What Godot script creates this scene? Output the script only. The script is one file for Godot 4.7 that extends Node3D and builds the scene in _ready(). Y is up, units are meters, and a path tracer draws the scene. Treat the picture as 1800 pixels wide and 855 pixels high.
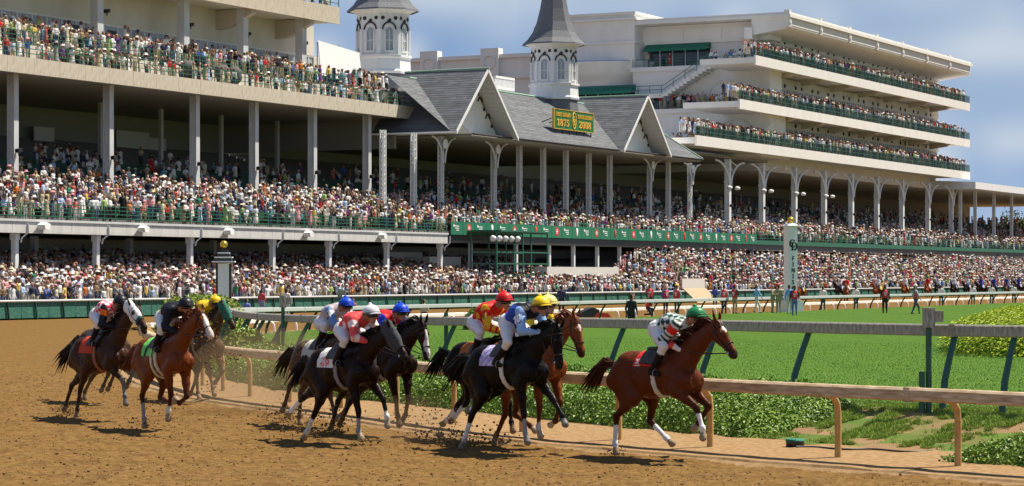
extends Node3D
# A race passing the grandstands. World: camera at the origin looking along -z, y up, metres.

const F := 4200.0      # focal length in photograph pixels
const HC := 2.55       # eye height
const YH := 485.0      # horizon row of the photograph
const VPX := 3050.0    # where the stands' long lines meet
const D0 := 139.1
const GS := 0.4556     # the stands run along (GS, 0, -GC)
const GC := 0.8902
var rng := RandomNumberGenerator.new()
var M := {}
var taken := {}
var built: Array = []
var PEOPLE: Array = []

func _ready() -> void:
	# camera, sky, sun, exposure
	var cam := Camera3D.new()
	cam.name = "camera"
	cam.projection = Camera3D.PROJECTION_FRUSTUM
	cam.near = 0.5
	cam.far = 4000.0
	cam.size = 0.5 * 855.0 / F
	cam.frustum_offset = Vector2(0, 0.5 * (YH - 427.5) / F)
	cam.position = Vector3(0, HC, 0)
	add_child(cam)
	cam.current = true
	var env := Environment.new()
	env.background_mode = Environment.BG_SKY
	env.sky = make_sky()
	env.background_energy_multiplier = 0.45
	env.tonemap_mode = Environment.TONE_MAPPER_LINEAR
	env.tonemap_exposure = 1.64
	env.sdfgi_enabled = true
	env.ssao_enabled = true
	env.ssil_enabled = true
	env.volumetric_fog_enabled = true
	env.volumetric_fog_density = 0.0
	var we := WorldEnvironment.new()
	we.name = "world_environment"
	we.environment = env
	add_child(we)
	var sun := DirectionalLight3D.new()
	sun.name = "sun"
	sun.light_color = Color(1.0, 0.955, 0.88)
	sun.light_energy = 1.6
	sun.light_angular_distance = 0.55
	sun.shadow_enabled = true
	sun.directional_shadow_max_distance = 600.0
	add_child(sun)
	sun.look_at_from_position(Vector3.ZERO, Vector3(-0.78, -1.5, 0.30), Vector3.UP)
	rng.seed = 7
	make_materials()
	# the large structure, then the objects, small things last
	make_ground()
	make_rails()
	make_stands()
	make_riders()
	make_people()
	make_details()

# ---------------------------------------------------------------- places
func at(px: float, py: float, d: float) -> Vector3:
	return Vector3((px - 900.0) / F * d, HC + (YH - py) / F * d, -d)

func flat(px: float, d: float, y: float = 0.0) -> Vector3:
	return Vector3((px - 900.0) / F * d, y, -d)

func kd(px: float, w: float) -> float:      # how far away the plane w metres behind the outer fence is
	return (D0 + 1.547 * w) * VPX / (VPX - px)

func S(px: float, w: float) -> float:       # metres along the stands
	return (kd(px, w) - D0 - GS * w) / GC

func YY(px: float, py: float, w: float) -> float:
	return HC + (YH - py) * kd(px, w) / F

func BP(s: float, w: float, y: float) -> Vector3:
	return Vector3(-29.81 + GS * s - GC * w, y, -D0 - GC * s - GS * w)

func BB() -> Basis:                          # x along the stands, y up, z out to the track
	return Basis(Vector3(GS, 0, -GC), Vector3.UP, Vector3(GC, 0, GS))

# ---------------------------------------------------------------- naming
func numbered(parent: Node, called: String) -> String:
	var key := str(parent.get_instance_id()) + called
	var n: int = taken.get(key, 0)
	taken[key] = n + 1
	return called if n == 0 else "%s_%03d" % [called, n]

func tag(o: Node, label: String, category: String, group: String = "") -> Node:
	o.set_meta("label", label)
	o.set_meta("category", category)
	if group != "":
		o.set_meta("group", group)
	return o

func thing(called: String, label: String, category: String, pos: Vector3, basis: Basis = Basis.IDENTITY, group: String = "") -> Node3D:
	var o := Node3D.new()
	o.name = numbered(self, called)
	add_child(o)
	o.transform = Transform3D(basis, pos)
	tag(o, label, category, group)
	return o

func part(parent: Node, called: String, mesh: Mesh, mat: Material = null, xf: Transform3D = Transform3D.IDENTITY) -> MeshInstance3D:
	var o := MeshInstance3D.new()
	o.name = numbered(parent, called)
	o.mesh = mesh
	if mat:
		o.material_override = mat
	parent.add_child(o)
	o.transform = xf
	return o

func ground_piece(called: String, mesh: Mesh, mat: Material) -> MeshInstance3D:
	var o := part(self, called, mesh, mat)
	o.set_meta("kind", "structure")
	return o

# ---------------------------------------------------------------- mesh builder
class MB:
	var v := PackedVector3Array()
	var n := PackedVector3Array()
	var c := PackedColorArray()
	var i := PackedInt32Array()
	func vert(p: Vector3, nn: Vector3, col: Color) -> int:
		v.append(p); n.append(nn); c.append(col)
		return v.size() - 1
	func tri(a: int, b: int, d: int) -> void:       # seen counter-clockwise from outside
		i.append(a); i.append(d); i.append(b)
	func quad(a: Vector3, b: Vector3, d: Vector3, e: Vector3, col: Color = Color.WHITE) -> void:
		var nn := (b - a).cross(d - a)
		if nn.length_squared() < 1e-14:
			nn = (d - a).cross(e - a)
		nn = nn.normalized()
		var k := v.size()
		for p in [a, b, d, e]:
			v.append(p); n.append(nn); c.append(col)
		tri(k, k + 1, k + 2); tri(k, k + 2, k + 3)
	func face(a: Vector3, b: Vector3, d: Vector3, col: Color = Color.WHITE) -> void:
		var nn := (b - a).cross(d - a).normalized()
		var k := v.size()
		for p in [a, b, d]:
			v.append(p); n.append(nn); c.append(col)
		tri(k, k + 1, k + 2)
	func box(cn: Vector3, sz: Vector3, col: Color = Color.WHITE, bs: Basis = Basis.IDENTITY) -> void:
		var x := bs.x * sz.x * 0.5
		var y := bs.y * sz.y * 0.5
		var z := bs.z * sz.z * 0.5
		quad(cn - x - y + z, cn + x - y + z, cn + x + y + z, cn - x + y + z, col)
		quad(cn + x - y - z, cn - x - y - z, cn - x + y - z, cn + x + y - z, col)
		quad(cn + x - y + z, cn + x - y - z, cn + x + y - z, cn + x + y + z, col)
		quad(cn - x - y - z, cn - x - y + z, cn - x + y + z, cn - x + y - z, col)
		quad(cn - x + y + z, cn + x + y + z, cn + x + y - z, cn - x + y - z, col)
		quad(cn - x - y - z, cn + x - y - z, cn + x - y + z, cn - x - y + z, col)
	func span(x0: float, x1: float, y0: float, y1: float, z0: float, z1: float, col: Color = Color.WHITE) -> void:
		box(Vector3((x0 + x1) / 2, (y0 + y1) / 2, (z0 + z1) / 2), Vector3(absf(x1 - x0), absf(y1 - y0), absf(z1 - z0)), col)
	func tube(pts: Array, rad: Array, seg: int = 8, col: Color = Color.WHITE, squash: float = 1.0, closed: bool = true) -> void:
		var base := v.size()
		var m := pts.size()
		var side := Vector3.ZERO
		for k in m:
			var t: Vector3 = (pts[mini(k + 1, m - 1)] - pts[maxi(k - 1, 0)]).normalized()
			if k == 0:
				side = t.cross(Vector3.UP)
				if side.length() < 0.1:
					side = t.cross(Vector3.RIGHT)
			side = (side - t * side.dot(t)).normalized()
			var up := side.cross(t)
			var r: float = rad[mini(k, rad.size() - 1)]
			for q in seg:
				var a := TAU * q / seg
				var nn := side * cos(a) + up * sin(a)
				vert(pts[k] + side * cos(a) * r * squash + up * sin(a) * r, nn, col)
		for k in m - 1:
			for q in seg:
				var a0 := base + k * seg + q
				var a1 := base + k * seg + (q + 1) % seg
				tri(a0, a1, a1 + seg); tri(a0, a1 + seg, a0 + seg)
		if closed:
			for e in [0, m - 1]:
				var p: Vector3 = pts[e]
				var t2: Vector3 = (pts[0] - pts[1] if e == 0 else pts[m - 1] - pts[m - 2]).normalized()
				var cc := vert(p, t2, col)
				var st := v.size()
				for q in seg:
					vert(v[base + e * seg + q], t2, col)
				for q in seg:
					if e == 0: tri(cc, st + (q + 1) % seg, st + q)
					else: tri(cc, st + q, st + (q + 1) % seg)
	func lathe(o: Vector3, prof: Array, seg: int = 12, col: Color = Color.WHITE, sx: float = 1.0, sz: float = 1.0, flat_sides: bool = false, turn: float = 0.0) -> void:
		var m := prof.size()
		if flat_sides:
			for k in m - 1:
				for q in seg:
					var a := TAU * q / seg + turn
					var b := TAU * (q + 1) / seg + turn
					var p0 := Vector3(cos(a) * sx, 0, sin(a) * sz)
					var p1 := Vector3(cos(b) * sx, 0, sin(b) * sz)
					var r0: Vector2 = prof[k]
					var r1: Vector2 = prof[k + 1]
					quad(o + p1 * r0.x + Vector3.UP * r0.y, o + p0 * r0.x + Vector3.UP * r0.y, o + p0 * r1.x + Vector3.UP * r1.y, o + p1 * r1.x + Vector3.UP * r1.y, col)
			return
		var base := v.size()
		for k in m:
			var pr: Vector2 = prof[k]
			var t: Vector2 = (prof[mini(k + 1, m - 1)] - prof[maxi(k - 1, 0)])
			var nr := Vector2(t.y, -t.x).normalized()
			for q in seg:
				var a := TAU * q / seg + turn
				vert(o + Vector3(cos(a) * pr.x * sx, pr.y, sin(a) * pr.x * sz), Vector3(cos(a) * nr.x, nr.y, sin(a) * nr.x).normalized(), col)
		for k in m - 1:
			for q in seg:
				var a0 := base + k * seg + q
				var a1 := base + k * seg + (q + 1) % seg
				tri(a1, a0, a0 + seg); tri(a1, a0 + seg, a1 + seg)
	func ball(o: Vector3, r: Vector3, seg: int = 10, rings: int = 7, col: Color = Color.WHITE) -> void:
		var base := v.size()
		for k in rings + 1:
			var f := PI * k / rings - PI / 2
			for q in seg:
				var a := TAU * q / seg
				var d := Vector3(cos(f) * cos(a), sin(f), cos(f) * sin(a))
				vert(o + d * r, (d / r).normalized(), col)
		for k in rings:
			for q in seg:
				var a0 := base + k * seg + q
				var a1 := base + k * seg + (q + 1) % seg
				tri(a1, a0, a0 + seg); tri(a1, a0 + seg, a1 + seg)
	func rise(poly: Array, xf: Transform3D, depth: float, col: Color = Color.WHITE) -> void:   # a convex outline (x, y), counter-clockwise, pushed back along -z
		var m := poly.size()
		for k in m:
			var a: Vector2 = poly[k]
			var b: Vector2 = poly[(k + 1) % m]
			quad(xf * Vector3(a.x, a.y, -depth), xf * Vector3(b.x, b.y, -depth), xf * Vector3(b.x, b.y, 0), xf * Vector3(a.x, a.y, 0), col)
			if k > 0 and k < m - 1:
				var z: Vector2 = poly[0]
				face(xf * Vector3(z.x, z.y, 0), xf * Vector3(a.x, a.y, 0), xf * Vector3(b.x, b.y, 0), col)
				face(xf * Vector3(z.x, z.y, -depth), xf * Vector3(b.x, b.y, -depth), xf * Vector3(a.x, a.y, -depth), col)
	func done() -> ArrayMesh:
		var am := ArrayMesh.new()
		if v.size() == 0:
			return am
		if v.size() < 60000:
			for k in range(0, i.size(), 3):
				var a := v[i[k]]
				if (v[i[k + 1]] - a).cross(v[i[k + 2]] - a).dot(n[i[k]] + n[i[k + 1]] + n[i[k + 2]]) > 0.0:
					var t := i[k + 1]
					i[k + 1] = i[k + 2]
					i[k + 2] = t
		var ar := []
		ar.resize(Mesh.ARRAY_MAX)
		ar[Mesh.ARRAY_VERTEX] = v
		ar[Mesh.ARRAY_NORMAL] = n
		ar[Mesh.ARRAY_COLOR] = c
		ar[Mesh.ARRAY_INDEX] = i
		am.add_surface_from_arrays(Mesh.PRIMITIVE_TRIANGLES, ar)
		return am

# ---------------------------------------------------------------- bodies: a distance field and its surface
class Field:
	var o: Vector3
	var h: float
	var nx: int
	var ny: int
	var nz: int
	var d := PackedFloat32Array()
	var id := PackedByteArray()
	func _init(lo: Vector3, hi: Vector3, cell: float) -> void:
		o = lo
		h = cell
		nx = int(ceil((hi.x - lo.x) / h)) + 1
		ny = int(ceil((hi.y - lo.y) / h)) + 1
		nz = int(ceil((hi.z - lo.z) / h)) + 1
		d.resize(nx * ny * nz)
		d.fill(9.0)
		id.resize(nx * ny * nz)
	func cone(a: Vector3, b: Vector3, ra: float, rb: float, fl: float, k: float, what: int) -> void:
		var m := maxf(ra, rb) + maxf(k, h) + h
		var mz := m * fl + h
		var x0 := maxi(0, int((minf(a.x, b.x) - m - o.x) / h))
		var x1 := mini(nx - 1, int((maxf(a.x, b.x) + m - o.x) / h) + 1)
		var y0 := maxi(0, int((minf(a.y, b.y) - m - o.y) / h))
		var y1 := mini(ny - 1, int((maxf(a.y, b.y) + m - o.y) / h) + 1)
		var z0 := maxi(0, int((minf(a.z, b.z) - mz - o.z) / h))
		var z1 := mini(nz - 1, int((maxf(a.z, b.z) + mz - o.z) / h) + 1)
		var bx := b.x - a.x
		var by := b.y - a.y
		var bz := b.z - a.z
		var inv := 1.0 / maxf(bx * bx + by * by + bz * bz, 1e-9)
		var ifl := 1.0 / fl
		var dr := rb - ra
		var k4 := 0.25 / k
		for iz in range(z0, z1 + 1):
			var pz := o.z + iz * h - a.z
			for iy in range(y0, y1 + 1):
				var py := o.y + iy * h - a.y
				var s := py * by + pz * bz
				var q := nx * (iy + ny * iz)
				var px := o.x + x0 * h - a.x
				for ix in range(x0, x1 + 1):
					var t := clampf((px * bx + s) * inv, 0.0, 1.0)
					var ex := px - bx * t
					var ey := py - by * t
					var ez := (pz - bz * t) * ifl
					px += h
					var e := sqrt(ex * ex + ey * ey + ez * ez) - ra - dr * t
					var cur := d[q + ix]
					if e - cur >= k:
						continue
					if e < cur:
						id[q + ix] = what
					var g := k - absf(cur - e)
					d[q + ix] = minf(cur, e) - (g * g * k4 if g > 0.0 else 0.0)
	func val(p: Vector3) -> float:
		var f := (p - o) / h
		var ix := clampi(int(f.x), 0, nx - 2)
		var iy := clampi(int(f.y), 0, ny - 2)
		var iz := clampi(int(f.z), 0, nz - 2)
		var u := f.x - ix
		var w := f.y - iy
		var t := f.z - iz
		var q := ix + nx * (iy + ny * iz)
		var sz := nx * ny
		var c0 := lerpf(lerpf(d[q], d[q + 1], u), lerpf(d[q + nx], d[q + nx + 1], u), w)
		var c1 := lerpf(lerpf(d[q + sz], d[q + sz + 1], u), lerpf(d[q + sz + nx], d[q + sz + nx + 1], u), w)
		return lerpf(c0, c1, t)
	func skin() -> Dictionary:
		var pv := PackedVector3Array()
		var pn := PackedVector3Array()
		var pi_ := PackedByteArray()
		var tri := PackedInt32Array()
		var sx := 1
		var sy := nx
		var sz := nx * ny
		var map := PackedInt32Array()
		map.resize(nx * ny * nz)
		map.fill(-1)
		var lim := h * 2.2
		for iz in nz - 1:
			for iy in ny - 1:
				var q0 := nx * (iy + ny * iz)
				for ix in nx - 1:
					var q := q0 + ix
					var a0 := d[q]
					if a0 > lim or a0 < -lim:
						continue
					var a1 := d[q + 1]
					var a2 := d[q + sy]
					var a3 := d[q + sy + 1]
					var a4 := d[q + sz]
					var a5 := d[q + sz + 1]
					var a6 := d[q + sz + sy]
					var a7 := d[q + sz + sy + 1]
					var ng := int(a0 < 0) + int(a1 < 0) + int(a2 < 0) + int(a3 < 0) + int(a4 < 0) + int(a5 < 0) + int(a6 < 0) + int(a7 < 0)
					if ng == 0 or ng == 8:
						continue
					var cx := 0.0
					var cy := 0.0
					var cz := 0.0
					var cn := 0
					if (a0 < 0) != (a1 < 0): cx += a0 / (a0 - a1); cn += 1
					if (a2 < 0) != (a3 < 0): cx += a2 / (a2 - a3); cy += 1.0; cn += 1
					if (a4 < 0) != (a5 < 0): cx += a4 / (a4 - a5); cz += 1.0; cn += 1
					if (a6 < 0) != (a7 < 0): cx += a6 / (a6 - a7); cy += 1.0; cz += 1.0; cn += 1
					if (a0 < 0) != (a2 < 0): cy += a0 / (a0 - a2); cn += 1
					if (a1 < 0) != (a3 < 0): cy += a1 / (a1 - a3); cx += 1.0; cn += 1
					if (a4 < 0) != (a6 < 0): cy += a4 / (a4 - a6); cz += 1.0; cn += 1
					if (a5 < 0) != (a7 < 0): cy += a5 / (a5 - a7); cx += 1.0; cz += 1.0; cn += 1
					if (a0 < 0) != (a4 < 0): cz += a0 / (a0 - a4); cn += 1
					if (a1 < 0) != (a5 < 0): cz += a1 / (a1 - a5); cx += 1.0; cn += 1
					if (a2 < 0) != (a6 < 0): cz += a2 / (a2 - a6); cy += 1.0; cn += 1
					if (a3 < 0) != (a7 < 0): cz += a3 / (a3 - a7); cx += 1.0; cy += 1.0; cn += 1
					var m := 1.0 / cn
					map[q] = pv.size()
					pv.append(Vector3(o.x + (ix + cx * m) * h, o.y + (iy + cy * m) * h, o.z + (iz + cz * m) * h))
					pn.append(Vector3(a1 + a3 + a5 + a7 - a0 - a2 - a4 - a6, a2 + a3 + a6 + a7 - a0 - a1 - a4 - a5, a4 + a5 + a6 + a7 - a0 - a1 - a2 - a3).normalized())
					pi_.append(id[q])
		for iz in range(1, nz - 1):
			for iy in range(1, ny - 1):
				var q0 := nx * (iy + ny * iz)
				for ix in range(1, nx - 1):
					var q := q0 + ix
					var a := d[q]
					if a > lim or a < -lim:
						continue
					var s0 := a < 0
					if s0 != (d[q + sx] < 0):
						var k := [map[q], map[q - sy], map[q - sy - sz], map[q - sz]]
						if mini(mini(k[0], k[1]), mini(k[2], k[3])) >= 0: put(tri, k, s0)
					if s0 != (d[q + sy] < 0):
						var k := [map[q], map[q - sz], map[q - sz - sx], map[q - sx]]
						if mini(mini(k[0], k[1]), mini(k[2], k[3])) >= 0: put(tri, k, s0)
					if s0 != (d[q + sz] < 0):
						var k := [map[q], map[q - sx], map[q - sx - sy], map[q - sy]]
						if mini(mini(k[0], k[1]), mini(k[2], k[3])) >= 0: put(tri, k, s0)
		return {"v": pv, "n": pn, "id": pi_, "i": tri}
	func put(tri: PackedInt32Array, k: Array, s0: bool) -> void:
		if s0:
			tri.append_array(PackedInt32Array([k[0], k[2], k[1], k[0], k[3], k[2]]))
		else:
			tri.append_array(PackedInt32Array([k[0], k[1], k[2], k[0], k[2], k[3]]))

func skin_mesh(s: Dictionary, col: PackedColorArray) -> ArrayMesh:
	var ar := []
	ar.resize(Mesh.ARRAY_MAX)
	ar[Mesh.ARRAY_VERTEX] = s.v
	ar[Mesh.ARRAY_NORMAL] = s.n
	ar[Mesh.ARRAY_COLOR] = col
	ar[Mesh.ARRAY_INDEX] = s.i
	var am := ArrayMesh.new()
	am.add_surface_from_arrays(Mesh.PRIMITIVE_TRIANGLES, ar)
	return am

# ---------------------------------------------------------------- sky and materials
func cloud_color(dir: Vector3, n1: FastNoiseLite, n2: FastNoiseLite) -> Color:
	var el := clampf(dir.y, 0.0, 1.0)
	var base := Color(0.52, 0.74, 1.08).lerp(Color(0.06, 0.16, 0.40), pow(el, 0.42))
	# thin streaks of high cloud, and grey-white heaps low in the sky
	var thin := n1.get_noise_3d(dir.x * 5.0, dir.y * 30.0, dir.z * 5.0) * 0.6 + n1.get_noise_3d(dir.x * 14.0 + 9.0, dir.y * 70.0, dir.z * 14.0) * 0.35
	var c := base.lerp(Color(0.68, 0.81, 0.98), clampf(0.45 + thin * 1.2, 0.0, 0.9) * clampf(1.15 - el, 0.25, 1.0))
	var band := clampf(1.0 - el * 2.6, 0.0, 1.0)
	var puff := n2.get_noise_3d(dir.x * 11.0 + 3.0, dir.y * 24.0, dir.z * 11.0) + 0.5 * n2.get_noise_3d(dir.x * 40.0, dir.y * 70.0, dir.z * 40.0)
	var lit := n2.get_noise_3d(dir.x * 11.0 + 3.0 + 0.35, dir.y * 24.0 + 0.55, dir.z * 11.0) + 0.5 * n2.get_noise_3d(dir.x * 40.0, dir.y * 70.0 + 0.5, dir.z * 40.0)
	var d := smoothstep(0.10, 0.40, puff) * band
	return c.lerp(Color(0.50, 0.64, 0.88).lerp(Color(0.86, 0.95, 1.06), clampf(0.55 + (puff - lit) * 1.6, 0.0, 1.0)), d * 0.85)

func make_sky() -> Sky:
	var n1 := FastNoiseLite.new()
	n1.seed = 11
	n1.frequency = 1.0
	n1.fractal_octaves = 4
	var n2 := FastNoiseLite.new()
	n2.seed = 5
	n2.frequency = 0.8
	n2.fractal_octaves = 5
	var w := 512
	var img := Image.create(w, w / 2, false, Image.FORMAT_RGBF)
	for y in w / 2:
		for x in w:
			img.set_pixel(x, y, sky_px(x, y, w, n1, n2))
	var W := 4096
	img.resize(W, W / 2, Image.INTERPOLATE_CUBIC)
	for y in range(int(W * 0.25 - 190), int(W * 0.25) + 4):
		for x in range(W / 2 - 260, W / 2 + 260):
			img.set_pixel(x, y, sky_px(x, y, W, n1, n2))
	var pano := PanoramaSkyMaterial.new()
	pano.panorama = ImageTexture.create_from_image(img)
	var sky := Sky.new()
	sky.sky_material = pano
	return sky

func sky_px(x: int, y: int, w: int, n1: FastNoiseLite, n2: FastNoiseLite) -> Color:
	var lon := (float(x) + 0.5) / w * TAU
	var lat := PI * 0.5 - (float(y) + 0.5) / (w * 0.5) * PI
	var dir := Vector3(sin(lon - PI) * cos(lat), sin(lat), -cos(lon - PI) * cos(lat))
	if dir.y < 0.0:
		return Color(0.30, 0.27, 0.23).lerp(Color(0.60, 0.66, 0.74), clampf(1.0 + dir.y * 12.0, 0.0, 1.0))
	return cloud_color(dir, n1, n2)

func srgb(r: float, g: float, b: float) -> Color:
	return Color(r, g, b).linear_to_srgb()

func noise_tex(freq: float, stops: Array, size: int = 512, octaves: int = 4, kind: int = FastNoiseLite.TYPE_SIMPLEX_SMOOTH, sd: int = 1) -> NoiseTexture2D:
	var n := FastNoiseLite.new()
	n.noise_type = kind
	n.seed = sd
	n.frequency = freq
	n.fractal_octaves = octaves
	var t := NoiseTexture2D.new()
	t.width = size
	t.height = size
	t.seamless = true
	t.noise = n
	if stops.size() > 0:
		var g := Gradient.new()
		var offs := PackedFloat32Array()
		var cols := PackedColorArray()
		for k in stops.size():
			offs.append(stops[k][0])
			cols.append(srgb(stops[k][1], stops[k][2], stops[k][3]))
		g.offsets = offs
		g.colors = cols
		t.color_ramp = g
	return t

func mat(r: float, g: float, b: float, rough: float = 0.8, metal: float = 0.0) -> StandardMaterial3D:
	var m := StandardMaterial3D.new()
	m.albedo_color = srgb(r, g, b)
	m.roughness = rough
	m.metallic = metal
	return m

func vmat(rough: float, spec: float = 0.5) -> StandardMaterial3D:
	var m := StandardMaterial3D.new()
	m.vertex_color_use_as_albedo = true
	m.roughness = rough
	m.metallic_specular = spec
	return m

func grainy(tex: Texture2D, scale: Vector3, rough: float, bump: Texture2D = null, depth: float = 0.0) -> StandardMaterial3D:
	var m := StandardMaterial3D.new()
	m.albedo_texture = tex
	m.metallic_specular = 0.18
	m.uv1_triplanar = true
	m.uv1_world_triplanar = true
	m.uv1_scale = scale
	m.roughness = rough
	if bump:
		m.heightmap_enabled = true
		m.heightmap_texture = bump
		m.heightmap_scale = depth
	return m

func make_materials() -> void:
	M.coat = vmat(0.42, 0.24)
	M.hair = vmat(0.5, 0.3)
	M.gloss = vmat(0.12, 0.6)
	M.leather = vmat(0.5, 0.5)
	M.cloth = vmat(0.8, 0.3)
	M.silk = vmat(0.55, 0.3)
	M.cap = vmat(0.4, 0.35)
	M.skin = vmat(0.55, 0.4)
	M.steel = vmat(0.3, 0.6)
	M.paint = vmat(0.55, 0.4)
	M.plain = vmat(0.85, 0.3)
	M.patch_yellow = mat(0.80, 0.45, 0.01, 0.7)
	M.patch_blue = mat(0.02, 0.04, 0.25, 0.7)
	M.patch_white = mat(0.72, 0.70, 0.66, 0.7)
	M.white_paint = mat(0.78, 0.77, 0.74, 0.5)
	M.ink = mat(0.015, 0.015, 0.016, 0.6)
	var clod := noise_tex(0.035, [], 512, 5, FastNoiseLite.TYPE_CELLULAR, 4)
	var dirt_tex := noise_tex(0.012, [[0.0, 0.105, 0.057, 0.018], [0.45, 0.162, 0.092, 0.030], [0.7, 0.188, 0.110, 0.038], [1.0, 0.24, 0.148, 0.058]], 1024, 7, FastNoiseLite.TYPE_SIMPLEX, 2)
	M.dirt = grainy(dirt_tex, Vector3(0.45, 0.45, 0.45), 0.95, clod, 1.6)
	M.dirt.detail_enabled = true
	M.dirt.detail_blend_mode = BaseMaterial3D.BLEND_MODE_MUL
	M.dirt.detail_albedo = noise_tex(0.004, [[0.0, 0.72, 0.70, 0.68], [0.5, 1.0, 1.0, 1.0], [1.0, 1.0, 0.98, 0.95]], 512, 3, FastNoiseLite.TYPE_SIMPLEX, 9)
	M.dirt.detail_uv_layer = BaseMaterial3D.DETAIL_UV_1
	M.sand = grainy(noise_tex(0.014, [[0.0, 0.20, 0.125, 0.06], [0.5, 0.28, 0.18, 0.09], [1.0, 0.37, 0.25, 0.135]], 1024, 6, FastNoiseLite.TYPE_SIMPLEX, 6), Vector3(0.4, 0.4, 0.4), 0.95, clod, 1.2)
	M.bank = vmat(0.95, 0.2)
	var blade := noise_tex(0.11, [], 512, 3, FastNoiseLite.TYPE_SIMPLEX, 21)
	M.turf = grainy(noise_tex(0.018, [[0.0, 0.052, 0.120, 0.014], [0.5, 0.076, 0.155, 0.021], [1.0, 0.108, 0.195, 0.034]], 1024, 7, FastNoiseLite.TYPE_SIMPLEX, 8), Vector3(0.10, 0.28, 0.34), 0.9, blade, 3.0)
	M.turf.detail_enabled = true
	M.turf.detail_blend_mode = BaseMaterial3D.BLEND_MODE_MUL
	M.turf.detail_albedo = noise_tex(0.010, [[0.0, 0.50, 0.58, 0.52], [0.4, 0.86, 0.90, 0.86], [0.6, 1.0, 1.0, 1.0], [1.0, 1.0, 0.93, 0.80]], 512, 4, FastNoiseLite.TYPE_SIMPLEX, 71)
	M.turf.detail_uv_layer = BaseMaterial3D.DETAIL_UV_1
	M.leaf = vmat(0.45, 0.4)
	M.leaf.backlight_enabled = true
	M.leaf.backlight = Color(0.25, 0.35, 0.08)
	M.leaf.cull_mode = BaseMaterial3D.CULL_DISABLED
	M.grass = vmat(0.7, 0.3)
	M.grass.backlight_enabled = true
	M.grass.backlight = Color(0.2, 0.3, 0.08)
	M.grass.cull_mode = BaseMaterial3D.CULL_DISABLED
	M.rail_tan = grainy(noise_tex(0.02, [[0.0, 0.26, 0.175, 0.10], [0.35, 0.42, 0.31, 0.19], [0.6, 0.54, 0.42, 0.28], [1.0, 0.66, 0.56, 0.42]], 256, 5, FastNoiseLite.TYPE_SIMPLEX, 31), Vector3(0.6, 3.0, 0.6), 0.5)
	M.post_tan = grainy(noise_tex(0.03, [[0.0, 0.36, 0.22, 0.085], [0.6, 0.50, 0.33, 0.14], [1.0, 0.58, 0.40, 0.20]], 256, 4, FastNoiseLite.TYPE_SIMPLEX, 32), Vector3(2, 0.7, 2), 0.6)
	M.rail_grey = grainy(noise_tex(0.03, [[0.0, 0.17, 0.15, 0.125], [0.4, 0.29, 0.27, 0.24], [0.65, 0.37, 0.35, 0.32], [1.0, 0.48, 0.46, 0.42]], 256, 5, FastNoiseLite.TYPE_SIMPLEX, 33), Vector3(2.0, 0.5, 2.0), 0.5)
	M.rail_pale = mat(0.50, 0.52, 0.53, 0.45)
	M.rail_white = mat(0.78, 0.75, 0.69, 0.5)
	M.green_post = mat(0.018, 0.085, 0.062, 0.45)
	M.dark_post = mat(0.012, 0.03, 0.026, 0.5)
	M.fence_panel = grainy(noise_tex(0.02, [[0.0, 0.035, 0.115, 0.088], [0.55, 0.055, 0.180, 0.138], [0.82, 0.085, 0.215, 0.165], [1.0, 0.20, 0.21, 0.14]], 256, 6, FastNoiseLite.TYPE_SIMPLEX, 34), Vector3(0.5, 0.9, 0.5), 0.7)
	M.rail_green = mat(0.02, 0.13, 0.075, 0.5)
	var streak := noise_tex(0.02, [[0.0, 0.34, 0.29, 0.22], [0.35, 0.52, 0.47, 0.385], [0.7, 0.58, 0.53, 0.445], [1.0, 0.63, 0.585, 0.50]], 512, 5, FastNoiseLite.TYPE_SIMPLEX, 41)
	M.concrete = grainy(streak, Vector3(0.9, 0.10, 0.9), 0.85)
	M.cream = grainy(noise_tex(0.006, [[0.0, 0.56, 0.53, 0.46], [1.0, 0.66, 0.63, 0.56]], 256, 4, FastNoiseLite.TYPE_SIMPLEX, 42), Vector3(0.3, 0.12, 0.3), 0.8)
	M.stucco = grainy(noise_tex(0.008, [[0.0, 0.69, 0.675, 0.65], [1.0, 0.78, 0.77, 0.75]], 256, 5, FastNoiseLite.TYPE_SIMPLEX, 43), Vector3(0.2, 0.1, 0.2), 0.85)
	M.fascia = grainy(noise_tex(0.01, [[0.0, 0.46, 0.46, 0.45], [0.6, 0.58, 0.58, 0.57], [1.0, 0.63, 0.63, 0.62]], 256, 5, FastNoiseLite.TYPE_SIMPLEX, 44), Vector3(0.6, 0.2, 0.6), 0.7)
	M.column = grainy(noise_tex(0.01, [[0.0, 0.50, 0.52, 0.54], [1.0, 0.62, 0.63, 0.65]], 256, 4, FastNoiseLite.TYPE_SIMPLEX, 45), Vector3(0.6, 0.15, 0.6), 0.6)
	M.white = grainy(noise_tex(0.01, [[0.0, 0.66, 0.68, 0.70], [1.0, 0.78, 0.79, 0.80]], 256, 4, FastNoiseLite.TYPE_SIMPLEX, 46), Vector3(0.5, 0.2, 0.5), 0.55)
	M.slate = grainy(noise_tex(0.09, [[0.0, 0.075, 0.08, 0.092], [0.35, 0.13, 0.138, 0.155], [0.65, 0.19, 0.20, 0.22], [1.0, 0.30, 0.31, 0.335]], 512, 3, FastNoiseLite.TYPE_CELLULAR, 47), Vector3(0.16, 0.34, 0.16), 0.6)
	M.copper = mat(0.26, 0.42, 0.33, 0.7)
	M.stall_grey = mat(0.34, 0.34, 0.33, 0.9)
	M.wall_grey = mat(0.34, 0.35, 0.34, 0.9)
	M.seat_green = mat(0.012, 0.06, 0.035, 0.7)
	M.step = mat(0.15, 0.15, 0.145, 0.9)
	M.soffit = mat(0.32, 0.31, 0.30, 0.9)
	M.slates = vmat(0.6, 0.3)
	M.glass = mat(0.035, 0.05, 0.06, 0.06)
	M.glass_pale = mat(0.30, 0.34, 0.38, 0.12)
	M.awning = mat(0.006, 0.15, 0.10, 0.75)
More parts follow.
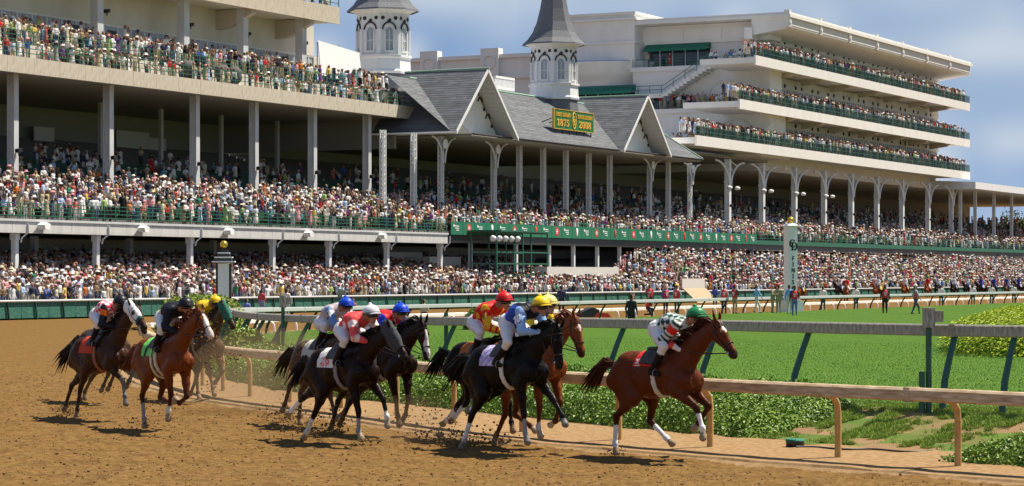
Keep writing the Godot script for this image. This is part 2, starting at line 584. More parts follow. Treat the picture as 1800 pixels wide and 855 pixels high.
	M.banner = mat(0.008, 0.16, 0.085, 0.7)
	M.banner_red = mat(0.58, 0.03, 0.025, 0.7)
	M.gold = mat(0.72, 0.46, 0.06, 0.25, 0.75)
	M.sign_green = mat(0.008, 0.15, 0.032, 0.6)
	M.sign_gold = mat(0.74, 0.42, 0.05, 0.6)
	M.tarp = grainy(noise_tex(0.02, [[0.0, 0.07, 0.07, 0.07], [1.0, 0.17, 0.17, 0.168]], 256, 4, FastNoiseLite.TYPE_SIMPLEX, 48), Vector3(0.9, 0.9, 0.9), 0.8)
	M.sheet = mat(0.74, 0.74, 0.75, 0.8)
	M.bark = grainy(noise_tex(0.03, [[0.0, 0.06, 0.045, 0.03], [1.0, 0.16, 0.12, 0.085]], 256, 4, FastNoiseLite.TYPE_SIMPLEX, 49), Vector3(2, 0.6, 2), 0.9)
	M.wood = grainy(noise_tex(0.02, [[0.0, 0.34, 0.26, 0.17], [1.0, 0.48, 0.38, 0.26]], 256, 4, FastNoiseLite.TYPE_SIMPLEX, 50), Vector3(3, 0.5, 3), 0.8)
	M.steel_grey = mat(0.30, 0.31, 0.32, 0.4, 0.3)
	M.glass_rail = mat(0.008, 0.03, 0.022, 0.4)
	M.glass_rail.metallic_specular = 0.25
	M.pillar = mat(0.82, 0.81, 0.79, 0.5)
	M.glass_rail.transparency = BaseMaterial3D.TRANSPARENCY_ALPHA
	M.glass_rail.albedo_color.a = 0.42
	M.black = mat(0.018, 0.018, 0.02, 0.5)
	M.brick_white = mat(0.62, 0.60, 0.56, 0.8)

# ---------------------------------------------------------------- courses of the rails, in plan
const TAN := [[2350, 27.2], [2050, 28.8], [1850, 29.9], [1685, 31.04], [1435, 32.75], [1223, 34.55], [1043, 36.3], [880, 38.25], [765, 40.4], [660, 42.8], [540, 45.6], [430, 48.6], [345, 53], [282, 59], [252, 67], [258, 77], [310, 88], [390, 98.5], [500, 107.8], [780, 121.1], [1200, 148.6], [1600, 189.7], [1850, 229.2], [2150, 305.5]]
const TURF := [[2350, 32.6], [2000, 34.6], [1800, 35.9], [1640, 36.9], [1440, 38.7], [1250, 41.2], [1090, 43.75], [900, 46.8], [760, 49.6], [600, 54.2], [500, 59.8], [430, 66.4], [408, 72.5], [428, 82.0], [500, 96.0], [660, 107.5], [865, 117.6], [1200, 138.9], [1600, 177.2], [1800, 205.6], [2150, 285.5]]
var tan_line := PackedVector2Array()
var turf_line := PackedVector2Array()

func course(pts: Array, step: float) -> PackedVector2Array:
	var c := Curve2D.new()
	var p: Array[Vector2] = []
	for q in pts:
		p.append(Vector2((q[0] - 900.0) / F * q[1], q[1]))
	for k in p.size():
		var a: Vector2 = p[maxi(k - 1, 0)]
		var b: Vector2 = p[mini(k + 1, p.size() - 1)]
		var dir := (b - a).normalized()
		c.add_point(p[k], -dir * p[k].distance_to(a) / 3.0, dir * p[k].distance_to(b) / 3.0)
	c.bake_interval = 0.25
	var out := PackedVector2Array()
	var l := c.get_baked_length()
	var n := int(l / step)
	for k in n + 1:
		out.append(c.sample_baked(l * k / n, true))
	return out

func nearest(line: PackedVector2Array, p: Vector2) -> int:
	var best := 0
	var bd := 1e9
	for k in line.size():
		var e := line[k].distance_squared_to(p)
		if e < bd:
			bd = e
			best = k
	return best

func g3(p: Vector2, y: float) -> Vector3:
	return Vector3(p.x, y, -p.y)

const TURF_Y := 0.52

func turf_y(d: float) -> float:             # the course falls a little towards the homestretch
	return lerpf(TURF_Y, 0.24, smoothstep(55.0, 112.0, d))

func bank_height(q: float, top: float) -> float:       # across the verge, 0 at the track rail and 1 at the turf rail
	if q < 0.0:
		return 0.045
	if q < 0.42:
		return lerpf(0.045, 0.10, q / 0.42)
	return lerpf(0.10, top - 0.02, smoothstep(0.42, 1.0, q))

func make_ground() -> void:
	tan_line = course(TAN, 0.5)
	turf_line = course(TURF, 0.5)
	var noise := FastNoiseLite.new()
	noise.seed = 4
	noise.frequency = 1.0
	noise.fractal_octaves = 4
	# the plain the place lies on
	var mb := MB.new()
	for x in 20:
		for z in 20:
			var x0 := -1500.0 + x * 150.0
			var z0 := -2600.0 + z * 150.0
			mb.quad(Vector3(x0, -0.06, z0 + 150), Vector3(x0 + 150, -0.06, z0 + 150), Vector3(x0 + 150, -0.06, z0), Vector3(x0, -0.06, z0))
	ground_piece("ground", mb.done(), M.dirt)
	# the harrowed dirt of the bend, with its small unevenness
	mb = MB.new()
	var st := 0.11
	var nx := 300
	var nz := 420
	var hs := PackedFloat32Array()
	hs.resize((nx + 1) * (nz + 1))
	for z in nz + 1:
		for x in nx + 1:
			var p := Vector2(-21.0 + x * st, 23.0 + z * st)
			var h := noise.get_noise_2d(p.x * 0.35, p.y * 0.35) * 0.035 + noise.get_noise_2d(p.x * 2.2, p.y * 2.2) * 0.030 + noise.get_noise_2d(p.x * 7.0, p.y * 7.0) * 0.020
			hs[z * (nx + 1) + x] = h - 0.012
	for z in nz + 1:
		for x in nx + 1:
			var k := z * (nx + 1) + x
			var gx := hs[z * (nx + 1) + mini(x + 1, nx)] - hs[z * (nx + 1) + maxi(x - 1, 0)]
			var gz := hs[mini(z + 1, nz) * (nx + 1) + x] - hs[maxi(z - 1, 0) * (nx + 1) + x]
			mb.vert(Vector3(-21.0 + x * st, hs[k], -23.0 - z * st), Vector3(-gx, 2 * st, gz).normalized(), Color.WHITE)
	for z in nz:
		for x in nx:
			var k := z * (nx + 1) + x
			mb.tri(k, k + 1, k + nx + 2); mb.tri(k, k + nx + 2, k + nx + 1)
	ground_piece("track", mb.done(), M.dirt)
	# the verge between the two rails: sand, then a bank of soil and grass
	mb = MB.new()
	var sand := MB.new()
	var qs := [-0.35, -0.30, -0.29, 0.0, 0.2, 0.40]
	var qb := [0.38, 0.46, 0.54, 0.62, 0.70, 0.78, 0.86, 0.93, 1.0, 1.12]
	for pass_ in 2:
		var qq: Array = qs if pass_ == 0 else qb
		var m: MB = sand if pass_ == 0 else mb
		var prev := []
		for k in turf_line.size():
			var B := turf_line[k]
			var A := tan_line[nearest(tan_line, B)]
			var row := []
			var across := (B - A).normalized()
			for q in qq:
				var p := A.lerp(B, q)
				if q < 0.0:
					p = A + across * (q * 3.0)
				var y := bank_height(q, turf_y(B.y)) + noise.get_noise_2d(p.x * 1.7, p.y * 1.7) * (0.02 if q < 0.4 else 0.07) * (0.0 if q > 0.95 else 1.0)
				if q == -0.35: y = -0.04
				if q == -0.30: y = 0.015
				if q == 0.38: y -= 0.02
				row.append(g3(p, y))
			if prev.size() > 0:
				for c in qq.size() - 1:
					var nrm: Vector3 = (row[c] - prev[c]).cross(prev[c + 1] - prev[c]).normalized()
					if nrm.y < 0: nrm = -nrm
					var cc: Vector3 = (row[c] + prev[c + 1]) / 2
					var gr := noise.get_noise_2d(cc.x * 0.9 + 40.0, cc.z * 0.9) + noise.get_noise_2d(cc.x * 4.0, cc.z * 4.0) * 0.7
					var soil := Color(0.29, 0.185, 0.10) * (1.0 + 0.3 * gr)
					var green := Color(0.085, 0.135, 0.03) * (1.0 + 0.35 * gr)
					var col := soil.lerp(green, clampf(0.62 + gr * 2.2, 0.0, 1.0))
					m.quad(prev[c], row[c], row[c + 1], prev[c + 1], col)
			prev = row
	ground_piece("verge", sand.done(), M.sand)
	ground_piece("bank", mb.done(), M.bank)
	# the turf course
	var poly := PackedVector2Array()
	for p in turf_line:
		poly.append(p)
	poly.append(Vector2(240.0, 300.0))
	poly.append(Vector2(240.0, 30.0))
	var ti := Geometry2D.triangulate_polygon(poly)
	mb = MB.new()
	for p in poly:
		mb.vert(g3(p, turf_y(p.y)), Vector3.UP, Color.WHITE)
	for k in range(0, ti.size(), 3):
		mb.tri(ti[k], ti[k + 1], ti[k + 2])
	ground_piece("turf", mb.done(), M.turf)

# ---------------------------------------------------------------- rails
func sweep(line: PackedVector2Array, k0: int, k1: int, prof: Array, ytop: Callable) -> ArrayMesh:
	# prof: outline points (across, up), counter-clockwise; across is to the left of travel
	var mb := MB.new()
	var rows := []
	for k in range(k0, k1 + 1):
		var t := (line[mini(k + 1, line.size() - 1)] - line[maxi(k - 1, 0)]).normalized()
		var side := Vector2(-t.y, t.x)
		var row := []
		for q in prof:
			row.append(g3(line[k] + side * q.x, ytop.call(k) + q.y))
		rows.append(row)
	var m := prof.size()
	for r in rows.size() - 1:
		for c in m:
			var d := (c + 1) % m
			mb.quad(rows[r][c], rows[r][d], rows[r + 1][d], rows[r + 1][c])
	for c in range(1, m - 1):
		mb.face(rows[0][0], rows[0][c + 1], rows[0][c])
		mb.face(rows[-1][0], rows[-1][c], rows[-1][c + 1])
	return mb.done()

func make_rails() -> void:
	# travel runs from the near right round the bend; left of travel in plan (x, depth) is the track's side
	var beam := [Vector2(0.10, -0.175), Vector2(0.125, -0.15), Vector2(0.125, -0.03), Vector2(0.09, 0.0), Vector2(-0.07, 0.0), Vector2(-0.10, -0.03), Vector2(-0.10, -0.175)]
	beam.reverse()
	var n := tan_line.size()
	var bend := nearest(tan_line, Vector2((258.0 - 900.0) / F * 77.0, 77.0))
	var yt := func(k: int) -> float: return lerpf(1.07, 0.66, smoothstep(bend - 10.0, bend + 40.0, k))
	var posts := []
	for px in [1685, 1435, 1223, 1043]:
		posts.append(near_px(tan_line, px))
	var st: int = posts[3]
	for q in range(1, 6):
		posts.append(posts[0] - q * 5)
	while st < n - 2:
		st += 5
		posts.append(st)
	var k := 0
	var inv := Transform3D.IDENTITY
	for half in 2:
		var tr := thing("track_rail", ["tan running rail on curved tan posts along the inside of the bend", "low white running rail along the far homestretch"][half], "rail", g3(tan_line[12 if half == 0 else bend + 20], 0.0))
		inv = Transform3D(Basis.IDENTITY, -tr.position)
		var stop := bend if half == 0 else n - 1
		var m: Material = M.rail_tan if half == 0 else M.rail_white
		while k < stop:
			var e := mini(k + 12, stop)
			part(tr, "beam", sweep(tan_line, k, e, beam, yt), m, inv)
			if k > 0: joint(tr, tan_line, k, yt.call(k), 0.125, 0.10, m, inv)
			k = e
		for q in posts:
			if q < 1 or q > n - 2 or (q <= bend) != (half == 0): continue
			var t := (tan_line[q + 1] - tan_line[q - 1]).normalized()
			var side := Vector3(-t.y, 0, -t.x)          # to the track
			var yy: float = yt.call(q) - 1.07
			var pm := MB.new()
			pm.tube([Vector3(0, -0.10, 0), Vector3(0, 0.60 + yy, 0), Vector3(0, 0.74 + yy, 0.02), Vector3(0, 0.83 + yy, 0.09), Vector3(0, 0.875 + yy, 0.22), Vector3(0, 0.885 + yy, 0.34)], [0.048, 0.048, 0.048, 0.047, 0.046, 0.045], 10)
			pm.box(Vector3(0, 0.875 + yy, 0.33), Vector3(0.16, 0.06, 0.26))
			part(tr, "post", pm.done(), M.post_tan if half == 0 else M.rail_white, inv * Transform3D(Basis(Vector3.UP.cross(side), Vector3.UP, side), g3(tan_line[q], 0.045) - side * 0.32))
	# turf rail
	var tf := thing("turf_rail", "wide grey metal rail on leaning dark green posts round the turf course", "rail", g3(turf_line[8], TURF_Y))
	inv = Transform3D(Basis.IDENTITY, -tf.position)
	n = turf_line.size()
	var top := func(kk: int) -> float:
		var dd := turf_line[kk].y
		return lerpf(1.80, 1.55, smoothstep(37.0, 66.0, dd)) - lerpf(0.0, 0.34, smoothstep(68.0, 108.0, dd))
	var wide := [Vector2(-0.09, 0.0), Vector2(-0.10, -0.03), Vector2(-0.10, -0.155), Vector2(-0.07, -0.18), Vector2(0.08, -0.18), Vector2(0.10, -0.16), Vector2(0.10, -0.02), Vector2(0.08, 0.0)]
	var turn_k := nearest(turf_line, Vector2((408.0 - 900.0) / F * 72.5, 72.5))
	k = 0
	while k < n - 1:
		var e := mini(k + 12, n - 1)
		part(tf, "beam", sweep(turf_line, k, e, wide, top), M.rail_pale if k > turn_k else M.rail_grey, inv)
		if k > 0: joint(tf, turf_line, k, top.call(k), 0.10, 0.10, M.rail_pale if k > turn_k else M.rail_grey, inv)
		k = e
	posts = []
	for px in [1800, 1660, 1440, 1260, 1085]:
		posts.append(near_px(turf_line, px))
	st = posts[4]
	while st < n - 2:
		st += 6 if st < turn_k + 20 else 7
		posts.append(st)
	for q in posts:
		if q < 1 or q > n - 2: continue
		var t := (turf_line[q + 1] - turf_line[q - 1]).normalized()
		var side := Vector3(-t.y, 0, -t.x)
		var h: float = top.call(q) - 0.17
		var b := turf_y(turf_line[q].y) - 0.06
		var g := MB.new()
		g.tube([Vector3(0, b - 0.25, 0.36), Vector3(0, b + 0.12, 0.36), Vector3(0, lerpf(b, h, 0.42), 0.30), Vector3(0, lerpf(b, h, 0.75), 0.14), Vector3(0, h, 0.0)], [0.055, 0.055, 0.055, 0.05, 0.05], 8)
		part(tf, "post", g.done(), M.dark_post if q > turn_k else M.green_post, inv * Transform3D(Basis(Vector3.UP.cross(side), Vector3.UP, side), g3(turf_line[q], 0.0)))
	# upright double posts with a grey box on top, where rail sections meet
	for pv in [[1633.0, 36.4, 1630.0], [497.0, 59.0, 497.0], [597.0, 88.0, 597.0], [784.0, 49.0, 0.0]]:
		var p := flat(pv[0], pv[1], TURF_Y - 0.35)
		var sp := thing("section_post", {1633.0: "pair of upright green posts with a grey box beside the grass bank", 497.0: "upright green double post with a grey box at the far bend", 597.0: "upright post with a grey box behind the blue-capped rider", 784.0: "upright green post behind the blazed horse"}[pv[0]], "post", p, Basis.IDENTITY, "joint posts of the turf rail")
		var g := MB.new()
		g.tube([Vector3(0, -0.1, 0), Vector3(0, 1.62, 0)], [0.046], 10)
		part(sp, "pole", g.done(), M.green_post)
		g = MB.new()
		g.tube([Vector3(-0.11, -0.1, 0.05), Vector3(-0.11, 0.92, 0.05)], [0.05], 10)
		g.tube([Vector3(-0.11, 0.60, 0.05), Vector3(-0.11, 0.66, 0.05)], [0.062], 10)
		part(sp, "short_pole", g.done(), M.green_post)
		if pv[0] != 784.0:
			g = MB.new()
			g.box(Vector3(0.0, 1.74, 0.0), Vector3(0.16, 0.30, 0.20))
			g.box(Vector3(0.15, 1.76, -0.04), Vector3(0.14, 0.17, 0.16))
			part(sp, "box", g.done(), M.rail_grey)

func joint(t: Node3D, line: PackedVector2Array, k: int, y: float, left: float, right: float, m: Material, inv: Transform3D) -> void:
	# a sleeve over the seam of two beam lengths, with a pair of bolt heads
	var d := (line[k + 1] - line[k - 1]).normalized()
	var side := Vector3(-d.y, 0, -d.x)
	var mb := MB.new()
	mb.box(Vector3(0, -0.09, (left - right) / 2), Vector3(0.10, 0.195, left + right + 0.016))
	for x in [-0.03, 0.03]:
		mb.tube([Vector3(x, -0.09, left + 0.006), Vector3(x, -0.09, left + 0.024)], [0.014], 6)
		mb.tube([Vector3(x, -0.09, -right - 0.006), Vector3(x, -0.09, -right - 0.024)], [0.014], 6)
	part(t, "joint_sleeve", mb.done(), m, inv * Transform3D(Basis(Vector3.UP.cross(side), Vector3.UP, side), g3(line[k], y)))

func near_px(line: PackedVector2Array, px: float) -> int:
	var best := 0
	var bd := 1e9
	for k in mini(line.size(), 110):
		var e := absf(line[k].x / line[k].y * F + 900.0 - px)
		if e < bd:
			bd = e
			best = k
	return best

# ---------------------------------------------------------------- the stands
var DECK := 6.15           # height of the front walk of the lower deck

func rake(w: float) -> float:               # floor of the lower deck's seating, w metres behind the fence
	return DECK if w < 9.4 else DECK + 0.26 * floor((w - 9.4) / 0.9 + 1.0)

func apron(s: float, w: float) -> float:    # standing ground between the fence and the stands
	var steep := smoothstep(S(1120, 4), S(1190, 4), s)
	var a := 0.25 + 0.16 * maxf(w - 0.5, 0.0)
	var b := 0.25 + 0.50 * maxf(w - 1.2, 0.0)
	return minf(lerpf(a, b, steep), 4.3)

func bx(mb: MB, s0: float, s1: float, y0: float, y1: float, w0: float, w1: float, col: Color = Color.WHITE) -> void:
	mb.span(s0, s1, y0, y1, -w1, -w0, col)

func railing(mb: MB, s0: float, s1: float, w: float, y: float, h: float, step: float = 1.6, lines: int = 3) -> void:
	for q in lines:
		var yy := y + h * (1.0 - float(q) / lines)
		bx(mb, s0, s1, yy - 0.05, yy, w - 0.025, w + 0.025)
	var n := maxi(1, int((s1 - s0) / step))
	for q in n + 1:
		var s := lerpf(s0, s1, float(q) / n)
		bx(mb, s - 0.03, s + 0.03, y, y + h + 0.01, w - 0.03, w + 0.03)

func panels(t: Node3D, called: String, s0: float, s1: float, y0: float, y1: float, w0: float, w1: float, width: float, m: Material) -> void:
	var n := maxi(1, int(round((s1 - s0) / width)))
	var l := (s1 - s0) / n
	var mb := MB.new()
	bx(mb, 0.012, l - 0.012, 0, y1 - y0, 0, w1 - w0)
	var mesh := mb.done()
	for k in n:
		part(t, called, mesh, m, Transform3D(Basis.IDENTITY, Vector3(s0 + k * l, y0, -w0)))

func deck(t: Node3D, s0: float, s1: float, back: float, wall_to: float) -> void:
	var mb := MB.new()
	bx(mb, s0, s1, DECK - 0.75, DECK, 8.12, 9.4)
	var w := 9.4
	while w < back:
		var y := rake(w + 0.1)
		bx(mb, s0, s1, y - 0.85, y, w, w + 0.9)
		w += 0.9
	part(t, "seating_deck", mb.done(), M.step)
	if wall_to > s0:
		mb = MB.new()
		bx(mb, s0, wall_to, 0.0, 17.0, back, back + 0.4)
		part(t, "back_wall", mb.done(), M.wall_grey)
	mb = MB.new()
	bx(mb, s0, s1, 0.0, 5.2, 17.0, 17.3)
	part(t, "under_wall", mb.done(), M.stall_grey)
	# rows of dark green folding seats
	var seats := MB.new()
	w = 9.4
	while w < mini(int(back), 24):
		var y := rake(w + 0.1)
		bx(seats, s0 + 0.3, s1 - 0.3, y + 0.40, y + 0.46, w + 0.30, w + 0.68)
		bx(seats, s0 + 0.3, s1 - 0.3, y + 0.50, y + 0.85, w + 0.70, w + 0.75)
		w += 0.9
	part(t, "seat_rows", seats.done(), M.seat_green)

func local(t: Node3D, s: float, w: float, y: float = 0.0) -> Vector3:
	return Vector3(s, y, -w)

func hsection(h: float, a: float, b: float) -> ArrayMesh:       # an H of two flanges and a web
	var mb := MB.new()
	mb.span(-a / 2, a / 2, 0, h, b / 2 - 0.07, b / 2)
	mb.span(-a / 2, a / 2, 0, h, -b / 2, -b / 2 + 0.07)
	mb.span(-0.05, 0.05, 0, h, -b / 2 + 0.07, b / 2 - 0.07)
	return mb.done()

func lamp_mesh() -> ArrayMesh:
	var mb := MB.new()
	mb.rise([Vector2(-0.22, -0.18), Vector2(0.22, -0.10), Vector2(0.22, 0.18), Vector2(-0.22, 0.10)], Transform3D(Basis.IDENTITY, Vector3(0, 0, 0.16)), 0.32, Color(0.02, 0.02, 0.022))
	mb.box(Vector3(0, -0.26, 0), Vector3(0.07, 0.2, 0.07), Color(0.03, 0.03, 0.03))
	return mb.done()

func make_stands() -> void:
	var lamp := lamp_mesh()
	# ground the crowd stands on, and the fence in front of it
	var mb := MB.new()
	var s := S(-160, 0)
	var send := S(2000, 0)
	var ws := [0.3, 1.2, 2.5, 4.0, 5.5, 7.0, 8.5, 12.0, 17.0]
	while s < send:
		var e := s + 4.0
		for k in ws.size() - 1:
			mb.quad(BP(s, ws[k], apron(s, ws[k])), BP(e, ws[k], apron(e, ws[k])), BP(e, ws[k + 1], apron(e, ws[k + 1])), BP(s, ws[k + 1], apron(s, ws[k + 1])))
		s = e
	ground_piece("pavement", mb.done(), M.step)
	var f0 := S(-120, 0)
	var f1 := S(1950, 0)
	var fe := thing("track_fence", "dark green panelled fence with a pale grey top rail in front of the crowd", "fence", BP(f0, 0, 0), BB())
	var nb := int((f1 - f0) / 2.6)
	mb = MB.new()
	mb.span(0.03, 2.57, 0.04, 0.98, -0.02, 0.02)
	var pan := mb.done()
	mb = MB.new()
	mb.box(Vector3(0, 0.47, 0.10), Vector3(0.07, 1.1, 0.09), Color.WHITE, Basis(Vector3(0, 0, 1), 0.16))
	var fp := mb.done()
	for k in nb:
		part(fe, "panel", pan, M.fence_panel, Transform3D(Basis(Vector3.RIGHT, 0.0), Vector3(k * 2.6, 0, 0)))
		part(fe, "post", fp, M.dark_post if k % 2 == 0 else M.green_post, Transform3D(Basis.IDENTITY, Vector3(k * 2.6 + 1.3, 0, 0)))
	for k in range(0, nb, 4):
		mb = MB.new()
		mb.tube([Vector3(k * 2.6 - 0.01, 1.05, 0.08), Vector3(minf((k + 4) * 2.6, nb * 2.6), 1.05, 0.08)], [0.075], 8)
		part(fe, "top_rail", mb.done(), M.rail_pale)
	left_stand(lamp)
	old_stand(lamp)
	tower_stand(lamp)

func left_stand(lamp: ArrayMesh) -> void:
	var a := S(-150, 8)
	var b := S(787, 8)
	var t := thing("clubhouse_stand", "two-decked concrete grandstand with tall pale columns and stained fascia", "grandstand", BP(0, 0, 0), BB())
	deck(t, a, b, 36.0, b)
	panels(t, "fascia_panel", a, b, 5.40, 6.05, 8.0, 8.12, 3.0, M.fascia)
	var mb := MB.new()
	bx(mb, a, b + 0.05, 6.05, 6.20, 7.92, 8.25)
	part(t, "ledge", mb.done(), M.column)
	mb = MB.new()
	bx(mb, a, b, 5.30, 5.396, 8.0, 9.0)
	part(t, "soffit_edge", mb.done(), M.fascia)
	mb = MB.new()
	railing(mb, a, b, 8.14, 6.20, 1.05, 1.25, 4)
	part(t, "railing", mb.done(), M.rail_green)
	for px in [80, 255, 405, 545, 675]:
		mb = MB.new()
		mb.rise([Vector2(-0.55, 0.0), Vector2(-0.35, -0.30), Vector2(0.45, -0.30), Vector2(0.55, 0.05), Vector2(0.0, 0.16)], Transform3D(Basis(Vector3.UP, 0.3), Vector3.ZERO), 0.5)
		part(t, "floodlight", mb.done(), M.white, Transform3D(Basis.IDENTITY, Vector3(S(px, 7.6), 5.85, -7.45)))
	for px in [25, 168, 333, 478, 577, 679, 773]:
		var s := S(px, 8.7)
		mb = MB.new()
		bx(mb, s - 0.17, s + 0.17, 0.0, 5.29, 8.5, 8.85)
		bx(mb, s - 0.23, s + 0.23, 4.85, 5.28, 8.44, 8.91)
		part(t, "lower_column", mb.done(), M.white)
		mb = MB.new()
		mb.tube([Vector3(s + 0.42, 5.9, -7.93), Vector3(s + 0.42, 5.35, -7.93), Vector3(s + 0.25, 5.0, -8.3), Vector3(s + 0.25, 4.7, -8.38)], [0.06], 6)
		part(t, "downpipe", mb.done(), M.white)
		mb = MB.new()
		bx(mb, s + 1.2, s + 1.6, 0.0, 5.3, 14.8, 15.2)
		part(t, "inner_column", mb.done(), M.column)
	var hc := hsection(10.6, 0.5, 0.62)
	for px in [22, 190, 342, 446, 549, 645]:
		var s := S(px, 16.5)
		part(t, "tall_column", hc, M.column, Transform3D(Basis.IDENTITY, Vector3(s, rake(16.5) - 2.0, -16.5)))
		part(t, "lamp", lamp, M.paint, Transform3D(Basis.IDENTITY, Vector3(s - 0.1, rake(16.5) + 3.0, -15.9)))
		mb = MB.new()
		bx(mb, s + 2.0, s + 2.3, 8.0, 16.5, 27.0, 27.3)
		part(t, "inner_column", mb.done(), M.column)
	# upper deck
	var b2 := S(740, 15)
	panels(t, "upper_fascia_panel", a, b2, 16.50, 17.62, 15.0, 15.25, 2.9, M.concrete)
	mb = MB.new()
	bx(mb, a, b2, 16.75, 17.25, 15.25, 36.0)
	part(t, "upper_slab", mb.done(), M.concrete)
	mb = MB.new()
	bx(mb, a, b2 - 0.05, 16.56, 16.748, 15.26, 36.0)
	part(t, "soffit", mb.done(), M.soffit)
	mb = MB.new()
	railing(mb, a, b2, 15.1, 17.62, 1.0, 1.4, 3)
	railing(mb, a, b2 - 6.0, 18.05, 18.95, 1.0, 1.4, 3)
	part(t, "upper_railing", mb.done(), M.rail_green)
	mb = MB.new()
	bx(mb, a, b2 - 6.0, 17.25, 18.95, 18.0, 18.2)
	bx(mb, a, b2 - 6.0, 18.75, 18.94, 18.2, 23.0)
	bx(mb, a, b2 - 6.0, 19.6, 19.75, 20.2, 23.0)
	part(t, "upper_terrace", mb.done(), M.cream)
	var b3 := S(597, 19)
	mb = MB.new()
	bx(mb, b2 - 0.4, b2 - 0.1, 14.0, 16.55, 17.5, 36.0)
	part(t, "end_wall", mb.done(), M.wall_grey)
	# glazed back of the upper deck, panes between mullions
	var pb := S(560, 23)
	panels(t, "window_pane", a, pb, 19.8, 22.0, 23.0, 23.08, 1.75, M.glass_pale)
	var mu := MB.new()
	var np := int(round((pb - a) / 1.75))
	for k in np + 1:
		var s := lerpf(a, pb, float(k) / np)
		bx(mu, s - 0.05, s + 0.05, 19.75, 22.05, 22.93, 23.12)
	bx(mu, a, pb, 22.02, 22.14, 22.93, 23.12)
	part(t, "mullions", mu.done(), M.white)
	for px in [130, 195, 300, 410, 500]:
		mb = MB.new()
		var s := S(px, 23)
		bx(mb, s - 0.5, s + 0.5, 19.8, 21.7, 22.88, 22.92)
		part(t, "doorway", mb.done(), M.black)
	mb = MB.new()
	bx(mb, a, b3 + 2.0, 22.14, 24.8, 22.9, 23.4)
	bx(mb, pb, b3 + 2.0, 17.3, 22.14, 22.9, 23.4)
	part(t, "upper_wall", mb.done(), M.cream)
	for px in [169, 321, 425, 528]:
		var s := S(px, 20.5)
		mb = MB.new()
		bx(mb, s - 0.36, s + 0.36, 17.3, 24.8, 20.1, 20.8)
		part(t, "upper_column", mb.done(), M.column)
		part(t, "lamp", lamp, M.paint, Transform3D(Basis.IDENTITY, Vector3(s + 4.0, 23.1, -22.5)))
	mb = MB.new()
	bx(mb, a, b3, 24.75, 25.15, 19.2, 26.0)
	part(t, "top_slab", mb.done(), M.cream)
	panels(t, "top_fascia_panel", a, b3, 24.6, 26.1, 19.0, 19.2, 2.9, M.concrete)
	for px in [425, 528]:
		var s := S(px, 20.5)
		mb = MB.new()
		mb.rise([Vector2(19.3, 24.7), Vector2(19.3, 24.3), Vector2(20.8, 23.6), Vector2(21.6, 23.2), Vector2(22.9, 23.1), Vector2(22.9, 24.7)], Transform3D(Basis(Vector3(0, 0, -1), Vector3.UP, Vector3(1, 0, 0)), Vector3(s + 0.3, 0, 0)), 0.6)
		part(t, "bracket", mb.done(), M.concrete)
	mb = MB.new()
	railing(mb, a, b3, 19.1, 26.1, 1.05, 1.4, 3)
	part(t, "top_railing", mb.done(), M.rail_green)
	# white panels painted as daylight through openings far back under the deck
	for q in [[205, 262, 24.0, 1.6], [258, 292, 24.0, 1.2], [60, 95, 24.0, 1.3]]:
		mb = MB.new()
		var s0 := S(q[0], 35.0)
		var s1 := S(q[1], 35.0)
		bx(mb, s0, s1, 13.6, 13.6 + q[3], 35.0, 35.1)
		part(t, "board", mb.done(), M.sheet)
	# white walled stall under the deck's end
	mb = MB.new()
	bx(mb, S(682, 13), S(742, 13), 0.0, 4.6, 13.0, 13.3)
	bx(mb, S(745, 11), S(800, 11), 0.0, 4.2, 10.4, 13.3)
	part(t, "stall_wall", mb.done(), M.brick_white)

func octo(cx: float, face: int, w: float) -> Transform3D:
	var an := TAU * face / 8.0
	var d := Vector3(sin(an), 0, cos(an))
	return Transform3D(Basis(Vector3(cos(an), 0, -sin(an)), Vector3.UP, d), d * w)

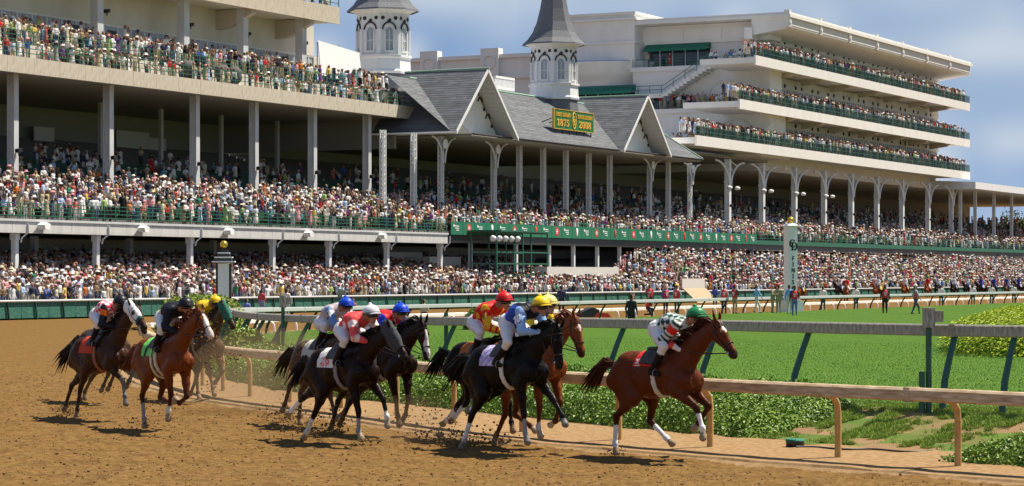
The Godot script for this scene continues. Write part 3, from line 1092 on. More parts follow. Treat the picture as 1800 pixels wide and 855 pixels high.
func spire(t: Node3D, px: float, w: float) -> void:
	var big := (139.1 + 1.547 * w) / (139.1 + 1.547 * 16.5)
	var c := Vector3(S(px, w), HC * (1.0 - big), -w)
	var sp := part(t, "spire", _spire_roof(), M.slate, Transform3D(Basis.from_scale(Vector3.ONE * big), c))
	var inr := 2.15          # centre to face
	var half := inr * tan(PI / 8)
	var mb := MB.new()
	var k := 1.0 / cos(PI / 8)
	# flared slate foot, mouldings, drum
	mb.lathe(Vector3.ZERO, [Vector2(2.5 * k, 16.6), Vector2(2.3 * k, 19.2), Vector2(2.2 * k, 20.4)], 8, Color.WHITE, 1, 1, true, PI / 8)
	part(sp, "foot", mb.done(), M.slate)
	mb = MB.new()
	mb.lathe(Vector3.ZERO, [Vector2(2.35 * k, 20.3), Vector2(2.40 * k, 20.5), Vector2(2.30 * k, 20.7), Vector2(2.26 * k, 21.6), Vector2(2.40 * k, 21.75), Vector2(2.40 * k, 21.95), Vector2(inr * k, 22.0), Vector2(inr * k, 25.6), Vector2(2.35 * k, 25.75), Vector2(2.75 * k, 25.9)], 8, Color.WHITE, 1, 1, true, PI / 8)
	part(sp, "drum", mb.done(), M.white)
	for fce in 8:
		var xf := octo(0.0, fce, inr)
		# arched window: pane, frame, glazing bar, black hood mould and roundels
		mb = MB.new()
		var out := [Vector2(-0.34, 22.3), Vector2(0.34, 22.3), Vector2(0.34, 24.0)]
		for q in range(1, 8):
			out.append(Vector2(0.34 * cos(PI * q / 8.0), 24.0 + 0.34 * sin(PI * q / 8.0)))
		out.append(Vector2(-0.34, 24.0))
		mb.rise(out, xf * Transform3D(Basis.IDENTITY, Vector3(0, 0, 0.02)), 0.1)
		part(sp, "window", mb.done(), M.glass_pale)
		mb = MB.new()
		for sg in [-1.0, 1.0]:
			mb.box(xf * Vector3(0.40 * sg, 23.15, 0.05), Vector3(0.12, 1.7, 0.14), Color.WHITE, xf.basis)
		mb.box(xf * Vector3(0, 22.22, 0.06), Vector3(1.0, 0.14, 0.2), Color.WHITE, xf.basis)
		mb.box(xf * Vector3(0, 23.2, 0.04), Vector3(0.68, 0.06, 0.08), Color.WHITE, xf.basis)
		mb.box(xf * Vector3(0, 23.2, 0.04), Vector3(0.05, 1.8, 0.07), Color.WHITE, xf.basis)
		part(sp, "window_frame", mb.done(), M.white)
		mb = MB.new()
		var arc := []
		for q in 11:
			var th := PI * q / 10.0
			arc.append(xf * Vector3(0.60 * cos(th), 24.15 + 0.62 * sin(th), 0.07))
		mb.tube(arc, [0.075], 5)
		mb.box(xf * Vector3(0, 24.90, 0.06), Vector3(0.34, 0.24, 0.10), Color.WHITE, xf.basis * Basis(Vector3(0, 0, 1), PI / 4))
		part(sp, "hood_mould", mb.done(), M.black)
		for sg in [-0.58, 0.0, 0.58]:
			if sg == 0.0: continue
			mb = MB.new()
			mb.tube([xf * Vector3(sg, 25.15, 0.0), xf * Vector3(sg, 25.15, 0.06)], [0.17], 10)
			part(sp, "roundel", mb.done(), M.black)
		mb = MB.new()
		mb.box(xf * Vector3(half, 23.1, -0.02), Vector3(0.30, 2.2, 0.22), Color.WHITE, xf.basis * Basis(Vector3.UP, PI / 8))
		part(sp, "pilaster", mb.done(), M.white)

func _spire_roof() -> ArrayMesh:
	var mb := MB.new()
	var k := 1.0 / cos(PI / 8)
	var pr := []
	for q in [[3.0, 25.85], [2.95, 26.0], [2.45, 26.5], [2.0, 27.2], [1.62, 28.2], [1.32, 29.5], [1.05, 31.2], [0.78, 33.6], [0.5, 36.5], [0.22, 39.5], [0.02, 42.0]]:
		pr.append(Vector2(q[0] * k, q[1]))
	mb.lathe(Vector3.ZERO, pr, 8, Color.WHITE, 1, 1, true, PI / 8)
	return mb.done()

func slates(mb: MB, a: Vector3, b: Vector3, c: Vector3, d: Vector3) -> void:
	# courses of slate on the slope a-b (eave) to d-c (top): each course tips out a little at its lower edge, runs differ in tone
	var n := (b - a + (c - d)).cross(d - a + (c - b)).normalized()
	if n.y < 0: n = -n
	var rows_ := int(maxf((d - a).length(), (c - b).length()) / 0.30)
	for r in rows_:
		var t0 := float(r) / rows_
		var t1 := float(r + 1) / rows_
		var l0 := a.lerp(d, t0) + n * 0.022
		var r0 := b.lerp(c, t0) + n * 0.022
		var l1 := a.lerp(d, t1) + n * 0.004
		var r1 := b.lerp(c, t1) + n * 0.004
		var len := maxf(l0.distance_to(r0), l1.distance_to(r1))
		var base := rng.randf_range(0.120, 0.150)
		var x := 0.0
		while x < 1.0:
			var e := minf(1.0, x + rng.randf_range(0.25, 1.1) / maxf(len, 0.1))
			var v := base * rng.randf_range(0.82, 1.2)
			var col := Color(v * 0.92, v * 0.99, v * 1.10)
			mb.quad(l0.lerp(r0, x), l0.lerp(r0, e), l1.lerp(r1, e), l1.lerp(r1, x), col)
			x = e
		mb.quad(l0, l0 - n * 0.02, r0 - n * 0.02, r0, Color(0.11, 0.115, 0.125))

func gable(t: Node3D, px_l: float, px_r: float) -> void:
	var w0 := 9.4
	var s0 := S(px_l, w0)
	var s1 := S(px_r, w0)
	var m := (s0 + s1) / 2
	var y0 := 15.2
	var ya := 21.04
	var w1 := 18.0
	var g := part(t, "gable_roof", _slopes(s0, s1, m, y0, ya, w0, w1, 0.16), M.slates)
	var mb := MB.new()
	# boards under the deep overhang
	for sg in [0, 1]:
		var e := s0 if sg == 0 else s1
		var n := 14
		for q in n:
			var a := lerpf(0.02, 0.96, float(q) / n)
			var b := lerpf(0.02, 0.96, float(q + 0.94) / n)
			var p0 := Vector3(lerpf(e, m, a), lerpf(y0, ya, a) - 0.20, 0)
			var p1 := Vector3(lerpf(e, m, b), lerpf(y0, ya, b) - 0.20, 0)
			mb.quad(p0 + Vector3(0, 0, -w0 - 0.05), p1 + Vector3(0, 0, -w0 - 0.05), p1 + Vector3(0, 0, -w0 - 2.7), p0 + Vector3(0, 0, -w0 - 2.7))
	part(g, "soffit_boards", mb.done(), M.column)
	mb = MB.new()
	var tri := [Vector2(s0 + 0.7, y0 + 0.2), Vector2(s1 - 0.7, y0 + 0.2), Vector2(m, ya - 0.7)]
	mb.rise(tri, Transform3D(Basis.IDENTITY, Vector3(0, 0, -w0 - 1.9)), 0.2)
	part(g, "gable_wall", mb.done(), M.white)
	# white bargeboards
	for e in [s0, s1]:
		mb = MB.new()
		var a := Vector3(e, y0 - 0.05, -w0)
		var b := Vector3(m, ya + 0.02, -w0)
		var up := Vector3(0, 0.25, 0)
		mb.quad(a - up, b - up, b + up * 0.4, a + up * 0.4)
		mb.quad(a - up + Vector3(0, 0, -0.08), a + up * 0.4 + Vector3(0, 0, -0.08), b + up * 0.4 + Vector3(0, 0, -0.08), b - up + Vector3(0, 0, -0.08))
		mb.quad(a + up * 0.4, b + up * 0.4, b + up * 0.4 + Vector3(0, 0, -0.08), a + up * 0.4 + Vector3(0, 0, -0.08))
		part(g, "bargeboard", mb.done(), M.white, Transform3D(Basis.IDENTITY, Vector3(0, 0, 0.02)))
	# black cut-out trim following the rake
	for e in [s0, s1]:
		for q in 6:
			var f := 0.20 + q * 0.125
			var x := lerpf(e, m, f + 0.10)
			var y := lerpf(y0, ya, f) - 0.15
			mb = MB.new()
			if q % 2 == 0:
				mb.tube([Vector3(x, y, -w0 - 1.90), Vector3(x, y, -w0 - 1.82)], [0.17], 8)
				part(g, "roundel", mb.done(), M.black)
			else:
				var arc := []
				for z in 7:
					arc.append(Vector3(x + 0.42 * cos(PI * z / 6.0), y - 0.1 + 0.4 * sin(PI * z / 6.0), -w0 - 1.85))
				mb.tube(arc, [0.07], 5)
				part(g, "trim_arch", mb.done(), M.black)
	mb = MB.new()
	mb.tube([Vector3(m, ya + 0.12, -w0 + 0.1), Vector3(m, ya + 0.08, -w1)], [0.09], 6)
	part(g, "ridge_cap", mb.done(), M.copper)

func _slopes(s0: float, s1: float, m: float, y0: float, ya: float, w0: float, w1: float, th: float) -> ArrayMesh:
	var mb := MB.new()
	for e in [s0, s1]:
		var a := Vector3(e, y0, -w0)
		var b := Vector3(m, ya, -w0)
		var back := Vector3(0, 0, w0 - w1)
		var d := Vector3(0, -th, 0)
		if e == s0: slates(mb, a + back, a, b, b + back)
		else: slates(mb, a, a + back, b + back, b)
		mb.quad(a + d, a + d + back, b + d + back, b + d)
		mb.quad(a + d, b + d, b, a)
		mb.quad(a + d, a, a + back, a + d + back)
	# turn every face outward
	for k in range(0, mb.v.size(), 4):
		pass
	return mb.done()

func old_stand(lamp: ArrayMesh) -> void:
	var a := S(787, 8)
	var b := S(1245, 8)
	var t := thing("old_grandstand", "old grandstand with grey slate gabled roof and twin white spires", "grandstand", BP(0, 0, 0), BB())
	deck(t, a, b, 36.0, b)
	var ra := S(742, 15) + 0.3
	var rb := S(1236, 10)
	var ye := 15.2
	var yr := 20.35
	var mb := MB.new()
	var hip := 6.0
	var e0 := Vector3(ra, ye, -10)
	var e1 := Vector3(rb, ye, -10)
	var r0 := Vector3(ra, yr, -16.5)
	var r1 := Vector3(rb - hip, yr, -16.5)
	# the front slope, cut where the gables' valleys run up it
	var cur := ra
	for gp in [[803, 912], [1098, 1181]]:
		var ga := S(gp[0], 9.4)
		var gb := S(gp[1], 9.4)
		var up := (gb - ga) / 2 * (yr - ye) / 5.84
		if ga > cur:
			slates(mb, Vector3(cur, ye, -10), Vector3(ga, ye, -10), Vector3(ga, yr, -16.5), Vector3(cur, yr, -16.5))
		slates(mb, Vector3(ga, ye, -10), Vector3(ga, ye, -10), Vector3(ga + up, yr, -16.5), Vector3(ga, yr, -16.5))
		slates(mb, Vector3(gb, ye, -10), Vector3(gb, ye, -10), Vector3(gb, yr, -16.5), Vector3(gb - up, yr, -16.5))
		cur = gb
	slates(mb, Vector3(cur, ye, -10), e1, r1, Vector3(cur, yr, -16.5))
	mb.quad(Vector3(ra, ye, -23), r0, r1, Vector3(rb, ye, -23))
	mb.face(Vector3(ra, ye, -10), r0, Vector3(ra, ye, -23))
	mb.face(e1, Vector3(rb, ye, -23), r1)
	part(t, "main_roof", mb.done(), M.slates)
	mb = MB.new()
	bx(mb, ra, rb - 0.2, ye - 0.26, ye - 0.06, 10.1, 36.0)
	part(t, "ceiling", mb.done(), M.soffit)
	mb = MB.new()
	mb.tube([Vector3(ra, ye - 0.02, -9.95), Vector3(rb, ye - 0.02, -9.95)], [0.10], 6)
	part(t, "gutter", mb.done(), M.black)
	mb = MB.new()
	mb.tube([r0 + Vector3(0, 0.06, 0), r1 + Vector3(0, 0.06, 0)], [0.10], 6)
	mb.tube([r1 + Vector3(0, 0.08, 0), e1 + Vector3(0, 0.08, 0)], [0.08], 6)
	part(t, "ridge_cap", mb.done(), M.copper)
	gable(t, 803, 912)
	gable(t, 1098, 1181)
	spire(t, 673, 22.5)
	spire(t, 974, 16.5)
	# slender riveted columns with lacing
	for px in [673, 727, 775, 868, 913, 955, 995, 1035, 1072, 1142, 1175, 1213]:
		var s := S(px, 12.8)
		var y := rake(12.8) - 1.0
		mb = MB.new()
		var wide := 0.17
		for sx in [-1.0, 1.0]:
			for sz in [-1.0, 1.0]:
				bx(mb, s + sx * wide - 0.05, s + sx * wide + 0.05, y, ye - 0.2, 12.8 + sz * wide - 0.05, 12.8 + sz * wide + 0.05)
		var h := y
		var flip := 1.0
		while h < ye - 0.6:
			for z in [-1.0, 1.0]:
				mb.tube([Vector3(s - wide * flip, h, -12.8 + z * wide), Vector3(s + wide * flip, h + 0.4, -12.8 + z * wide)], [0.035], 4)
				mb.tube([Vector3(s + z * wide, h, -12.8 - wide * flip), Vector3(s + z * wide, h + 0.4, -12.8 + wide * flip)], [0.035], 4)
			h += 0.4
			flip = -flip
		part(t, "column", mb.done(), M.white)
		if px in [775, 868, 1142, 1213]:
			mb = MB.new()
			for sg in [-1.0, 1.0]:
				var arc := []
				for q in 8:
					var th := PI * 0.5 * q / 7.0
					arc.append(Vector3(s + sg * (2.2 - 2.0 * cos(th)), ye - 2.6 + 2.3 * sin(th), -12.8 + 0.3))
				mb.tube(arc, [0.09], 5)
			mb.tube([Vector3(s, ye - 0.9, -12.4), Vector3(s, ye - 0.9, -12.3)], [0.45], 12)
			part(t, "bracket", mb.done(), M.white)
		if px in [775, 868, 955, 1072, 1142, 1213]:
			part(t, "lamp", lamp, M.paint, Transform3D(Basis(Vector3.UP, 0.6), Vector3(s + 0.6, ye - 3.4, -12.3)))
	mb = MB.new()
	railing(mb, a, b, 8.1, 7.2, 0.35, 1.5, 1)
	part(t, "railing", mb.done(), M.rail_green)
	mb = MB.new()
	bx(mb, a, b, 5.6, 6.1, 8.05, 8.5)
	part(t, "deck_edge", mb.done(), M.dark_post)
	# stalls and posts below the deck
	for q in [[962, 1088, 4.9, 6.3, 2.0, 3.35]]:
		mb = MB.new()
		bx(mb, S(q[0], q[2]), S(q[1], q[2]), q[4], q[5], q[2], q[3])
		part(t, "stall", mb.done(), M.brick_white)
	for px in [827, 907, 965, 1008, 1050, 1089, 1128, 1163, 1200, 1232, 1260, 1292, 1322]:
		mb = MB.new()
		var s := S(px, 8.6)
		bx(mb, s - 0.15, s + 0.15, 1.0, 5.7, 8.45, 8.75)
		part(t, "lower_post", mb.done(), M.white)
	# green steel scaffold for cameras below the deck
	mb = MB.new()
	for i in 4:
		for j in 2:
			var s := lerpf(S(855, 6.0), S(945, 6.0), i / 3.0)
			var w := 5.0 + j * 2.5
			bx(mb, s - 0.06, s + 0.06, 0.6, 6.4, w - 0.06, w + 0.06)
	for yy in [2.6, 3.6, 4.6, 6.3]:
		for j in 2:
			bx(mb, S(855, 6.0), S(945, 6.0), yy - 0.06, yy + 0.06, 4.95 + j * 2.5, 5.05 + j * 2.5)
	bx(mb, S(855, 6.0), S(945, 6.0), 6.36, 6.5, 4.6, 8.0)
	part(t, "scaffold", mb.done(), M.rail_green)
	for q in 5:
		mb = MB.new()
		var s := lerpf(S(862, 5), S(905, 5), q / 4.0)
		mb.lathe(Vector3.ZERO, [Vector2(0.0, -0.25), Vector2(0.22, -0.22), Vector2(0.28, 0.05), Vector2(0.12, 0.22), Vector2(0.0, 0.24)], 10)
		part(t, "work_lamp", mb.done(), M.sheet, Transform3D(Basis(Vector3.RIGHT, 1.2), Vector3(s, 5.75, -4.7)))
	# banners along the deck front
	var n := 33
	var s0 := S(792, 7.9)
	var s1 := S(1330, 7.9)
	var l := (s1 - s0) / n
	mb = MB.new()
	mb.span(0.03, l - 0.03, 6.08, 7.2, 0.0, 0.04)
	var ban := mb.done()
	for q in n:
		if q > 1 and q < 6 and q != 4 and false: continue
		var bn := part(t, "banner", ban, M.banner, Transform3D(Basis.IDENTITY, Vector3(s0 + q * l, 0, -7.9)))
		mb = MB.new()
		var c := Vector3(l / 2, 6.66, 0.045)
		match q % 4:
			1:
				mb.tube([c, c + Vector3(0, 0, 0.012)], [0.40], 14)
				part(bn, "emblem", mb.done(), M.banner_red)
				mb = MB.new()
				mb.box(c + Vector3(0, 0.02, 0.02), Vector3(0.42, 0.12, 0.01))
				mb.box(c + Vector3(0, -0.14, 0.02), Vector3(0.30, 0.07, 0.01))
				mb.box(c + Vector3(0, 0.17, 0.02), Vector3(0.26, 0.07, 0.01))
				part(bn, "print", mb.done(), M.sheet)
			0, 2:
				for z in 3:
					mb.box(c + Vector3(-0.1 + 0.1 * z, 0.16 - 0.18 * z, 0.006), Vector3(0.9 - 0.2 * z, 0.08, 0.01))
				mb.tube([c + Vector3(-0.55, 0.2, 0), c + Vector3(-0.55, 0.2, 0.012)], [0.13], 8)
				part(bn, "print", mb.done(), M.sheet)
			3:
				mb.lathe(c, [Vector2(0.0, -0.42), Vector2(0.22, -0.3), Vector2(0.22, 0.3), Vector2(0.0, 0.42)], 8, Color.WHITE, 1.0, 0.05)
				part(bn, "emblem", mb.done(), M.sheet if q % 8 == 3 else M.banner_red)
	# roof sign
	var g0 := S(973, 11.4)
	var g1 := S(1042, 11.4)
	var sg := thing("roof_sign", "green sign with gold lettering and year numbers standing on the slate roof", "sign", BP((g0 + g1) / 2, 11.4, 16.3), BB())
	var half := (g1 - g0) / 2
	mb = MB.new()
	mb.span(-half, half, 0.5, 2.35, -0.08, 0.08)
	part(sg, "board", mb.done(), M.sign_green)
	mb = MB.new()
	for q in [[-half, half, 0.45, 0.5], [-half, half, 2.35, 2.40]]:
		mb.span(q[0] - 0.08, q[1] + 0.08, q[2], q[3], -0.1, 0.12)
	mb.span(-half - 0.08, -half, 0.45, 2.40, -0.1, 0.12)
	mb.span(half, half + 0.08, 0.45, 2.40, -0.1, 0.12)
	part(sg, "frame", mb.done(), M.sign_gold)
	mb = MB.new()
	for q in 6:
		var x := lerpf(-half + 0.4, half - 0.4, q / 5.0)
		mb.tube([Vector3(x, -0.4, 0.0), Vector3(x, 0.5, 0.0)], [0.06], 5)
		mb.tube([Vector3(x, 1.6, -0.05), Vector3(x, 0.9, -2.2)], [0.05], 5)
	part(sg, "strut", mb.done(), M.black)
	for q in [["FIRST DERBY", -half * 0.56, 1.88, 0.36], ["1875", -half * 0.56, 1.10, 0.66], ["134TH DERBY", half * 0.56, 1.88, 0.36], ["2008", half * 0.56, 1.10, 0.66]]:
		var tm := text_mesh(q[0], q[3], 0.05, true)
		var wd: float = tm.get_aabb().size.x
		var sc := minf(1.0, half * 0.76 / maxf(wd, 0.01)) if q[3] < 0.6 else half * 0.60 / maxf(wd, 0.01)
		part(sg, "lettering", tm, M.sign_gold, Transform3D(Basis.from_scale(Vector3(sc, 1, 1)), Vector3(q[1], q[2], 0.10)))
	mb = MB.new()
	var ring := []
	for q in 21:
		ring.append(Vector3(0.40 * cos(TAU * q / 20.0), 1.43 + 0.78 * sin(TAU * q / 20.0), 0.10))
	mb.tube(ring, [0.06], 5)
	part(sg, "emblem_ring", mb.done(), M.sign_gold)
	for q in [["C", -0.10, 1.55], ["D", 0.12, 1.28]]:
		part(sg, "emblem_letter", text_mesh(q[0], 0.62, 0.05, true), M.sign_gold, Transform3D(Basis.IDENTITY, Vector3(q[1], q[2], 0.10)))

func tower_stand(lamp: ArrayMesh) -> void:
	var a := S(1245, 8)
	var b := S(1700, 8)
	var b9 := S(1950, 8)
	var t := thing("tower_stand", "tall cream grandstand with stacked balconies and arched white columns", "grandstand", BP(0, 0, 0), BB())
	deck(t, a, b, 36.0, S(1706, 36))
	deck(t, b, b9, 24.0, b - 1.0)
	var mb := MB.new()
	bx(mb, S(1330, 7.9), b9, 6.05, 6.55, 7.9, 8.3)
	part(t, "deck_edge", mb.done(), M.rail_green)
	mb = MB.new()
	railing(mb, S(1330, 8), b9, 8.0, 6.5, 1.0, 1.2, 3)
	part(t, "railing", mb.done(), M.rail_green)
	for k in 26:
		var s := lerpf(S(1355, 8.6), b9, k / 25.0)
		mb = MB.new()
		bx(mb, s - 0.14, s + 0.14, 3.0, 6.05, 8.45, 8.75)
		part(t, "lower_post", mb.done(), M.column)
	var W := 11.0
	var e := S(1706, W)
	# arched columns
	for px in [1280, 1340, 1397, 1449, 1497, 1542, 1586, 1632, 1673]:
		var s := S(px, 13.0)
		mb = MB.new()
		bx(mb, s - 0.30, s + 0.30, rake(13.0) - 1.0, 15.9, 12.7, 13.3)
		bx(mb, s - 0.36, s + 0.36, 13.2, 13.4, 12.64, 13.36)
		part(t, "arched_column", mb.done(), M.white)
		mb = MB.new()
		for sg in [-1.0, 1.0]:
			var arc := []
			var brace := []
			for q in 9:
				var th := PI * 0.5 * q / 8.0
				arc.append(Vector3(s + sg * (4.3 - 4.0 * cos(th)), 12.9 + 2.75 * sin(th), -12.7))
			mb.tube(arc, [0.13], 5)
			for q in [3, 5]:
				mb.tube([arc[q], Vector3(s + sg * 0.25, arc[q].y + 0.5, -12.7)], [0.07], 4)
		part(t, "bracket", mb.done(), M.white)
		if px < 1460:
			for sg in [-1.0, 1.0]:
				mb = MB.new()
				mb.lathe(Vector3.ZERO, [Vector2(0.0, -0.2), Vector2(0.3, -0.15), Vector2(0.34, 0.1), Vector2(0.1, 0.24), Vector2(0.0, 0.25)], 9)
				part(t, "globe_lamp", mb.done(), M.sheet, Transform3D(Basis.IDENTITY, Vector3(s + sg * 1.2, 12.6, -12.3)))
		part(t, "lamp", lamp, M.paint, Transform3D(Basis.IDENTITY, Vector3(s - 0.35, 10.6, -12.4)))
	# balconies
	var tiers := [[16.8, 1225.0], [21.6, 1301.0], [27.0, 1329.0]]
	var se := S(1345, 15.0)
	for q in tiers:
		var y: float = q[0]
		var s0 := S(q[1], W)
		panels(t, "balcony_fascia", s0, e, y, y + 1.12, W, W + 0.25, 12.4, M.stucco)
		mb = MB.new()
		bx(mb, s0, e, y + 0.25, y + 0.9, W + 0.25, 18.0)
		part(t, "balcony_floor", mb.done(), M.stucco)
		mb = MB.new()
		railing(mb, s0, e, W + 0.1, y + 1.12, 1.05, 1.2, 2)
		part(t, "balcony_railing", mb.done(), M.rail_green)
		# dark tinted glass of the balustrade, bay by bay
		panels(t, "balustrade_glass", s0 + 0.1, e - 0.1, y + 1.16, y + 2.1, W + 0.09, W + 0.11, 4.1, M.glass_rail)
		# haunches under the balcony
		if y > 17.0:
			for px in [1380, 1432, 1482, 1530, 1575, 1618, 1655]:
				var s := S(px, 13.0)
				mb = MB.new()
				mb.rise([Vector2(11.4, y + 0.25), Vector2(12.2, y - 0.25), Vector2(14.6, y - 0.55), Vector2(14.6, y + 0.25)], Transform3D(Basis(Vector3(0, 0, -1), Vector3.UP, Vector3(1, 0, 0)), Vector3(s + 0.5, 0, 0)), 1.0)
				part(t, "haunch", mb.done(), M.concrete)
		# back wall of the balcony: a band of glazing between white mullions, wall above, small dark downlights
		var b0 := maxf(s0 + 3.0, se - 2.0)
		mb = MB.new()
		bx(mb, b0, e - 1.5, y + 1.0, y + 4.15, 15.7, 15.8)
		part(t, "glazing", mb.done(), M.glass_pale)
		mb = MB.new()
		var m := int((e - 1.5 - b0) / 0.9)
		for z in m + 1:
			var s := lerpf(b0, e - 1.5, float(z) / m)
			bx(mb, s - 0.16, s + 0.16, y + 1.0, y + 4.15, 15.6, 15.72)
		part(t, "mullions", mb.done(), M.white)
		mb = MB.new()
		bx(mb, b0 - 1.0, e - 1.0, y + 4.15, y + (4.95 if y < 20 else 5.5), 15.5, 16.5)
		part(t, "balcony_wall", mb.done(), M.stucco)
		var dm := MB.new()
		dm.tube([Vector3(0, 0, -0.05), Vector3(0, 0, 0.08)], [0.25], 8)
		var dmm := dm.done()
		for z in 24:
			var s := lerpf(b0 + 1.0, e - 2.0, (z + (0.28 if z % 2 == 0 else 0.0)) / 24.0)
			part(t, "downlight", dmm, M.black, Transform3D(Basis.IDENTITY, Vector3(s, y + 4.62, -15.48)))
	# solid body behind
	mb = MB.new()
	bx(mb, se, e - 1.2, 15.4, 33.4, 15.85, 44.0)
	part(t, "body", mb.done(), M.stucco)
	# roof parapet with panels and pilasters
	var p0 := S(1386, W)
	mb = MB.new()
	mb.rise([Vector2(W, 32.45), Vector2(W + 0.4, 32.2), Vector2(15.7, 31.6), Vector2(15.7, 33.7), Vector2(W, 33.7)], Transform3D(Basis(Vector3(0, 0, -1), Vector3.UP, Vector3(1, 0, 0)), Vector3(e, 0, 0)), e - p0)
	part(t, "roof_overhang", mb.done(), M.stucco)
	mb = MB.new()
	bx(mb, p0 - 0.2, e + 0.2, 33.55, 33.95, W - 0.35, 45.0)
	bx(mb, p0 - 0.1, e + 0.1, 33.95, 34.2, W - 0.15, 44.0)
	part(t, "cornice", mb.done(), M.stucco)
	for k in 7:
		var s0 := lerpf(p0, e, k / 7.0)
		var s1 := lerpf(p0, e, (k + 1) / 7.0)
		mb = MB.new()
		bx(mb, s0 + 0.9, s1 - 0.2, 32.65, 33.4, W - 0.06, W)
		part(t, "parapet_panel", mb.done(), M.stucco)
		mb = MB.new()
		bx(mb, s0 - 0.1, s0 + 0.6, 32.4, 34.45, W - 0.2, W + 0.5)
		mb.tube([Vector3(s0 + 0.25, 33.0, -W + 0.2), Vector3(s0 + 0.25, 33.0, -W + 0.3)], [0.26], 10)
		part(t, "pilaster", mb.done(), M.stucco)
	# the end of the building: terraces stepping out towards the old stand
	var blocks := [["lower_terrace", 9.0, 12.0, 26.0, 17.92], ["middle_terrace", 6.0, 12.5, 44.0, 22.72], ["upper_terrace", 3.5, 13.0, 31.0, 28.12]]
	for q in blocks:
		mb = MB.new()
		bx(mb, se - q[1], se + 0.5, {"lower_terrace": 16.6, "middle_terrace": 17.0, "upper_terrace": 22.0}[q[0]], q[4], q[2], q[3])
		part(t, q[0], mb.done(), M.stucco)
		mb = MB.new()
		bx(mb, se - q[1] - 0.25, se, q[4] - 0.5, q[4] + 0.05, q[2] - 0.25, q[3] + 0.25)
		part(t, "terrace_cornice", mb.done(), M.stucco)
		mb = MB.new()
		var z := 0.0
		for yy in [0.35, 0.7, 1.05]:
			mb.span(se - q[1] - 0.02, se - q[1] + 0.03, q[4] + yy - 0.04, q[4] + yy, -q[3], -q[2])
		while z <= q[3] - q[2]:
			mb.span(se - q[1] - 0.03, se - q[1] + 0.04, q[4], q[4] + 1.06, -q[2] - z - 0.03, -q[2] - z + 0.03)
			z += 1.5
		part(t, "terrace_railing", mb.done(), M.rail_green)
	mb = MB.new()
	bx(mb, S(1236, 10) - 0.1, se + 1.0, 16.3, 16.59, 15.0, 36.4)
	part(t, "added_shade_slab", mb.done(), M.soffit)  # slab added overhead to keep the sun off the back wall
	# upper storeys of the end
	mb = MB.new()
	bx(mb, se - 0.4, se + 3.0, 31.2, 33.5, 14.0, 31.5)
	part(t, "end_frieze", mb.done(), M.stucco)
	for k in 3:
		mb = MB.new()
		bx(mb, se - 0.5, se - 0.4, 31.6, 33.1, 15.5 + k * 5.0, 19.6 + k * 5.0)
		part(t, "frieze_panel", mb.done(), M.stucco)
	mb = MB.new()
	bx(mb, se - 3.0, se + 14.0, 28.0, 34.9, 31.0, 43.5)
	part(t, "stair_block", mb.done(), M.stucco)
	mb = MB.new()
	bx(mb, se - 3.3, se + 14.0, 34.2, 34.5, 30.7, 43.8)
	bx(mb, se - 3.2, se + 14.0, 34.9, 35.2, 30.8, 43.7)
	bx(mb, se - 3.2, se + 14.0, 31.3, 31.6, 30.8, 43.7)
	part(t, "stair_block_cornice", mb.done(), M.stucco)
	# terrace doors and awnings
	for q in [[28.12, 22.0, 30.5, 0.0], [22.72, 30.0, 42.0, 1.95], [17.92, 19.5, 24.5, 0.0]]:
		mb = MB.new()
		mb.span(se - 0.16 - q[3] * 2.4, se - 0.06 - q[3] * 2.4, q[0] + 0.1, q[0] + 2.4, -q[2], -q[1])
		part(t, "terrace_glazing", mb.done(), M.glass)
		mb = MB.new()
		var z: float = q[1]
		while z <= q[2]:
			mb.span(se - 0.2 - q[3] * 2.4, se - 0.16 - q[3] * 2.4, q[0] + 0.1, q[0] + 2.4, -z - 0.06, -z + 0.06)
			z += 1.7
		part(t, "terrace_mullions", mb.done(), M.white)
		var aw := MB.new()
		var x0: float = se - 0.1 - q[3] * 2.4
		aw.quad(Vector3(x0 - 1.5, q[0] + 2.45, -q[2]), Vector3(x0 - 1.5, q[0] + 2.45, -q[1]), Vector3(x0, q[0] + 3.3, -q[1]), Vector3(x0, q[0] + 3.3, -q[2]))
		aw.quad(Vector3(x0 - 1.5, q[0] + 2.15, -q[2]), Vector3(x0 - 1.5, q[0] + 2.15, -q[1]), Vector3(x0 - 1.5, q[0] + 2.45, -q[1]), Vector3(x0 - 1.5, q[0] + 2.45, -q[2]))
		aw.face(Vector3(x0 - 1.5, q[0] + 2.45, -q[1]), Vector3(x0, q[0] + 2.45, -q[1]), Vector3(x0, q[0] + 3.3, -q[1]))
		part(t, "awning", aw.done(), M.awning)
	# round bay behind the middle terrace, with its cornice
	mb = MB.new()
	var dc := Vector3(se + 3.0, 0, -37.0)
	mb.lathe(dc, [Vector2(7.0, 22.0), Vector2(7.0, 26.5), Vector2(7.3, 26.7), Vector2(7.3, 27.2), Vector2(7.8, 27.6), Vector2(7.8, 28.6), Vector2(8.1, 28.9), Vector2(8.1, 29.2), Vector2(0.0, 29.3)], 40)
	part(t, "round_bay", mb.done(), M.stucco)
	# blind arches and rosettes on the terrace fronts
	for q in [[6.0, 18.3, 16.5], [3.5, 23.3, 18.5]]:
		mb = MB.new()
		var arc := []
		for z in 13:
			arc.append(Vector3(se - q[0] - 0.05, q[1] + 0.4 + 2.6 * sin(PI * z / 12.0), -q[2] - 2.6 * cos(PI * z / 12.0)))
		mb.tube(arc, [0.16], 6)
		part(t, "blind_arch", mb.done(), M.stucco)
		for sg in [-4.2, 4.2]:
			mb = MB.new()
			var cc := Vector3(se - q[0] - 0.02, q[1] + 2.4, -q[2] + sg)
			mb.box(cc, Vector3(0.12, 0.9, 0.9), Color.WHITE, Basis(Vector3.RIGHT, PI / 4))
			mb.box(cc, Vector3(0.16, 0.5, 0.5))
			part(t, "rosette", mb.done(), M.stucco)
	# outside stair between the terraces
	mb = MB.new()
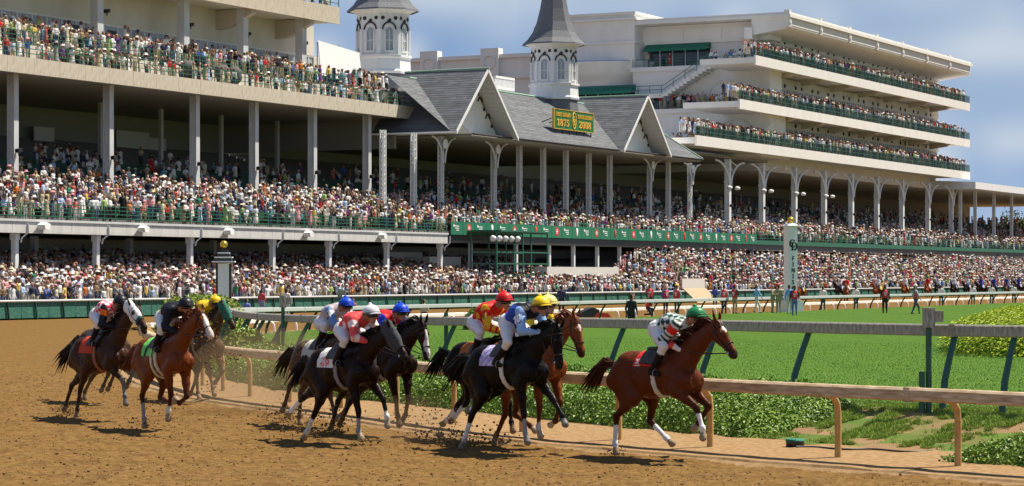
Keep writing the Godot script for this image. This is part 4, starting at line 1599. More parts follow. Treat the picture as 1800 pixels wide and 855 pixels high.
	for k in 12:
		mb.span(se - 5.6, se - 3.6, 24.4 + k * 0.28, 24.9 + k * 0.30, -26.0 + k * 0.5, -25.4 + k * 0.5)
	mb.span(se - 5.6, se - 3.6, 24.2, 24.7, -34.0, -26.0)
	part(t, "outside_stair", mb.done(), M.stucco)
	mb = MB.new()
	for yy in [0.5, 1.0]:
		mb.tube([Vector3(se - 5.6, 24.7 + yy, -34.0), Vector3(se - 5.6, 24.7 + yy, -26.0), Vector3(se - 5.6, 28.3 + yy, -20.0)], [0.04], 4)
	for k in 10:
		var z := -34.0 + k * 1.55
		mb.span(se - 5.63, se - 5.57, 24.7 + maxf(0.0, (z + 26.0) * 0.6), 25.7 + maxf(0.0, (z + 26.0) * 0.6), z - 0.03, z + 0.03)
	part(t, "stair_railing", mb.done(), M.rail_green)
	# the lower wing towards the spires
	mb = MB.new()
	bx(mb, se + 2.0, se + 20.0, 10.0, 31.0, 43.0, 80.0)
	part(t, "wing", mb.done(), M.stucco)
	mb = MB.new()
	bx(mb, se + 1.6, se + 20.0, 28.0, 28.4, 42.8, 80.2)
	bx(mb, se + 1.6, se + 20.0, 30.7, 31.2, 42.8, 80.2)
	part(t, "wing_cornice", mb.done(), M.stucco)
	for z in [46.0, 53.5, 62.5]:
		mb = MB.new()
		bx(mb, se + 1.3, se + 2.6, 28.5, 32.0, z - 1.3, z + 1.3)
		part(t, "medallion_block", mb.done(), M.stucco)
		mb = MB.new()
		var ring := []
		for q in 17:
			ring.append(Vector3(se + 1.25, 30.2 + 0.85 * sin(TAU * q / 16.0), -z + 0.85 * cos(TAU * q / 16.0)))
		mb.tube(ring, [0.14], 5)
		part(t, "medallion", mb.done(), M.stucco)
	mb = MB.new()
	for k in 2:
		mb.tube([Vector3(se + 6.0, 31.2, -46.0 - k * 1.2), Vector3(se + 6.0, 32.8, -46.0 - k * 1.2)], [0.4], 8)
		mb.tube([Vector3(se + 6.0, 32.8, -46.0 - k * 1.2), Vector3(se + 6.0, 33.2, -46.0 - k * 1.2)], [0.55], 8)
	part(t, "roof_vent", mb.done(), M.steel_grey)
	# white balustrade of a terrace between the spires
	mb = MB.new()
	bx(mb, S(872, 30), S(905, 30), 22.9, 23.15, 30.0, 30.3)
	bx(mb, S(872, 30), S(905, 30), 24.1, 24.35, 30.0, 30.3)
	for k in 16:
		var s := lerpf(S(872, 30), S(905, 30), k / 15.0)
		bx(mb, s - 0.09, s + 0.09, 23.15, 24.1, 30.05, 30.25)
	part(t, "balustrade", mb.done(), M.white)
	# low roof beyond the tower, on thin columns; depth added to shade the back wall
	mb = MB.new()
	var x0 := S(1704, 10)
	var x1 := S(1960, 10)
	mb.rise([Vector2(9.0, 15.3), Vector2(37.0, 15.3), Vector2(37.0, 17.6), Vector2(9.0, 16.3)], Transform3D(Basis(Vector3(0, 0, -1), Vector3.UP, Vector3(1, 0, 0)), Vector3(x1, 0, 0)), x1 - x0)
	part(t, "low_roof", mb.done(), M.white)
	for px in [1689, 1715, 1748, 1779, 1812]:
		var s := S(px, 12.5)
		mb = MB.new()
		bx(mb, s - 0.22, s + 0.22, rake(12.5) - 1.0, 15.3, 12.28, 12.72)
		part(t, "thin_column", mb.done(), M.white)
	mb = MB.new()
	bx(mb, e + 0.5, e + 4.0, 17.0, 18.8, 17.0, 20.0)
	part(t, "roof_box", mb.done(), M.wall_grey)

# ---------------------------------------------------------------- horses and jockeys
func v3(a: Array) -> Vector3:
	return Vector3(a[0], a[1], a[2])

func horse_frame(hd: Dictionary) -> Callable:      # points of the standing pattern, tilted and lifted as this horse is
	var p := deg_to_rad(hd.pitch)
	var y: float = hd.y
	return func(px: float, py: float, pz: float = 0.0) -> Vector3:
		return Vector3(px * cos(p) - (py - 1.25) * sin(p), 1.25 + px * sin(p) + (py - 1.25) * cos(p) + y, pz)

func head_bones(f: Field, P: Vector3, N: Vector3, fat: float, whole: bool) -> void:
	var a := (N - P).normalized()
	var u := Vector3(-a.y, a.x, 0)
	f.cone(P + a * 0.05 - u * 0.025, P + a * 0.22 - u * 0.04, 0.098 + fat, 0.106 + fat, 0.64, 0.04, 2)
	f.cone(P + a * 0.15 - u * 0.10, P + a * 0.42 - u * 0.062, 0.088 + fat, 0.052 + fat, 0.52, 0.04, 2)
	f.cone(P + a * 0.18 - u * 0.012, N - a * (0.10 if whole else 0.22) - u * 0.018, 0.078 + fat, 0.058 + fat, 0.74, 0.04, 2)
	if whole:
		f.cone(N - a * 0.12 - u * 0.03, N - a * 0.045 - u * 0.035, 0.060, 0.058, 0.92, 0.03, 3)
		f.cone(N - a * 0.13 - u * 0.085, N - a * 0.055 - u * 0.078, 0.030, 0.028, 1.1, 0.03, 3)
		for s in [-1.0, 1.0]:
			var e0 := P + a * 0.01 + u * 0.05 + Vector3(0, 0, 0.048 * s)
			f.cone(e0, e0 + (u * 0.42 - a * 0.80).normalized() * 0.075 + Vector3(0, 0, 0.012 * s), 0.022, 0.027, 0.8, 0.02, 4)
			f.cone(e0 + (u * 0.42 - a * 0.80).normalized() * 0.075 + Vector3(0, 0, 0.012 * s), e0 + (u * 0.40 - a * 0.82).normalized() * 0.165 + Vector3(0, 0, 0.012 * s), 0.027, 0.007, 0.8, 0.01, 4)
			f.cone(P + a * 0.17 + u * 0.03 + Vector3(0, 0, 0.062 * s), P + a * 0.22 + u * 0.022 + Vector3(0, 0, 0.062 * s), 0.022, 0.02, 0.8, 0.02, 2)

func horse_field(hd: Dictionary, cell: float) -> Field:
	var T := horse_frame(hd)
	var P := v3(hd.poll)
	var N := v3(hd.nose)
	var lo := Vector3(-1.0, -0.06, -0.36)
	var hi := Vector3(maxf(P.x, N.x) + 0.16, maxf(P.y + 0.26, 1.72), 0.36)
	for l in hd.legs:
		for q in l:
			lo.x = minf(lo.x, q[0] - 0.16)
			hi.x = maxf(hi.x, q[0] + 0.16)
	var f := Field.new(lo, hi, cell)
	# trunk
	f.cone(T.call(0.34, 1.215), T.call(-0.06, 1.20), 0.292, 0.305, 0.80, 0.10, 0)
	f.cone(T.call(-0.06, 1.20), T.call(-0.42, 1.285), 0.305, 0.235, 0.82, 0.10, 0)
	f.cone(T.call(0.46, 1.40), T.call(0.12, 1.43), 0.14, 0.085, 0.55, 0.12, 0)
	f.cone(T.call(0.12, 1.415), T.call(-0.40, 1.43), 0.09, 0.10, 0.9, 0.10, 0)
	f.cone(T.call(-0.40, 1.33), T.call(-0.66, 1.27), 0.235, 0.185, 0.86, 0.08, 0)
	f.cone(T.call(0.44, 1.18), T.call(0.66, 1.13), 0.25, 0.165, 0.84, 0.08, 0)
	for s in [-1.0, 1.0]:
		f.cone(T.call(-0.44, 1.38, 0.09 * s), T.call(-0.70, 1.16, 0.11 * s), 0.175, 0.135, 0.9, 0.05, 0)
		f.cone(T.call(0.36, 1.42, 0.07 * s), T.call(0.68, 1.10, 0.125 * s), 0.09, 0.125, 0.62, 0.04, 0)
		f.cone(T.call(0.66, 1.10, 0.085 * s), T.call(0.70, 1.02, 0.085 * s), 0.115, 0.09, 0.9, 0.04, 0)
		f.cone(T.call(0.55, 1.08, 0.13 * s), T.call(0.42, 1.02, 0.145 * s), 0.13, 0.12, 0.62, 0.04, 0)
	# neck
	var a := (N - P).normalized()
	var u := Vector3(-a.y, a.x, 0)
	var n0: Vector3 = T.call(0.50, 1.31)
	var n2 := P + a * 0.035 - u * 0.055
	var n1 := n0.lerp(n2, 0.52) + Vector3(0, 0.035, 0)
	f.cone(n0, n1, 0.235, 0.158, 0.58, 0.07, 1)
	f.cone(n1, n2, 0.158, 0.112, 0.56, 0.05, 1)
	head_bones(f, P, N, 0.0, true)
	# legs: front right, front left, hind right, hind left
	for li in 4:
		var q: Array = hd.legs[li]
		var j0 := v3(q[0])
		var j1 := v3(q[1])
		var j2 := v3(q[2])
		var j3 := v3(q[3])
		var sgn := 1.0 if li % 2 == 0 else -1.0
		var b := 10 + li * 5
		var past := (j3 - j2).normalized()
		var hoof0 := j2 + past * 0.075
		if li < 2:
			var sh: Vector3 = T.call(0.58, 1.10, 0.13 * sgn)
			f.cone(sh, j0, 0.125, 0.10, 0.75, 0.05, b)
			f.cone(j0, j0.lerp(j1, 0.45), 0.097, 0.076, 0.82, 0.05, b)
			f.cone(j0.lerp(j1, 0.45), j1, 0.072, 0.047, 0.85, 0.03, b)
			f.cone(j1 - (j1 - j0).normalized() * 0.02, j1.lerp(j2, 0.1), 0.052, 0.046, 0.9, 0.02, b + 1)
			f.cone(j1.lerp(j2, 0.1), j2, 0.038, 0.034, 0.85, 0.025, b + 1)
		else:
			var hp: Vector3 = T.call(-0.52, 1.24, 0.125 * sgn)
			f.cone(hp, j0, 0.195, 0.128, 0.72, 0.06, b)
			f.cone(T.call(-0.66, 1.16, 0.12 * sgn), j0.lerp(j1, 0.42), 0.12, 0.075, 0.8, 0.06, b)
			f.cone(j0, j0.lerp(j1, 0.5), 0.118, 0.082, 0.72, 0.05, b)
			f.cone(j0.lerp(j1, 0.5), j1, 0.078, 0.048, 0.75, 0.03, b)
			var back := (j1 - j0).normalized()
			f.cone(j1, j1 + back * 0.045, 0.045, 0.03, 0.8, 0.02, b)
			f.cone(j1, j1.lerp(j2, 0.14), 0.054, 0.046, 0.85, 0.02, b + 1)
			f.cone(j1.lerp(j2, 0.14), j2, 0.042, 0.036, 0.85, 0.025, b + 1)
		f.cone(j2, j2 + past * 0.01, 0.045, 0.045, 0.95, 0.02, b + 2)
		f.cone(j2, hoof0, 0.038, 0.036, 1.0, 0.02, b + 2)
		f.cone(hoof0 + past * 0.005, j3 - past * 0.012, 0.042, 0.056, 1.0, 0.008, b + 3)
	return f

const COAT := {
	"L": {"coat": [0.105, 0.026, 0.008], "low": [0.05, 0.014, 0.006], "hair": [0.045, 0.013, 0.006], "socks": [1, 0, 1, 1], "mark": 1, "cloth": [0.62, 0.03, 0.025], "girth": [0.62, 0.6, 0.56], "hood": [], "hoof": [0.30, 0.24, 0.17]},
	"K": {"coat": [0.20, 0.052, 0.014], "low": [0.10, 0.027, 0.010], "hair": [0.16, 0.05, 0.02], "socks": [3, 0, 0, 0], "mark": 1, "cloth": [0.5, 0.46, 0.1], "girth": [0.3, 0.3, 0.3], "hood": [], "hoof": [0.42, 0.36, 0.26]},
	"J": {"coat": [0.008, 0.006, 0.005], "low": [0.012, 0.01, 0.009], "hair": [0.008, 0.007, 0.007], "socks": [2, 0, 1, 1], "mark": 0, "cloth": [0.33, 0.27, 0.62], "girth": [0.7, 0.68, 0.64], "hood": [], "hoof": [0.20, 0.19, 0.18]},
	"I": {"coat": [0.008, 0.006, 0.005], "low": [0.012, 0.01, 0.009], "hair": [0.008, 0.007, 0.007], "socks": [0, 0, 1, 1], "mark": 0, "cloth": [0.42, 0.14, 0.04], "girth": [0.3, 0.3, 0.3], "hood": [], "hoof": [0.22, 0.16, 0.11]},
	"H": {"coat": [0.018, 0.008, 0.005], "low": [0.014, 0.01, 0.008], "hair": [0.009, 0.007, 0.006], "socks": [0, 0, 0, 0], "mark": 2, "cloth": [0.4, 0.4, 0.42], "girth": [0.3, 0.3, 0.3], "hood": [], "hoof": [0.05, 0.04, 0.035]},
	"E": {"coat": [0.014, 0.006, 0.004], "low": [0.012, 0.008, 0.007], "hair": [0.01, 0.007, 0.006], "socks": [2, 3, 1, 1], "mark": 0, "cloth": [0.74, 0.72, 0.70], "girth": [0.25, 0.25, 0.25], "hood": [0.055, 0.062, 0.070], "hoof": [0.34, 0.27, 0.2]},
	"D": {"coat": [0.09, 0.052, 0.028], "low": [0.09, 0.055, 0.034], "hair": [0.03, 0.02, 0.015], "socks": [0, 0, 0, 0], "mark": 0, "cloth": [0.5, 0.48, 0.44], "girth": [0.3, 0.25, 0.2], "hood": [], "hoof": [0.2, 0.16, 0.12]},
	"B": {"coat": [0.15, 0.038, 0.011], "low": [0.06, 0.018, 0.008], "hair": [0.12, 0.032, 0.011], "socks": [3, 0, 2, 0], "mark": 3, "cloth": [0.16, 0.62, 0.13], "girth": [0.62, 0.56, 0.42], "hood": [], "hoof": [0.34, 0.25, 0.16]},
	"C": {"coat": [0.075, 0.043, 0.023], "low": [0.085, 0.053, 0.03], "hair": [0.05, 0.035, 0.025], "socks": [0, 0, 0, 0], "mark": 0, "cloth": [0.4, 0.34, 0.2], "girth": [0.3, 0.25, 0.2], "hood": [0.03, 0.15, 0.105], "hoof": [0.2, 0.15, 0.1]},
	"A": {"coat": [0.045, 0.019, 0.009], "low": [0.035, 0.02, 0.013], "hair": [0.015, 0.01, 0.008], "socks": [4, 4, 0, 0], "mark": 0, "cloth": [0.50, 0.055, 0.025], "girth": [0.3, 0.12, 0.08], "hood": [0.72, 0.72, 0.72], "hoof": [0.16, 0.14, 0.12]},
	"A2": {"coat": [0.065, 0.036, 0.021], "low": [0.1, 0.07, 0.05], "hair": [0.02, 0.014, 0.01], "socks": [0, 0, 3, 0], "mark": 0, "cloth": [0.2, 0.2, 0.2], "girth": [0.2, 0.2, 0.2], "hood": [], "hoof": [0.2, 0.16, 0.12]},
}
const RIDE := {   # cap, main silk, second silk, sleeve, pattern, number, number patch
	"L": {"cap": [0.02, 0.20, 0.075], "a": [0.70, 0.72, 0.70], "b": [0.012, 0.05, 0.035], "s": [0.66, 0.67, 0.66], "pat": "diamond", "num": "", "band": [0.72, 0.03, 0.02]},
	"K": {"cap": [0.80, 0.68, 0.22], "a": [0.75, 0.56, 0.03], "b": [0.02, 0.03, 0.12], "s": [0.02, 0.03, 0.12], "pat": "half", "num": "", "band": []},
	"J": {"cap": [0.82, 0.56, 0.008], "a": [0.03, 0.075, 0.40], "b": [0.01, 0.011, 0.018], "s": [0.27, 0.45, 0.78], "pat": "half", "num": "10", "band": []},
	"I": {"cap": [0.60, 0.012, 0.015], "a": [0.62, 0.016, 0.014], "b": [0.80, 0.42, 0.012], "s": [0.78, 0.40, 0.012], "pat": "splash", "num": "4", "band": [0.62, 0.016, 0.014]},
	"H": {"cap": [0.008, 0.055, 0.60], "a": [0.62, 0.02, 0.025], "b": [0.015, 0.04, 0.36], "s": [0.02, 0.05, 0.45], "pat": "yoke", "num": "", "band": []},
	"E": {"cap": [0.66, 0.67, 0.72], "a": [0.74, 0.075, 0.075], "b": [0.78, 0.70, 0.70], "s": [0.72, 0.09, 0.09], "pat": "splash", "num": "", "band": [0.78, 0.70, 0.70]},
	"D": {"cap": [0.008, 0.06, 0.56], "a": [0.50, 0.42, 0.42], "b": [0.62, 0.52, 0.55], "s": [0.14, 0.26, 0.52], "pat": "splash", "num": "2", "band": [0.62, 0.6, 0.66]},
	"B": {"cap": [0.012, 0.012, 0.015], "a": [0.012, 0.013, 0.022], "b": [0.55, 0.50, 0.55], "s": [0.012, 0.016, 0.035], "pat": "yoke", "num": "", "band": []},
	"C": {"cap": [0.70, 0.48, 0.01], "a": [0.66, 0.47, 0.015], "b": [0.40, 0.26, 0.04], "s": [0.62, 0.45, 0.02], "pat": "splash", "num": "", "band": []},
	"A": {"cap": [0.012, 0.012, 0.018], "a": [0.62, 0.022, 0.06], "b": [0.72, 0.68, 0.72], "s": [0.015, 0.015, 0.02], "pat": "diamond", "num": "", "band": [0.75, 0.16, 0.01]},
	"A2": {"cap": [0.55, 0.02, 0.04], "a": [0.58, 0.022, 0.05], "b": [0.70, 0.66, 0.70], "s": [0.58, 0.022, 0.05], "pat": "diamond", "num": "", "band": []},
}

func C3(a: Array) -> Color:
	return Color(a[0], a[1], a[2])

func horse_colors(hd: Dictionary, s: Dictionary, noise: FastNoiseLite) -> PackedColorArray:
	var k: Dictionary = COAT[hd.get("coat_of", hd.id)]
	var coat := C3(k.coat)
	var low := C3(k.low)
	var hoof := C3(k.hoof)
	var white := Color(0.62, 0.58, 0.53)
	var wrap := Color(0.76, 0.75, 0.74)
	var grey := Color(0.26, 0.26, 0.27)
	var dirt := Color(0.24, 0.145, 0.075)
	var P := v3(hd.poll)
	var N := v3(hd.nose)
	var a := (N - P).normalized()
	var u := Vector3(-a.y, a.x, 0)
	var muddy: float = {"D": 0.75, "C": 0.55, "A": 0.35, "A2": 0.5, "E": 0.22, "B": 0.25, "H": 0.2}.get(hd.id, 0.14)
	var out := PackedColorArray()
	out.resize(s.v.size())
	for i in s.v.size():
		var p: Vector3 = s.v[i]
		var w: int = s.id[i]
		var c := coat
		var m := noise.get_noise_3dv(p * 9.0)
		if w == 3:
			c = coat.lerp(Color(0.018, 0.014, 0.013), 0.75)
		elif w == 4:
			c = coat * 0.8
		if w == 2 or w == 3:
			var r := p - P
			var t := r.dot(a)
			var up := r.dot(u)
			if k.mark == 1 and up > 0.025 and absf(p.z) < 0.036 - absf(t - 0.17) * 0.45: c = white
			if k.mark >= 2 and up > -0.01 and t > 0.10 and absf(p.z) < (0.032 if k.mark == 2 else 0.042) - 0.02 * sin(t * 12.0): c = white
			if k.mark == 3 and t > 0.42 and up > -0.075: c = Color(0.55, 0.44, 0.40)
		if w >= 10:
			var li := (w - 10) / 5
			var seg := (w - 10) % 5
			var sk: int = k.socks[li]
			var q: Array = hd.legs[li]
			if seg == 0:
				var jt := clampf((p - v3(q[0])).dot((v3(q[1]) - v3(q[0])).normalized()) / 0.42, 0.0, 1.0)
				c = coat.lerp(low, jt * jt)
			elif seg == 3:
				c = hoof
			else:
				var dlow := (p - v3(q[1])).dot((v3(q[2]) - v3(q[1])).normalized()) / v3(q[1]).distance_to(v3(q[2]))
				c = low
				if sk == 1 and dlow > 0.30: c = wrap
				elif sk == 2 and dlow > 0.34: c = grey
				elif sk == 3 and dlow > 0.72 + 0.08 * m: c = white
				elif sk == 4: c = Color(0.15, 0.14, 0.135)
			if hd.get("racing", true):
				var dd := clampf((0.30 - p.y) * 2.0 + m * 0.7, 0.0, 0.65)
				c = c.lerp(dirt, dd)
		var mud := noise.get_noise_3dv(p * 42.0) * 0.6 + m * 0.6
		if w < 10 and mud > 0.62 - muddy * 0.5:
			c = c.lerp(dirt, muddy)
		c = c * (1.0 + 0.16 * m)
		out[i] = Color(c.r, c.g, c.b, 1)
	return out

func ripple(s: Dictionary, noise: FastNoiseLite, freq: float, amp: float, only: Array) -> void:    # muscle and folds: push the skin in and out a little
	var e := 0.004
	for i in s.v.size():
		if only.size() > 0 and not (s.id[i] in only): continue
		var p: Vector3 = s.v[i]
		var q := p * freq
		var h := noise.get_noise_3dv(q)
		var g := Vector3(noise.get_noise_3d(q.x + e * freq, q.y, q.z) - h, noise.get_noise_3d(q.x, q.y + e * freq, q.z) - h, noise.get_noise_3d(q.x, q.y, q.z + e * freq) - h) / e * amp
		var n: Vector3 = s.n[i]
		s.v[i] = p + n * h * amp
		s.n[i] = (n - (g - n * g.dot(n))).normalized()

func drape(f: Field, mb: MB, xa: float, xb: float, nxx: int, th0: float, th1: float, nth: int, off: float, cy: float, col: Callable, edge: float = 0.0) -> void:
	# a cloth laid round the trunk: each point is where a line from the trunk's axis leaves the body, plus the cloth's thickness
	var top: Array = []
	for layer in 2:
		for ix in nxx + 1:
			for it in nth + 1:
				var th := lerpf(th0, th1, float(it) / nth)
				var x := lerpf(xa, xb, float(ix) / nxx) + edge * absf(th) / PI
				var dir := Vector3(0, cos(th), sin(th))
				var r := 0.12
				var c0 := Vector3(x, cy, 0)
				while r < 0.56 and f.val(c0 + dir * r) < 0.0:
					r += 0.012
				r -= 0.006
				top.append(c0 + dir * (r + (off if layer == 0 else 0.003)))
	var row := nth + 1
	var n0 := (nxx + 1) * row
	var base := mb.v.size()
	for k in top.size():
		var ix := (k % n0) / row
		var it := k % row
		var b := (k / n0) * n0
		var px: Vector3 = top[b + mini(ix + 1, nxx) * row + it] - top[b + maxi(ix - 1, 0) * row + it]
		var pt: Vector3 = top[b + ix * row + mini(it + 1, nth)] - top[b + ix * row + maxi(it - 1, 0)]
		var nn := px.cross(pt).normalized()
		if nn.dot(top[k] - Vector3(top[k].x, cy, 0)) < 0: nn = -nn
		mb.vert(top[k], nn, col.call(float(ix) / nxx, lerpf(th0, th1, float(it) / nth), top[k]))
	for ix in nxx:
		for it in nth:
			var q := base + ix * row + it
			mb.tri(q, q + row, q + row + 1); mb.tri(q, q + row + 1, q + 1)
	# edges
	for ix in nxx:
		for it in [0, nth]:
			var q: int = ix * row + it
			mb.quad(top[q], top[q + row], top[q + row + n0], top[q + n0], mb.c[base + q])
	for it in nth:
		for ix in [0, nxx]:
			var q: int = ix * row + it
			mb.quad(top[q], top[q + 1], top[q + 1 + n0], top[q + n0], mb.c[base + q])

func build_horse(hd: Dictionary, cell: float) -> Dictionary:
	var noise := FastNoiseLite.new()
	noise.seed = 3 + hash(hd.id) % 50
	noise.frequency = 1.0
	noise.noise_type = FastNoiseLite.TYPE_SIMPLEX
	var f := horse_field(hd, cell)
	var s := f.skin()
	var r := {"skin": s, "col": horse_colors(hd, s, noise)}
	ripple(s, noise, 7.0, 0.005, [])
	ripple(s, noise, 21.0, 0.0016, [])
	var k: Dictionary = COAT[hd.get("coat_of", hd.id)]
	var T := horse_frame(hd)
	var P := v3(hd.poll)
	var N := v3(hd.nose)
	var a := (N - P).normalized()
	var u := Vector3(-a.y, a.x, 0)
	var rg := RandomNumberGenerator.new()
	rg.seed = hash(hd.id)
	var hair := C3(k.hair)
	# mane, lying back along the crest
	var mane := MB.new()
	var n0: Vector3 = T.call(0.40, 1.60)
	for q in 90:
		var t := rg.randf()
		var x := lerpf(P.x - 0.03, n0.x, t)
		var y := lerpf(P.y + 0.12, n0.y + 0.22, t)
		var z := rg.randf_range(-0.03, 0.05)
		while y > 1.0 and f.val(Vector3(x, y, z)) > 0.0:
			y -= 0.012
		var b := Vector3(x, y - 0.012, z)
		var back := Vector3(-0.07 - 0.07 * rg.randf(), 0.02 + 0.05 * rg.randf(), 0.05 * rg.randf() + 0.01)
		var e := b + back + Vector3(-0.05, -0.09 * rg.randf(), 0.05)
		mane.tube([b, b + back * 0.55 + Vector3(0, 0.015, 0), b + back, e], [0.016, 0.014, 0.010, 0.002], 4, hair * rg.randf_range(0.7, 1.3), 0.6)
	for q in 10:
		var b := P + u * 0.06 + a * 0.01 + Vector3(0, 0, rg.randf_range(-0.03, 0.03))
		mane.tube([b, b + a * 0.06 + u * 0.015, b + a * 0.13 + u * 0.005 + Vector3(0, 0, rg.randf_range(-0.02, 0.02))], [0.012, 0.010, 0.002], 4, hair * rg.randf_range(0.7, 1.3), 0.6)
	r.mane = mane
	# tail, streaming
	var tail := MB.new()
	var dock: Vector3 = T.call(-0.80, 1.40)
	var te: Array = hd.get("tail", [-0.60, -0.36])
	tail.tube([T.call(-0.70, 1.40), dock, dock + Vector3(te[0] * 0.25, te[1] * 0.12 + 0.01, 0)], [0.05, 0.042, 0.02], 7, hair)
	for q in 80:
		var sp := Vector3(rg.randf_range(-0.1, 0.12), rg.randf_range(-0.15, 0.17), rg.randf_range(-0.09, 0.09))
		var b := dock + Vector3(te[0] * 0.12 * rg.randf(), rg.randf_range(-0.025, 0.03), rg.randf_range(-0.03, 0.03))
		var l := rg.randf_range(0.65, 1.12)
		var e := dock + Vector3(te[0], te[1], 0) * l + sp * l
		var m1 := b.lerp(e, 0.35) + Vector3(0, 0.07 - te[1] * 0.16, 0)
		var m2 := b.lerp(e, 0.7) + Vector3(0, 0.04 - te[1] * 0.10, 0)
		tail.tube([b, m1, m2, e], [0.017, 0.021, 0.014, 0.002], 4, hair * rg.randf_range(0.65, 1.35), 0.7)
	r.tail = tail
	var eyes := []
	for z in [-1.0, 1.0]:
		eyes.append(MB.new())
		eyes[-1].ball(P + a * 0.195 + u * 0.028 + Vector3(0, 0, 0.072 * z), Vector3(0.021, 0.017, 0.012), 8, 6, Color(0.01, 0.007, 0.005))
	r.eyes = eyes
	# bridle and reins
	var br := MB.new()
	var lea := Color(0.03, 0.017, 0.011)
	for ring in [[0.40, 0.088, 0.075, -0.030], [0.105, 0.128, 0.090, -0.035]]:
		var pts := []
		for q in 19:
			var th := TAU * q / 18.0
			var c0: Vector3 = P + a * ring[0] + u * ring[3]
			var dir := u * cos(th) + Vector3(0, 0, 1) * sin(th)
			var rr := 0.02
			while rr < 0.2 and f.val(c0 + dir * rr) < 0.002:
				rr += 0.006
			pts.append(c0 + dir * (rr + 0.003))
		br.tube(pts, [0.009], 5, lea, 1.0, false)
	for z in [-1.0, 1.0]:
		br.tube([P + a * 0.03 - u * 0.0 + Vector3(0, 0, 0.075 * z), P + a * 0.20 - u * 0.06 + Vector3(0, 0, 0.076 * z), P + a * 0.40 - u * 0.055 + Vector3(0, 0, 0.055 * z), N - a * 0.10 - u * 0.055 + Vector3(0, 0, 0.056 * z)], [0.008], 5, lea)
		br.tube([N - a * 0.115 - u * 0.055 + Vector3(0, 0, 0.062 * z), N - a * 0.085 - u * 0.06 + Vector3(0, 0, 0.064 * z)], [0.02], 8, Color(0.35, 0.35, 0.36), 0.5)
		if hd.has("jk"):
			var hnd := v3(hd.jk[4])
			hnd.z = absf(hnd.z) * z
			var m0 := N - a * 0.10 - u * 0.06 + Vector3(0, 0, 0.06 * z)
			br.tube([m0, m0.lerp(hnd, 0.5) + Vector3(0, -0.03, 0.05 * z), hnd], [0.009], 5, lea, 0.6)
	r.bridle = br
	if k.hood.size() > 0:
		var hf := Field.new(P - Vector3(0.35, 0.55, 0.2), P + Vector3(0.65, 0.25, 0.2), cell * 0.8)
		head_bones(hf, P, N, 0.012, false)
		hf.cone(P - u * 0.05 - a * 0.06, P + a * 0.06 - u * 0.06, 0.135, 0.12, 0.62, 0.04, 1)
		var hs := hf.skin()
		var hc := PackedColorArray()
		for p in hs.v:
			var t: float = (p - P).dot(a)
			var c := C3(k.hood)
			if hd.id == "A" and t > 0.33: c = Color(0.02, 0.085, 0.06)
			if hd.id == "A" and Vector2((p - P).dot(a) - 0.19, (p - P).dot(u) - 0.015).length() < 0.045: c = Color(0.06, 0.03, 0.02)
			hc.append(c)
		r.hood = {"skin": hs, "col": hc}
	# saddle cloth, saddle, girth
	if hd.has("jk"):
		var cb := C3(k.cloth)
		var idn: String = hd.id
		var cy: float = T.call(0.0, 1.2).y
		var cloth := MB.new()
		drape(f, cloth, -0.30 if idn != "L" else -0.20, 0.17, 12, -1.42 if idn != "L" else -1.05, 1.42 if idn != "L" else 1.05, 26, 0.016, cy, func(fx: float, th: float, p: Vector3) -> Color:
			var e := absf(th)
			if idn == "E": return Color(0.62, 0.04, 0.05) if e > 0.8 and e < 1.32 and fx > 0.2 and fx < 0.8 and fmod(fx * 9.0 + e * 5.0, 2.0) < 1.1 else cb
			if idn == "B": return Color(0.012, 0.02, 0.012) if e > 0.75 and (absf(fx - 0.42) < 0.10 or absf(fx - 0.92) < 0.06) else cb
			if idn == "J": return Color(0.66, 0.64, 0.72) if fmod(fx * 5.0 + e * 3.0, 1.7) < 0.6 else cb
			if idn == "L": return Color(0.72, 0.70, 0.68) if e > 0.7 and e < 1.2 and absf(fx - 0.3) < 0.14 and fmod(e * 14.0, 2.0) < 1.0 else cb
			return cb, -0.06)
		r.cloth = cloth
		var sad := MB.new()
		drape(f, sad, -0.06, 0.26, 8, -0.95, 0.95, 14, 0.045, cy, func(_fx: float, th: float, _p: Vector3) -> Color: return Color(0.03, 0.02, 0.015) if absf(th) < 0.6 else Color(0.05, 0.035, 0.025))
		sad.tube([T.call(0.27, 1.58), T.call(0.18, 1.585), T.call(0.05, 1.57), T.call(-0.06, 1.585)], [0.03, 0.04, 0.04, 0.03], 8, Color(0.03, 0.02, 0.015), 2.4)
		r.saddle = sad
		var gir := MB.new()
		var gc := C3(k.girth)
		drape(f, gir, 0.17, 0.235, 2, -PI, PI, 40, 0.022, cy, func(_fx: float, _th: float, _p: Vector3) -> Color: return gc)
		if idn == "B":
			drape(f, gir, 0.06, 0.10, 2, -PI, PI, 40, 0.022, cy, func(_fx: float, _th: float, _p: Vector3) -> Color: return gc)
		r.girth = gir
		r.field = f
	return r

